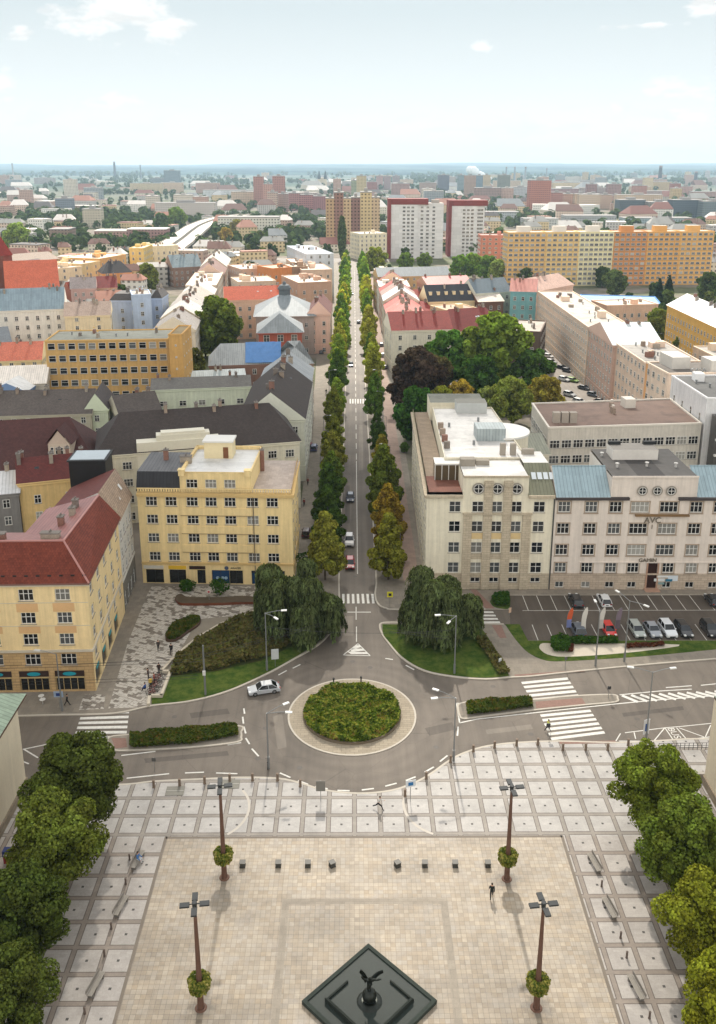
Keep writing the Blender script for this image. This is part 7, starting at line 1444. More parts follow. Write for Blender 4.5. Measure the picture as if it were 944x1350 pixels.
def car(kind, x, y, ang, col, label, group=None, z=0.):
    if kind not in CARP: CARP[kind] = car_proto(kind); o = CARP[kind]
    else: o = clone(CARP[kind])
    o.location = (x, y, z); o.rotation_euler = (0, 0, R(ang)); o.name = 'parked_car' if group and 'parked' in group else 'car'; tag(o, label, 'car', group)
    for k in o.children:
        if k.name.split('.')[0] in ('body', 'roof', 'mirror'): k.color = lin(col)+(1,)
    return o
SIL, WHT, BLKc, GRY, REDc = (176, 178, 180), (214, 214, 212), (24, 25, 28), (84, 92, 102), (168, 26, 20)
p = at(348, 912); car('sedan', p[0], p[1], 195, SIL, 'silver sedan driving round the left side of the roundabout')
p = at(461.5, 746); car('hatch', p[0], p[1], -90, (160, 24, 30), 'red car with dark windows driving down the avenue'); p = at(460.5, 716); car('suv', p[0], p[1], -90, (196, 192, 190), 'silver white car with a dark roof following the red one'); p = at(462, 659); car('hatch', p[0], p[1], -90, (44, 52, 72), 'small dark blue car further up the avenue, half behind a tree')
yA, yB = (y0_a := at(700, 795)[1]), at(700, 834)[1]; PKG = 'cars parked on the car park'
for kind, px, row_, ang, col, l in (('estate', 758, 'A', 90, BLKc, 'black estate car parked in the upper row beside the white one'), ('hatch', 795, 'A', 90, WHT, 'white car parked in the upper row of the car park'), ('hatch', 938, 'A', 90, (36, 40, 46), 'dark car at the right end of the upper parking row'), ('suv', 761, 'B', 92, GRY, 'dark blue grey car at the left end of the lower parking row'), ('hatch', 802, 'B', -88, (196, 30, 18), 'bright red car in the lower parking row'), ('estate', 839, 'B', -88, (150, 156, 150), 'grey green estate car in the lower parking row'), ('sedan', 860, 'B', -88, (140, 144, 150), 'grey sedan right of the grey green estate'), ('suv', 880, 'B', -88, (206, 208, 210), 'white high roofed car right of the grey sedan'), ('estate', 901, 'B', -88, (22, 22, 24), 'black estate right of the white high roofed car'), ('suv', 936, 'B', -88, (20, 20, 22), 'black car at the right end of the lower parking row')):
    x = at(px, 793 if row_ == 'A' else 834)[0]; car(kind, x, yA if row_ == 'A' else yB, ang, col, l, PKG, .006)
# street right of the park
stp = ccw(P_((690, 418), (718, 418), (745, 452), (790, 500), (836, 548), (760, 548), (742, 520), (716, 462))); sheet('street', stp, -.02, ASPH)
sheet('pavement', ccw(P_((716, 418), (722, 418), (750, 450), (800, 500), (846, 546), (826, 546), (780, 500), (742, 455))), .06, PAVE, -.05, KERBM)
k = 0
for i, (px, py) in enumerate(((716, 466), (723, 471), (727, 479), (741, 486), (748, 490), (755, 503), (744, 502), (770, 513), (782, 522), (764, 531), (751, 522), (792, 531))):
    p = at(px, py); c = [GRY, WHT, SIL, BLKc, (60, 66, 76), (120, 150, 70), WHT, (52, 54, 60)][i % 8]; car(['hatch', 'estate', 'suv', 'sedan'][i % 4], p[0], p[1], -52, c, '%s car, %s along the slanting street by the park' % ({GRY: 'blue grey', WHT: 'white', SIL: 'silver', BLKc: 'black'}.get(c, 'coloured'), ordinal(i+1)), 'cars parked along the slanting street', -.015)
for i, (px, py, c) in enumerate(((408, 591, (130, 40, 50)), (414, 593, (60, 70, 110)), (404, 706, (60, 30, 30)), (424, 466, (50, 60, 66)), (432, 455, WHT), (505, 470, SIL), (508, 486, (50, 50, 54)), (503, 456, (120, 116, 110)))):
    p = at(px, py); car(['hatch', 'estate'][i % 2], p[0], p[1], 88, c, '%s car on the avenue pavement strip, %s from the front' % (['maroon', 'blue', 'dark red', 'dark grey', 'white', 'silver', 'black', 'beige'][i], ordinal(i+1)), 'cars parked along the avenue', .12)
for i in range(3): y = 330+i*90+random.uniform(-8, 8); car(['hatch', 'estate', 'suv'][i % 3], AX+(1.7 if i % 2 else -1.7), y, 90 if i % 2 else -90, random.choice([WHT, SIL, GRY, BLKc]), 'car driving on the far avenue, %s from the crossing' % ordinal(i+1), 'cars driving on the far avenue')
# ------------------------------------------------------------------ people
SKIN = mat((196, 150, 122), .7, .05); HAIRC = mat((48, 36, 28), .8, .1)
FAT = 1.2
def figure(name, joints, edges, mats, face_mat, subd=1):
    """joints: {name:(co, radius)}; grows one continuous skin; face_mat(center)->material index"""
    me = bpy.data.meshes.new(name); nm = list(joints); me.from_pydata([joints[k][0] for k in nm], [(nm.index(a), nm.index(c)) for a, c in edges], []); o = bpy.data.objects.new('tmp_figure', me); C.objects.link(o)
    o.modifiers.new('skin', 'SKIN'); sv = me.skin_vertices[0].data
    for i, k in enumerate(nm): q_ = joints[k][1] if isinstance(joints[k][1], tuple) else (joints[k][1],)*2; sv[i].radius = (q_[0]*FAT, q_[1]*FAT); sv[i].use_root = (i == 0)
    s = o.modifiers.new('sub', 'SUBSURF'); s.levels = subd; dg = bpy.context.evaluated_depsgraph_get(); out = bpy.data.meshes.new_from_object(o.evaluated_get(dg)); bpy.data.objects.remove(o); out.materials.clear(); out.name = name
    for m in mats: out.materials.append(m)
    segs = [(Vector(joints[a][0]), Vector(joints[c][0]), a, c) for a, c in edges]
    for pl in out.polygons:
        c = pl.center; best = None
        for a, b_, na, nb in segs:
            d = b_-a; t = max(0, min(1, (c-a).dot(d)/max(1e-9, d.length_squared))); q = (c-a-d*t).length
            if best is None or q < best[0]: best = (q, na, nb, t)
        pl.material_index = face_mat(best[1], best[2], best[3], c)
    out.polygons.foreach_set('use_smooth', [True]*len(out.polygons)); return out
def person(x, y, rz, pose, top, legs, label, z=.12, hair=None, group=None):
    # x right, -y is forward of the figure
    sl, sr = {'stand': (.0, .0), 'walk': (.34, -.34), 'run': (.55, -.62), 'sit': (.42, .42)}[pose]; hipz = .92 if pose != 'sit' else .52; ln = .12 if pose == 'run' else .04
    J = {'pelvis': ((0, 0, hipz), (.15, .12)), 'belly': ((0, -ln*.5, hipz+.2), (.14, .1)), 'chest': ((0, -ln, hipz+.45), (.17, .11)), 'neck': ((0, -ln*1.3, hipz+.6), .055), 'chin': ((0, -ln*1.5-.02, hipz+.68), .075), 'head': ((0, -ln*1.5-.01, hipz+.78), .1), 'crown': ((0, -ln*1.5+.0, hipz+.86), .07)}; E_ = [('pelvis', 'belly'), ('belly', 'chest'), ('chest', 'neck'), ('neck', 'chin'), ('chin', 'head'), ('head', 'crown')]
    for s, nme, st in ((-1, 'l', sl), (1, 'r', sr)):
        if pose == 'sit': kn, an_, to = (s*.12, -.44, .52), (s*.12, -.46, .1), (s*.13, -.6, .04)
        else:
            kn = (s*.1, -st*.5-(.1 if pose == 'run' and st > 0 else .02), hipz*.52+(.12 if pose == 'run' and st > 0 else 0)); an_ = (s*.1, -st+(.1 if st < 0 else .02), .09+(.22 if pose == 'run' and st < 0 else (.04 if st < 0 else 0))); to = (an_[0]+s*.03, an_[1]-.17, an_[2]-.05)
        J.update({'hip'+nme: ((s*.1, 0, hipz-.06), .1), 'knee'+nme: (kn, .065), 'ankle'+nme: (an_, .045), 'toe'+nme: (to, .04)}); E_ += [('pelvis', 'hip'+nme), ('hip'+nme, 'knee'+nme), ('knee'+nme, 'ankle'+nme), ('ankle'+nme, 'toe'+nme)]
        sw = -st*.7 if pose != 'sit' else .3; sh = (s*.2, -ln, hipz+.5); el = (s*.25, -ln-sw*.35+.05, hipz+.24); wr = (s*.24, -ln-sw*.8-(.15 if pose in ('run', 'sit') else 0), hipz+.02+(.2 if pose == 'run' else 0)); ha = tuple(w+(w-q)*.35 for w, q in zip(wr, el)); J.update({'sh'+nme: (sh, .075), 'el'+nme: (el, .05), 'wr'+nme: (wr, .036), 'ha'+nme: (ha, .04)}); E_ += [('chest', 'sh'+nme), ('sh'+nme, 'el'+nme), ('el'+nme, 'wr'+nme), ('wr'+nme, 'ha'+nme)]
    def fm(a, b_, t, c):
        if b_ in ('chin', 'head', 'crown', 'neck') and (a != 'chest' or t > .8): return 0
        if b_[:2] == 'ha': return 0
        if b_[:3] in ('toe',): return 3
        if b_[:3] in ('hip', 'kne', 'ank'): return 2
        return 1
    me = figure('body', J, E_, [SKIN, mat(top, .9, .1, 2.), mat(legs, .9, .1, 2.), BLK], fm); e = thing('person', label, 'person', (x, y, z), rz, group); link(bpy.data.objects.new('body', me), e); hb = MB(); hc = J['head'][0]; hb.sphere((hc[0], hc[1]+.025, hc[2]+.035), .112, 10, 8); link(bpy.data.objects.new('hair', hb.mesh('hair', [mat(hair, .9, .1) if hair else HAIRC], smooth=True)), e)
    nb = MB(); nb.box((hc[0], hc[1]-.115, hc[2]-.06), (.03, .04, .05)); nb.sphere((hc[0]-.035, hc[1]-.098, hc[2]-.0), .013, 6, 4, 1); nb.sphere((hc[0]+.035, hc[1]-.098, hc[2]), .013, 6, 4, 1); link(bpy.data.objects.new('face', nb.mesh('face', [SKIN, BLK])), e); return e
for px, py, rz, pose, top, legs, l in ((499, 1068, 80, 'run', (196, 192, 186), (30, 30, 34), 'person in a light top running across the paved square'), (648, 1185, 170, 'walk', (34, 40, 36), (30, 30, 32), 'person in dark clothes walking on the sandstone paving'), (722, 965, 100, 'walk', (196, 206, 40), (50, 52, 60), 'person in a yellow vest at the zebra crossing'), (89, 931, 120, 'walk', (36, 38, 36), (26, 26, 28), 'person in black walking past the turquoise shop windows'), (226, 863, 190, 'walk', (28, 26, 30), (40, 36, 36), 'person in dark clothes on the footpath by the flower bed'), (209, 858, 20, 'walk', (60, 52, 48), (40, 36, 34), 'person in a brown coat left of the kidney shaped flower bed'), (210, 889, 200, 'stand', (60, 44, 36), (44, 40, 40), 'person standing at the corner of the low wall'), (535, 700, 180, 'walk', (30, 30, 32), (30, 30, 34), 'person in black walking on the bike path by the cream house'), (182, 1138, 78, 'sit', (60, 110, 170), (196, 196, 196), 'person in a blue top sitting at the end of a bench')):
    x, y = at(px, py); person(x, y, R(rz), pose, top, legs, l)
for i, (px, py) in enumerate(((409, 738), (406, 640), (401, 668), (430, 520), (505, 520), (503, 440), (498, 415))): x, y = at(px, py); person(x, y, random.uniform(0, 6), 'walk', random.choice([(40, 40, 44), (120, 50, 50), (60, 70, 90)]), (36, 36, 40), 'pedestrian on the avenue pavements, %s from the front' % ordinal(i+1), group='pedestrians on the avenue')
# children's crowd / bicycles by the stepped wall: cafe chairs and red stools
def bicycle(x, y, rz, col, label):
    e = thing('bicycle', label, 'bicycle', (x, y, .126), rz, 'bicycles leaning by the stepped wall'); fr = MB()
    for a, c in (((-.5, 0, .34), (-.12, 0, .3)), ((-.12, 0, .3), (-.2, 0, .8)), ((-.2, 0, .8), (.38, 0, .78)), ((-.12, 0, .3), (.4, 0, .7)), ((.36, 0, .95), (.52, 0, .34)), ((-.5, 0, .34), (-.2, 0, .75))): fr.tube(a, c, .022, n=6)
    link(bpy.data.objects.new('frame', fr.mesh('frame', [mat(col, .4, .05)])), e); hb = MB(); hb.tube((.34, -.28, .98), (.34, .28, .98), .018, n=6); link(bpy.data.objects.new('handlebar', hb.mesh('handlebar', [BLK])), e); s = MB(); s.box((-.22, 0, .82), (.26, .14, .06)); link(bpy.data.objects.new('saddle', s.mesh('saddle', [BLK])), e)
    for wx in (-.5, .52):
        w = MB()
        for k in range(16): a0, a1 = 2*math.pi*k/16, 2*math.pi*(k+1)/16; w.tube((wx+.32*math.cos(a0), 0, .34+.32*math.sin(a0)), (wx+.32*math.cos(a1), 0, .34+.32*math.sin(a1)), .025, n=5, caps=False)
        link(bpy.data.objects.new('wheel', w.mesh('wheel', [TYRE])), e)
for i in range(11):
    t = i/10; a = Vector(at(218, 894)); c = Vector(at(209, 918)); p = a.lerp(c, t); bicycle(p.x-.9-(i % 2)*.2, p.y, R(8), (150, 44, 36) if i % 4 else (60, 60, 64), '%s bicycle in the row, %s from the top end of the wall' % ('red' if i % 4 else 'dark', ordinal(i+1)))
for px, py, pose, top, l in ((204, 902, 'stand', (150, 60, 52), 'person in a red top beside the row of bicycles'), (199, 908, 'stand', (206, 170, 60), 'person in a yellow top beside the row of bicycles'), (192, 912, 'sit', (40, 80, 150), 'person in blue crouching beside the row of bicycles'), (196, 896, 'stand', (70, 50, 44), 'person in brown beside the row of bicycles')): x, y = at(px, py); person(x, y, R(random.uniform(0, 360)), pose, top, (50, 46, 50), l)
x, y = at(353, 1012); bicycle(x, y, R(95), (60, 60, 64), 'dark bicycle standing at the edge of the roundabout road'); bpy.data.objects[-1 if False else 0]
# ------------------------------------------------------------------ lamps, masts, furniture of the square
RUST = mat((104, 72, 56), .7, .2, 1.2); LAMPH = mat((56, 58, 58), .6, .1); BASK = leaf_mat('basket_flowers', .2, .4, [(0, (50, 64, 26)), (.4, (84, 98, 38)), (.7, (150, 140, 70)), (.88, (206, 190, 150)), (1, (170, 60, 50))])
P, Nm, S_ = crown_points([(.68*math.cos(a), .68*math.sin(a), 3.1, .42) for a in [k*.785 for k in range(8)]]+[(.6*math.cos(a), .6*math.sin(a), 2.45, .42) for a in [k*.785 for k in range(8)]], 2600, .18); BASKM = quads('flower_basket', P, Nm, S_, BASK)
def square_lamp(px, py, label):
    x, y = at(px, py); e = thing('lamp_mast', label, 'street lamp', (x, y, .124), 0, 'tall rust brown lamp masts of the square'); b = MB(); b.tube((0, 0, -.02), (0, 0, 11.2), .3, .13, 12); b.lathe([(.55, 0), (.5, .08), (.34, .1)], 16); link(bpy.data.objects.new('mast', b.mesh('mast', [RUST])), e); link(bpy.data.objects.new('flower_basket', BASKM), e)
    h = MB(); h.tube((0, 0, 11.1), (0, 0, 11.7), .2, .22, 10); link(bpy.data.objects.new('mast_head', h.mesh('mast_head', [LAMPH])), e)
    for k in range(4):
        a = k*math.pi/2+.12; h = MB(); dx, dy = math.cos(a), math.sin(a); h.tube((0, 0, 11.5), (dx*.5, dy*.5, 11.5), .05, n=6); h.box((dx*.85, dy*.85, 11.36), (.85, .5, .16), a); h.box((dx*.85, dy*.85, 11.33), (.6, .36, .03), a, 1); link(bpy.data.objects.new('lamp_head', h.mesh('lamp_head', [LAMPH, LIGHTHEAD()])), e)
for a in ((296, 1158, 'far left rust brown lamp mast with a flower basket'), (668, 1160, 'far right rust brown lamp mast with a flower basket'), (265, 1330, 'near left rust brown lamp mast with a flower basket'), (707, 1330, 'near right rust brown lamp mast with a flower basket')): square_lamp(*a)
CUBE = mat((66, 64, 58), .6, .15, 1.5)
for i, px in enumerate((320, 367, 406, 438, 524, 560, 600, 643)):
    x, y = at(px, 1143); b = MB(); b.box((0, 0, 0), (.62, .62, .08), 0, 0); b.box((0, 0, .08), (.56, .56, .44), 0, 0); b.box((0, 0, .52), (.64, .64, .06), 0, 1); o = b.build('stone_seat', [CUBE, mat((96, 92, 84), .5, .12)]); o.location = (x, y, .124); o.rotation_euler = (0, 0, .5 if i in (3, 4) else 0); tag(o, '%s of eight dark stone cube seats, counted from the left' % ordinal(i+1), 'seat', 'stone cube seats in a line')
def bench(px, py, ang, label):
    x, y = at(px, py); e = thing('bench', label, 'bench', (x, y, .124), R(ang), 'benches at the sides of the square')
    b = MB(); [b.box((0, -.21+k*.14, .42), (2.6, .11, .05)) for k in range(4)]; link(bpy.data.objects.new('seat', b.mesh('seat', [mat((150, 142, 130), .7, .1, 2.)])), e)
    for s in (-1, 1): b = MB(); b.box((s*1.0, 0, -.01), (.24, .5, .43)); link(bpy.data.objects.new('leg', b.mesh('leg', [mat((118, 112, 104), .8, .1)])), e)
    b = MB(); [b.box((0, .3, .52+k*.14), (2.6, .05, .11)) for k in range(3)]; link(bpy.data.objects.new('backrest', b.mesh('backrest', [mat((136, 128, 118), .7, .1, 2.)])), e)
for a in ((182, 1138, 78, 'pale bench at left beside the seated person'), (160, 1199, 78, 'middle pale bench at the left side of the square'), (127, 1303, 78, 'lower pale bench at the left side of the square'), (783, 1142, -80, 'upper pale bench at the right side of the square'), (803, 1202, -80, 'middle pale bench at the right side of the square'), (838, 1307, -80, 'lower pale bench at the right side of the square')): bench(*a)
def post(px, py, h, r, col, label, name='bollard', cat='bollard', group=None, cap=None):
    x, y = at(px, py); b = MB(); b.lathe([(r*1.25, 0), (r*1.2, .08), (r, .1), (r, h-.08), (r*1.15, h-.06), (r*1.1, h), (0, h+.03)], 10); o = b.build(name, [mat(col, .6, .12)], smooth=False); o.location = (x, y, .124); tag(o, label, cat, group); return o
for i, (px, py) in enumerate(((171, 1135), (166, 1167), (147, 1226), (138, 1262), (112, 1338), (793, 1170), (818, 1238), (826, 1264), (856, 1344))): post(px, py, .75, .1, (96, 80, 70), 'small brown post among the benches, %s of nine' % ordinal(i+1), 'light_post', 'post', 'short brown posts beside the benches')
bl_px = [(203, 1039), (237, 1037), (270, 1034), (303, 1031), (333, 1030), (366, 1030), (396, 1038), (534, 1051), (562, 1028), (594, 1006), (624, 992), (652, 987), (681, 984), (709, 983), (742, 990), (772, 990), (801, 990), (828, 984)]
for i, (px, py) in enumerate(bl_px): post(px, py, 1.0, .16, (122, 102, 84), 'brown bollard along the kerb of the square, %s from the left' % ordinal(i+1), 'bollard', 'bollard', 'brown bollards along the kerb of the square')
for px, py in ((440, 905), (476, 903)):
    x, y = at(px, py); b = MB(); b.lathe([(.1, 0), (.1, 1.0), (.14, 1.02), (.14, 1.3), (0, 1.32)], 8); o = b.build('marker_post', [DARK()]); o.location = (x, y, .1); tag(o, '%s dark marker post on the far rim of the roundabout' % ('left' if px < 460 else 'right'), 'post')
def street_lamp(px, py, h, arms, label, name='street_lamp', group='grey street lamps at the roundabout', foot=.12, r=.11, arm=2.4):
    x, y = at(px, py, foot); e = thing(name, label, 'street lamp', (x, y, foot), 0, group); b = MB(); b.tube((0, 0, -.1), (0, 0, 1.6), r*1.5, r*1.5, 10); b.tube((0, 0, 1.6), (0, 0, h), r, r*.65, 10); link(bpy.data.objects.new('pole', b.mesh('pole', [STEEL()])), e)
    for a in arms:
        dx, dy = math.cos(R(a)), math.sin(R(a)); b = MB(); b.tube((0, 0, h-.05), (dx*arm*.7, dy*arm*.7, h+.25), .045, n=6); b.tube((dx*arm*.7, dy*arm*.7, h+.25), (dx*arm, dy*arm, h+.28), .045, n=6); ao = link(bpy.data.objects.new('arm', b.mesh('arm', [STEEL()])), e); b = MB(); b.box((dx*(arm+.35), dy*(arm+.35), h+.2), (.85, .34, .14), R(a)); link(bpy.data.objects.new('lamp_head', b.mesh('lamp_head', [LIGHTHEAD()])), ao)
    return e
for px, py, hp, arms, l in ((352, 884, 808, (5, -50), 'grey double armed street lamp on the left lawn'), (599, 888, 812, (185, -120), 'grey double armed street lamp on the right lawn'), (354, 1012, 940, (35, -5), 'grey double armed lamp at the left front of the roundabout'), (598, 1003, 920, (150, 190), 'grey double armed lamp at the right front of the roundabout'), (785, 878, 806, (90,), 'slim grey lamp post left of the flags by the car park'), (823, 872, 792, (115, -50), 'grey double armed lamp post on the verge of the car park'), (851, 980, 886, (165, 10), 'grey lamp post with traffic signs at the bus bay'), (82, 937, 862, (170,), 'grey single armed lamp post in front of the corner house')):
    Y = at(px, py, .12)[1]; street_lamp(px, py, zat(px, hp, Y)-.12, arms, l)
x, y = at(271, 917); h = zat(271, 852, y)-.15; b = MB(); b.tube((0, 0, -.05), (0, 0, h), .15, .11, 10); b.lathe([(.12, h), (.12, h+.15), (0, h+.25)], 8); e = thing('wire_pole', 'plain grey pole holding the overhead wires on the left lawn', 'pole', (x, y, .15)); link(bpy.data.objects.new('pole', b.mesh('pole', [STEEL()])), e); b = MB(); b.box((0, -.2, h*.42), (.4, .2, .7)); link(bpy.data.objects.new('switch_box', b.mesh('switch_box', [WHITE()])), e); wire_a = Vector((x, y, h))
# overhead wires
lp = {}
for o in list(C.objects):
    if o.name.startswith('street_lamp') and o.parent is None: lp[o['label'][:28]] = o
def wire(a, c, label, sag=.4):
    b = MB(); pts = [Vector(a).lerp(Vector(c), i/10)-Vector((0, 0, sag*4*(i/10)*(1-i/10))) for i in range(11)]
    for p, q in zip(pts, pts[1:]): b.tube(p, q, .022, n=4, caps=False)
    tag(b.build('overhead_wire', DARK()), label, 'wire', 'overhead trolley wires')
z = 7.3
La, Lb = at(352, 884), at(599, 888); wire((x, y, 7.6), (La[0], La[1], 7.8), 'overhead wire from the plain pole to the left lamp'); wire((La[0], La[1], z), (Lb[0], Lb[1], z), 'overhead wire across the avenue mouth', .8); wire((x, y, 6.9), (*at(82, 937), 7.2), 'overhead wire from the plain pole to the corner house lamp')
for i, off in enumerate((0, .7, 4.2, 4.9)): wire((-60, 108.6-off, 6.2), (x, y-.6-off, 6.3), 'trolley wire over the road left of the roundabout, %s' % ordinal(i+1), .2)
for i, off in enumerate((0, .7)): wire((Lb[0]-10, Lb[1]+2.5-off, 6.1), (Lb[0]-1, Lb[1]-off, 6.1), 'trolley wire passing the right lawn, %s' % ordinal(i+1), .05); wire((x, y+.6-off, 6.3), (La[0]+8, La[1]+3-off, 6.2), 'trolley wire passing the left lawn, %s' % ordinal(i+1), .1)
# avenue lamps
for i, y in enumerate([152, 176, 201, 226, 252, 280, 310, 345, 385, 430, 480]):
    for side, xx in ((-1, -8.0), (1, 8.6)):
        pxx = px_of(xx, y, .12); street_lamp(pxx[0], pxx[1], 8.6, (0 if side < 0 else 180,), '%s lamp post along the %s side of the avenue' % (ordinal(i+1), 'left' if side < 0 else 'right'), 'avenue_lamp', 'lamp posts along the avenue', .12, .08, 1.7)
# signs
def sign(px, py, h, w, hh, col, label, ang=0, col2=None, shape='rect'):
    x, y = at(px, py); e = thing('road_sign', label, 'sign', (x, y, .12), R(ang)); b = MB(); b.tube((0, .04, -.02), (0, .04, h), .04, n=6); link(bpy.data.objects.new('post', b.mesh('post', [STEEL()])), e); b = MB()
    if shape == 'round': b.tube((0, -.03, h-hh/2), (0, 0, h-hh/2), hh/2, n=16)
    else: b.box((0, -.02, h-hh), (w, .05, hh))
    link(bpy.data.objects.new('panel', b.mesh('panel', [mat(col, .5, .06)])), e)
    if col2: b = MB(); b.box((0, -.06, h-hh*.78), (w*.5, .02, hh*.5)); link(bpy.data.objects.new('symbol', b.mesh('symbol', [mat(col2, .5, .05)])), e)
    return e
sign(514, 802, 3., 1.0, 1.0, (226, 214, 40), 'bright yellow square pedestrian crossing sign by the avenue', 0, (40, 40, 40)); sign(541, 1058, 3.0, 1.2, .9, (206, 210, 212), 'white traffic sign panel with blue mark at the square kerb', 12, (40, 110, 170)); sign(423, 1058, 2.9, 1.1, 1.4, (120, 116, 108), 'grey sign panel seen from behind at the square kerb'); sign(363, 880, 3.0, 1.1, 1.7, (186, 190, 186), 'tall white sign panel next to the left lawn lamp', 10); sign(850, 981, 3.6, .9, 2.2, (206, 208, 210), 'tall white and blue bus stop sign at the kerb', 20, (36, 80, 150)); sign(276, 795, 2.4, .7, .7, (206, 196, 190), 'round red bordered sign by the rusty planter', 0, (170, 50, 50), 'round'); sign(802, 922, 2., .5, .5, (60, 60, 60), 'small dark sign on the nose of the right traffic island'); sign(672, 812, 1.4, .5, .9, (206, 170, 140), 'small pale orange sign at the car park entry', 30); sign(659, 878, 1.2, .5, .6, (206, 208, 206), 'small white board in the bushes beside the path', 20); sign(745, 884, 2.2, .4, .5, (90, 90, 88), 'thin dark sign post at the pavement below the gravel bed'); sign(79, 934, 2.6, 1.3, .9, (150, 170, 196), 'blue white sign cluster on the post before the corner house', 0, (36, 60, 130)); sign(204, 1020, 2.2, .5, .5, (90, 88, 84), 'thin sign post by the kerb left of the square'); sign(722, 972, 2.0, .55, .55, (60, 60, 62), 'small dark sign at the lower zebra crossing')
for px, py, w, h, l in ((231, 1044, 2.2, 1.6, 'left grey metal hatch cover on the granite paving'), (302, 1035, 2.6, 1.6, 'right grey metal hatch cover on the granite paving')):
    x, y = at(px, py); b = MB(); b.box((0, 0, 0), (w, h, .05), .03, 0); b.box((0, 0, .05), (w*.94, .08, .02), .03, 1); o = b.build('hatch_cover', [mat((122, 118, 106), .6, .1), mat((170, 166, 154), .6, .1)]); o.location = (x, y, .122); tag(o, l, 'hatch cover')
# railing and stairwell beside the right wing
rl = MB(); a, c = Vector(at(868, 990)), Vector(at(936, 989)); n = 12
for k in range(n+1): p = a.lerp(c, k/n); rl.tube((p.x, p.y, .1), (p.x, p.y, 1.15), .035, n=6)
for z in (.4, .75, 1.12): rl.tube((*a, z), (*c, z), .025, n=6)
tag(rl.build('railing', DARK()), 'dark railing in front of the right wing', 'railing')
lw = MB(); a, c = Vector(at(860, 1028)), Vector(at(930, 1028)); lw.box(((a.x+c.x)/2, a.y, .1), (c.x-a.x, .5, .9)); tag(lw.build('parapet_wall', mat((168, 160, 150), .8, .1)), 'low pale parapet wall beside the right wing', 'wall')
# flags by the car park
def flag(px, py, top, cols, label):
    x, y = at(px, py); h = zat(px, top, y); e = thing('beach_flag', label, 'flag', (x, y, .15), 0, 'tall blade flags at the car park'); b = MB(); b.tube((0, 0, -.05), (0.0, 0, h*.5), .03, .02, 6); pts = [(.0, h*.5), (.05, h*.75), (.3, h*.93), (.75, h)]
    for p, q in zip(pts, pts[1:]): b.tube((p[0], 0, p[1]), (q[0], 0, q[1]), .02, n=5)
    link(bpy.data.objects.new('pole', b.mesh('pole', [STEEL()])), e); b = MB(); N = 12; L_ = []
    for k in range(N+1): t = k/N; z = h*(.22+.76*t); xl = .02 if t < .5 else .02+.7*((t-.5)/.5)**2; xr = .85-.1*math.sin(t*6); yy = .06*math.sin(t*9); L_.append(((xl, yy, z), (xr, -yy+.05, z)))
    for k in range(N): b.face([L_[k][0], L_[k][1], L_[k+1][1], L_[k+1][0]], 0 if k >= N*.38 else 1)
    link(bpy.data.objects.new('cloth', b.mesh('cloth', [mat(c_, .8, .08) for c_ in cols])), e)
for a in ((746, 836, 802, ((206, 84, 40), (110, 120, 170)), 'orange and lilac blade flag at the car park'), (765, 838, 801, ((206, 200, 190), (206, 200, 190)), 'white blade flag between the orange flag and the lamp'), (788, 838, 801, ((200, 194, 186), (180, 172, 164)), 'white and beige blade flag behind the slim lamp post'), (810, 838, 802, ((120, 104, 116), (96, 84, 92)), 'purple grey blade flag right of the slim lamp post')): flag(*a)
# ------------------------------------------------------------------ fountain with the winged figure
BRZ = mat((40, 44, 38), .35, .3, 1.5, metal=.6, spec=.5); FST = mat((60, 66, 60), .9, .2, .6, spec=.03); WATER = mat((46, 54, 49), .45, .12, .4, spec=.12)
ft, fl2, fr2 = at(485, 1247), at(398, 1325), at(576, 1325); fc = ((fl2[0]+fr2[0])/2, (fl2[1]+fr2[1])/2); fh = (fr2[0]-fl2[0])/2
e = thing('fountain', 'dark square fountain basin set as a diamond at the bottom of the picture', 'fountain', (fc[0], fc[1], .124)); dia = lambda r: [(0, -r), (r, 0), (0, r), (-r, 0)]
b = MB()
for i in range(4):
    o1, o2 = dia(fh)[i], dia(fh)[(i+1) % 4]; i1, i2 = dia(fh-.5)[i], dia(fh-.5)[(i+1) % 4]; b.face([(*o1, -.02), (*o2, -.02), (*o2, .42), (*o1, .42)]); b.face([(*o1, .42), (*o2, .42), (*i2, .42), (*i1, .42)]); b.face([(*i2, .1), (*i1, .1), (*i1, .42), (*i2, .42)])
link(bpy.data.objects.new('basin_rim', b.mesh('basin_rim', [FST])), e); b = MB(); b.face([(*p, .3) for p in dia(fh-.5)]); link(bpy.data.objects.new('water', b.mesh('water', [WATER])), e)
b = MB(); q = dia(fh*.66)
for i in range(4):
    o1, o2 = Vector(q[i]), Vector(q[(i+1) % 4]); a_, c_ = o1.lerp(o2, .0), o1.lerp(o2, .98)
    if i in (0, 3): b.prism([tuple(a_), tuple(c_), tuple(c_*.93), tuple(a_*.93)], .25, .75, bottom=True)
    else: b.prism([tuple(o1.lerp(o2, .5 if i == 2 else 0.)), tuple(o1.lerp(o2, 1. if i == 2 else .5)), tuple(o1.lerp(o2, 1. if i == 2 else .5)*.95), tuple(o1.lerp(o2, .5 if i == 2 else 0)*.95)], .25, .5, bottom=True)
link(bpy.data.objects.new('inner_step', b.mesh('inner_step', [mat((48, 52, 47), .9, .2, spec=.03)])), e)
b = MB(); b.lathe([(1.25, .25), (1.0, .4), (.7, .5), (0, .52)], 20); b.sphere((0, 0, 1.0), .66, 18, 12); link(bpy.data.objects.new('pedestal', b.mesh('pedestal', [BRZ], smooth=True)), e)
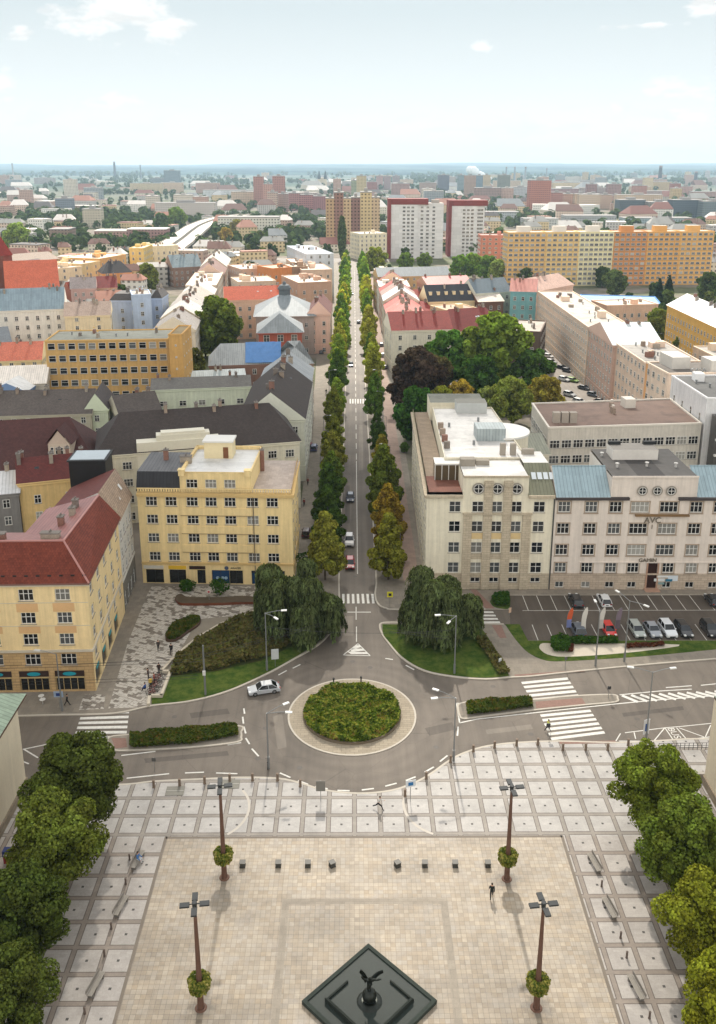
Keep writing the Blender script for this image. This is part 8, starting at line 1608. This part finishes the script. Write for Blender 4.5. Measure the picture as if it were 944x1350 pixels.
J = {'pelvis': ((0, 0, 3.95), (.2, .15)), 'chest': ((0, -.1, 4.5), (.24, .16)), 'neck': ((0, -.14, 4.78), .08), 'head': ((0, -.18, 5.0), .14), 'kl': ((-.2, -.25, 3.45), .12), 'al': ((-.1, .0, 2.95), .08), 'fl': ((-.12, -.25, 2.9), .07), 'kr': ((.25, .2, 3.5), .12), 'ar': ((.3, .7, 3.2), .08), 'fr': ((.3, .85, 3.05), .07), 'sl': ((-.32, -.1, 4.55), .11), 'el': ((-.75, -.2, 4.95), .08), 'hl': ((-1.0, -.3, 5.45), .06), 'sr': ((.32, -.1, 4.55), .11), 'er': ((.8, -.3, 4.55), .08), 'hr': ((1.25, -.45, 4.75), .06)}
FAT = 1.5; me = figure('statue', J, [('pelvis', 'chest'), ('chest', 'neck'), ('neck', 'head'), ('pelvis', 'kl'), ('kl', 'al'), ('al', 'fl'), ('pelvis', 'kr'), ('kr', 'ar'), ('ar', 'fr'), ('chest', 'sl'), ('sl', 'el'), ('el', 'hl'), ('chest', 'sr'), ('sr', 'er'), ('er', 'hr')], [BRZ], lambda *a: 0, 2); sc_ = thing('statue', 'dark bronze winged figure with raised arms standing on the fountain globe', 'statue', (fc[0], fc[1], .124-.78), 0.2); sc_.scale = (.8, .8, .8); link(bpy.data.objects.new('body', me), sc_)
for s in (-1, 1):
    b = MB(); root = Vector((s*.22, .1, 4.55)); tip = Vector((s*1.6, .35, 5.0)); N = 9
    if s < 0: tip = Vector((-.95, .3, 5.7))
    for k in range(N):
        t0, t1 = k/N, (k+1)/N; a0, a1 = root.lerp(tip, t0)+Vector((0, 0, .25*math.sin(t0*3))), root.lerp(tip, t1)+Vector((0, 0, .25*math.sin(t1*3))); dn = Vector((s*.25, .25, -1.0)).normalized()*(.95-.45*t0); q = [a0, a1, a1+dn*.96, a0+dn]; off = Vector((0, .05, 0)); b.face([v-off for v in q]); b.face([v+off for v in q[::-1]]); b.face([q[2]-off, q[3]-off, q[3]+off, q[2]+off]); b.face([q[0]-off, q[1]-off, q[1]+off, q[0]+off][::-1]); b.tube(a0, a1, .08, .07, 6)
    link(bpy.data.objects.new('wing', b.mesh('wing', [BRZ])), sc_)
# blue and red kiosk box low at the left wing
x, y = at(11, 1137); b = MB(); b.box((0, 0, 0), (.7, .7, .9), 0, 0); b.box((0, 0, .9), (.76, .76, .7), 0, 1); b.box((0, -.4, 1.05), (.5, .02, .2), 0, 2); o = b.build('mail_box', [mat((150, 30, 34), .5, .1), mat((30, 50, 120), .5, .1), WHITE()]); o.location = (x, y, .12); tag(o, 'blue and red box on the wall foot under the left trees', 'box')
for px, py, l in ((158, 921, None), (84, 918, None)): pass
x, y = at(55, 924); 
for i, dy in enumerate((0, .9)): b = MB(); b.lathe([(.05, 0), (.05, .7)], 6); b.lathe([(.4, .7), (.42, .74), (0, .76)], 12); o = b.build('cafe_table', [WHITE()]); o.location = (x+i*.5, y-dy, .12); tag(o, '%s of two small white round cafe tables before the corner house' % ('nearer' if i else 'farther'), 'table', 'white cafe tables')
# steam plume over the horizon
p = at(648, 238); b = MB(); h = zat(648, 224, p[1]); hs = zat(648, 219, p[1])
for k in range(16): t = k/15; b.sphere((p[0]-95*t+random.uniform(-6, 6), p[1], 4+(h-4)*t), (5+14*t)*random.uniform(.7, 1.2), 10, 7)
stuff(b.build('steam_plume', mat((236, 238, 240), 1., .03, .01), smooth=True), 'small white steam plume rising on the horizon left of the chimneys', 'steam')
# ------------------------------------------------------------------ haze, sky, sun, camera
hb = MB(); hb.box((0, 7300, -2), (24000, 17400, 330)); hm = bpy.data.materials.new('haze'); hm.use_nodes = True; nt = NT(hm); nt.n.clear(); out = nt.add('ShaderNodeOutputMaterial'); pv = nt.add('ShaderNodeVolumePrincipled'); pv.inputs['Color'].default_value = (.55, .73, .9, 1); pv.inputs['Density'].default_value = HAZE; pv.inputs['Anisotropy'].default_value = .2; nt.link(pv.outputs[0], out.inputs['Volume'])
stuff(hb.build('haze', hm))
SUN_EL, SUN_AZ = R(42), R(-1.5)      # azimuth measured from +Y (ahead of the camera) towards +X
w = bpy.data.worlds.new('World'); SC.world = w; w.use_nodes = True; nt = NT(w); nt.n.clear(); out = nt.add('ShaderNodeOutputWorld'); bg = nt.add('ShaderNodeBackground'); bg.inputs['Strength'].default_value = SKYS
sk = nt.add('ShaderNodeTexSky'); sk.sky_type = 'NISHITA'; sk.sun_disc = False; sk.sun_elevation = SUN_EL; sk.sun_rotation = SUN_AZ; sk.air_density = 1.; sk.dust_density = .6; sk.ozone_density = 1.2; sk.altitude = 250
hs = nt.add('ShaderNodeHueSaturation'); hs.inputs['Saturation'].default_value = .16; nt.link(sk.outputs[0], hs.inputs['Color'])
tc = nt.add('ShaderNodeTexCoord').outputs['Generated']; sep = nt.add('ShaderNodeSeparateXYZ'); nt.link(tc, sep.inputs[0]); el = sep.outputs['Z']
n1 = nt.noise(nt.mapping(tc, (1, 1, 2.), (.37, .1, .2)), 26., 7, .62); n2 = nt.noise(nt.mapping(tc, (1, 1, 7.), (.1, .5, .3)), 5., 6, .6)
def puff(px, py, w_, h_):      # one small cumulus: a soft ellipse of sky directions broken up by noise
    d = Vector(ray(px, py)).normalized(); a0 = math.atan2(d.x, d.y); x_ = nt.math('ARCTAN2', sep.outputs['X'], sep.outputs['Y']); dx = nt.math('DIVIDE', nt.math('SUBTRACT', x_, a0), w_/F); dz = nt.math('DIVIDE', nt.math('SUBTRACT', el, d.z), h_/F)
    q = nt.math('ADD', nt.math('MULTIPLY', dx, dx), nt.math('MULTIPLY', dz, dz)); return nt.maprange(nt.math('ADD', nt.math('MULTIPLY', nt.math('SQRT', q), .55), nt.maprange(n1, .3, .7, .5, -.35)), .3, .62, 1, 0), nt.maprange(dz, -1, .1, .8, 1.)
cum = None; cu_sh = None
for a_ in ((120, 30, 50, 26), (165, 14, 55, 20), (222, 40, 34, 20), (140, 134, 32, 12), (4, 108, 18, 16), (905, 120, 46, 14), (888, 158, 30, 14), (932, 156, 28, 10), (938, 10, 26, 12), (852, 33, 44, 4), (633, 62, 16, 8), (815, 140, 14, 8), (830, 192, 60, 10), (350, 186, 14, 5), (700, 168, 14, 4), (25, 45, 16, 10)):
    f_, s_ = puff(*a_); f_ = nt.math('MINIMUM', nt.math('MAXIMUM', f_, 0.), 1.); cum = f_ if cum is None else nt.math('MAXIMUM', cum, f_)
low = nt.math('MULTIPLY', nt.maprange(n2, .4, .6, .25, 1), nt.maprange(el, .015, .075, .8, 0)); msk = nt.math('MAXIMUM', cum, low, True)
shade = nt.maprange(nt.noise(nt.mapping(tc, (1, 1, 3.), (.2, .4, .1)), 30., 4, .5), .5, .64, 1., .84); cc = nt.mix(1., (3.1, 3.06, 2.98), shade, 'MULTIPLY')
veil = nt.mix(nt.maprange(el, .0, .15, 0, 1), (2.95, 2.9, 2.78), (1.98, 2.2, 2.26))      # thin bright veil of cloud low in the sky
col = nt.mix(nt.maprange(el, .16, .6, .985, .1), nt.mix(1., hs.outputs[0], (1., .975, .93), 'MULTIPLY'), veil); back = nt.math('MULTIPLY', nt.maprange(sep.outputs['Y'], .15, -.45, 0, .8), nt.maprange(el, -.02, .9, 1, .35), True)      # brighter sky added behind the camera to light the facades
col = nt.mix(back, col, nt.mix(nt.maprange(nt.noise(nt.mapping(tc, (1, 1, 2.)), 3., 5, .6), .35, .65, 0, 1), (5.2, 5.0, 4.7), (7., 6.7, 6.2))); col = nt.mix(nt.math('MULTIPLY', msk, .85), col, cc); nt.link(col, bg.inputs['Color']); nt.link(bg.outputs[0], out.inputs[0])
sl = bpy.data.lights.new('sun', 'SUN'); sl.energy = SUNS; sl.angle = R(SUNA); sl.color = (1., .93, .82); so = link(bpy.data.objects.new('sun', sl)); dv = Vector((math.sin(SUN_AZ)*math.cos(SUN_EL), math.cos(SUN_AZ)*math.cos(SUN_EL), math.sin(SUN_EL))); so.rotation_euler = dv.to_track_quat('Z', 'Y').to_euler(); so.location = dv*200
# a broad thin cloud high above the town: the square and the near houses lie in its shade
cb = MB(); rc_ = random.Random(4); hgt = 1500.; cyo = hgt/math.tan(SUN_EL)
for i in range(90):
    x = rc_.uniform(-420, 420); yy = rc_.uniform(-260, 235)-(40 if abs(x) < 60 else 0)*0
    cb.sphere((x+math.sin(SUN_AZ)*cyo, cyo+yy, hgt+rc_.uniform(-8, 8)), rc_.uniform(40, 70), 14, 8, 0, (1.3, 1.2, .35))
cm_ = bpy.data.materials.new('cloud'); cm_.use_nodes = True; nt = NT(cm_); nt.n.clear(); out = nt.add('ShaderNodeOutputMaterial'); td = nt.add('ShaderNodeBsdfTransparent'); df = nt.add('ShaderNodeBsdfTranslucent'); df.inputs[0].default_value = (.95, .95, .95, 1); mx = nt.add('ShaderNodeMixShader'); mx.inputs[0].default_value = CLOUD; nt.link(td.outputs[0], mx.inputs[1]); nt.link(df.outputs[0], mx.inputs[2]); nt.link(mx.outputs[0], out.inputs[0])
cl_o = cb.build('cloud', cm_, smooth=True); stuff(cl_o, 'broad thin cloud high above the near houses', 'cloud')
cam = bpy.data.cameras.new('camera'); co = link(bpy.data.objects.new('camera', cam)); co.location = (0, 0, CAMZ); co.rotation_euler = (math.pi/2-PITCH, 0, -YAW); cam.sensor_fit = 'VERTICAL'; cam.sensor_height = 36; cam.sensor_width = 36; cam.lens = 36*F/1350.; cam.shift_y = -(675-YP)/1350.; cam.clip_start = 1; cam.clip_end = 60000; SC.camera = co
SC.view_settings.view_transform = 'Standard'; SC.view_settings.look = 'None'; SC.view_settings.exposure = EXPO; SC.view_settings.gamma = 1.; SC.view_settings.use_curve_mapping = False
SC.render.engine = 'CYCLES'; cy = SC.cycles; cy.use_denoising = True; cy.max_bounces = 6; cy.diffuse_bounces = 3; cy.glossy_bounces = 2; cy.transmission_bounces = 2; cy.volume_bounces = 1; cy.transparent_max_bounces = 24; cy.use_fast_gi = False; cy.caustics_reflective = False; cy.caustics_refractive = False; cy.sample_clamp_indirect = 6.
# ------------------------------------------------------------------ labels that would repeat get their place in the picture
by = {}
for o in C.objects:
    if o.parent is None and 'label' in o and 'category' in o and o.get('kind') != 'structure': by.setdefault(o['label'], []).append(o)
for lab, os_ in by.items():
    if len(os_) < 2: continue
    pos = sorted(os_, key=lambda o: px_of(*o.location)[0])
    for i, o in enumerate(pos): o['label'] = '%s, %s from the left' % (lab, ordinal(i+1))
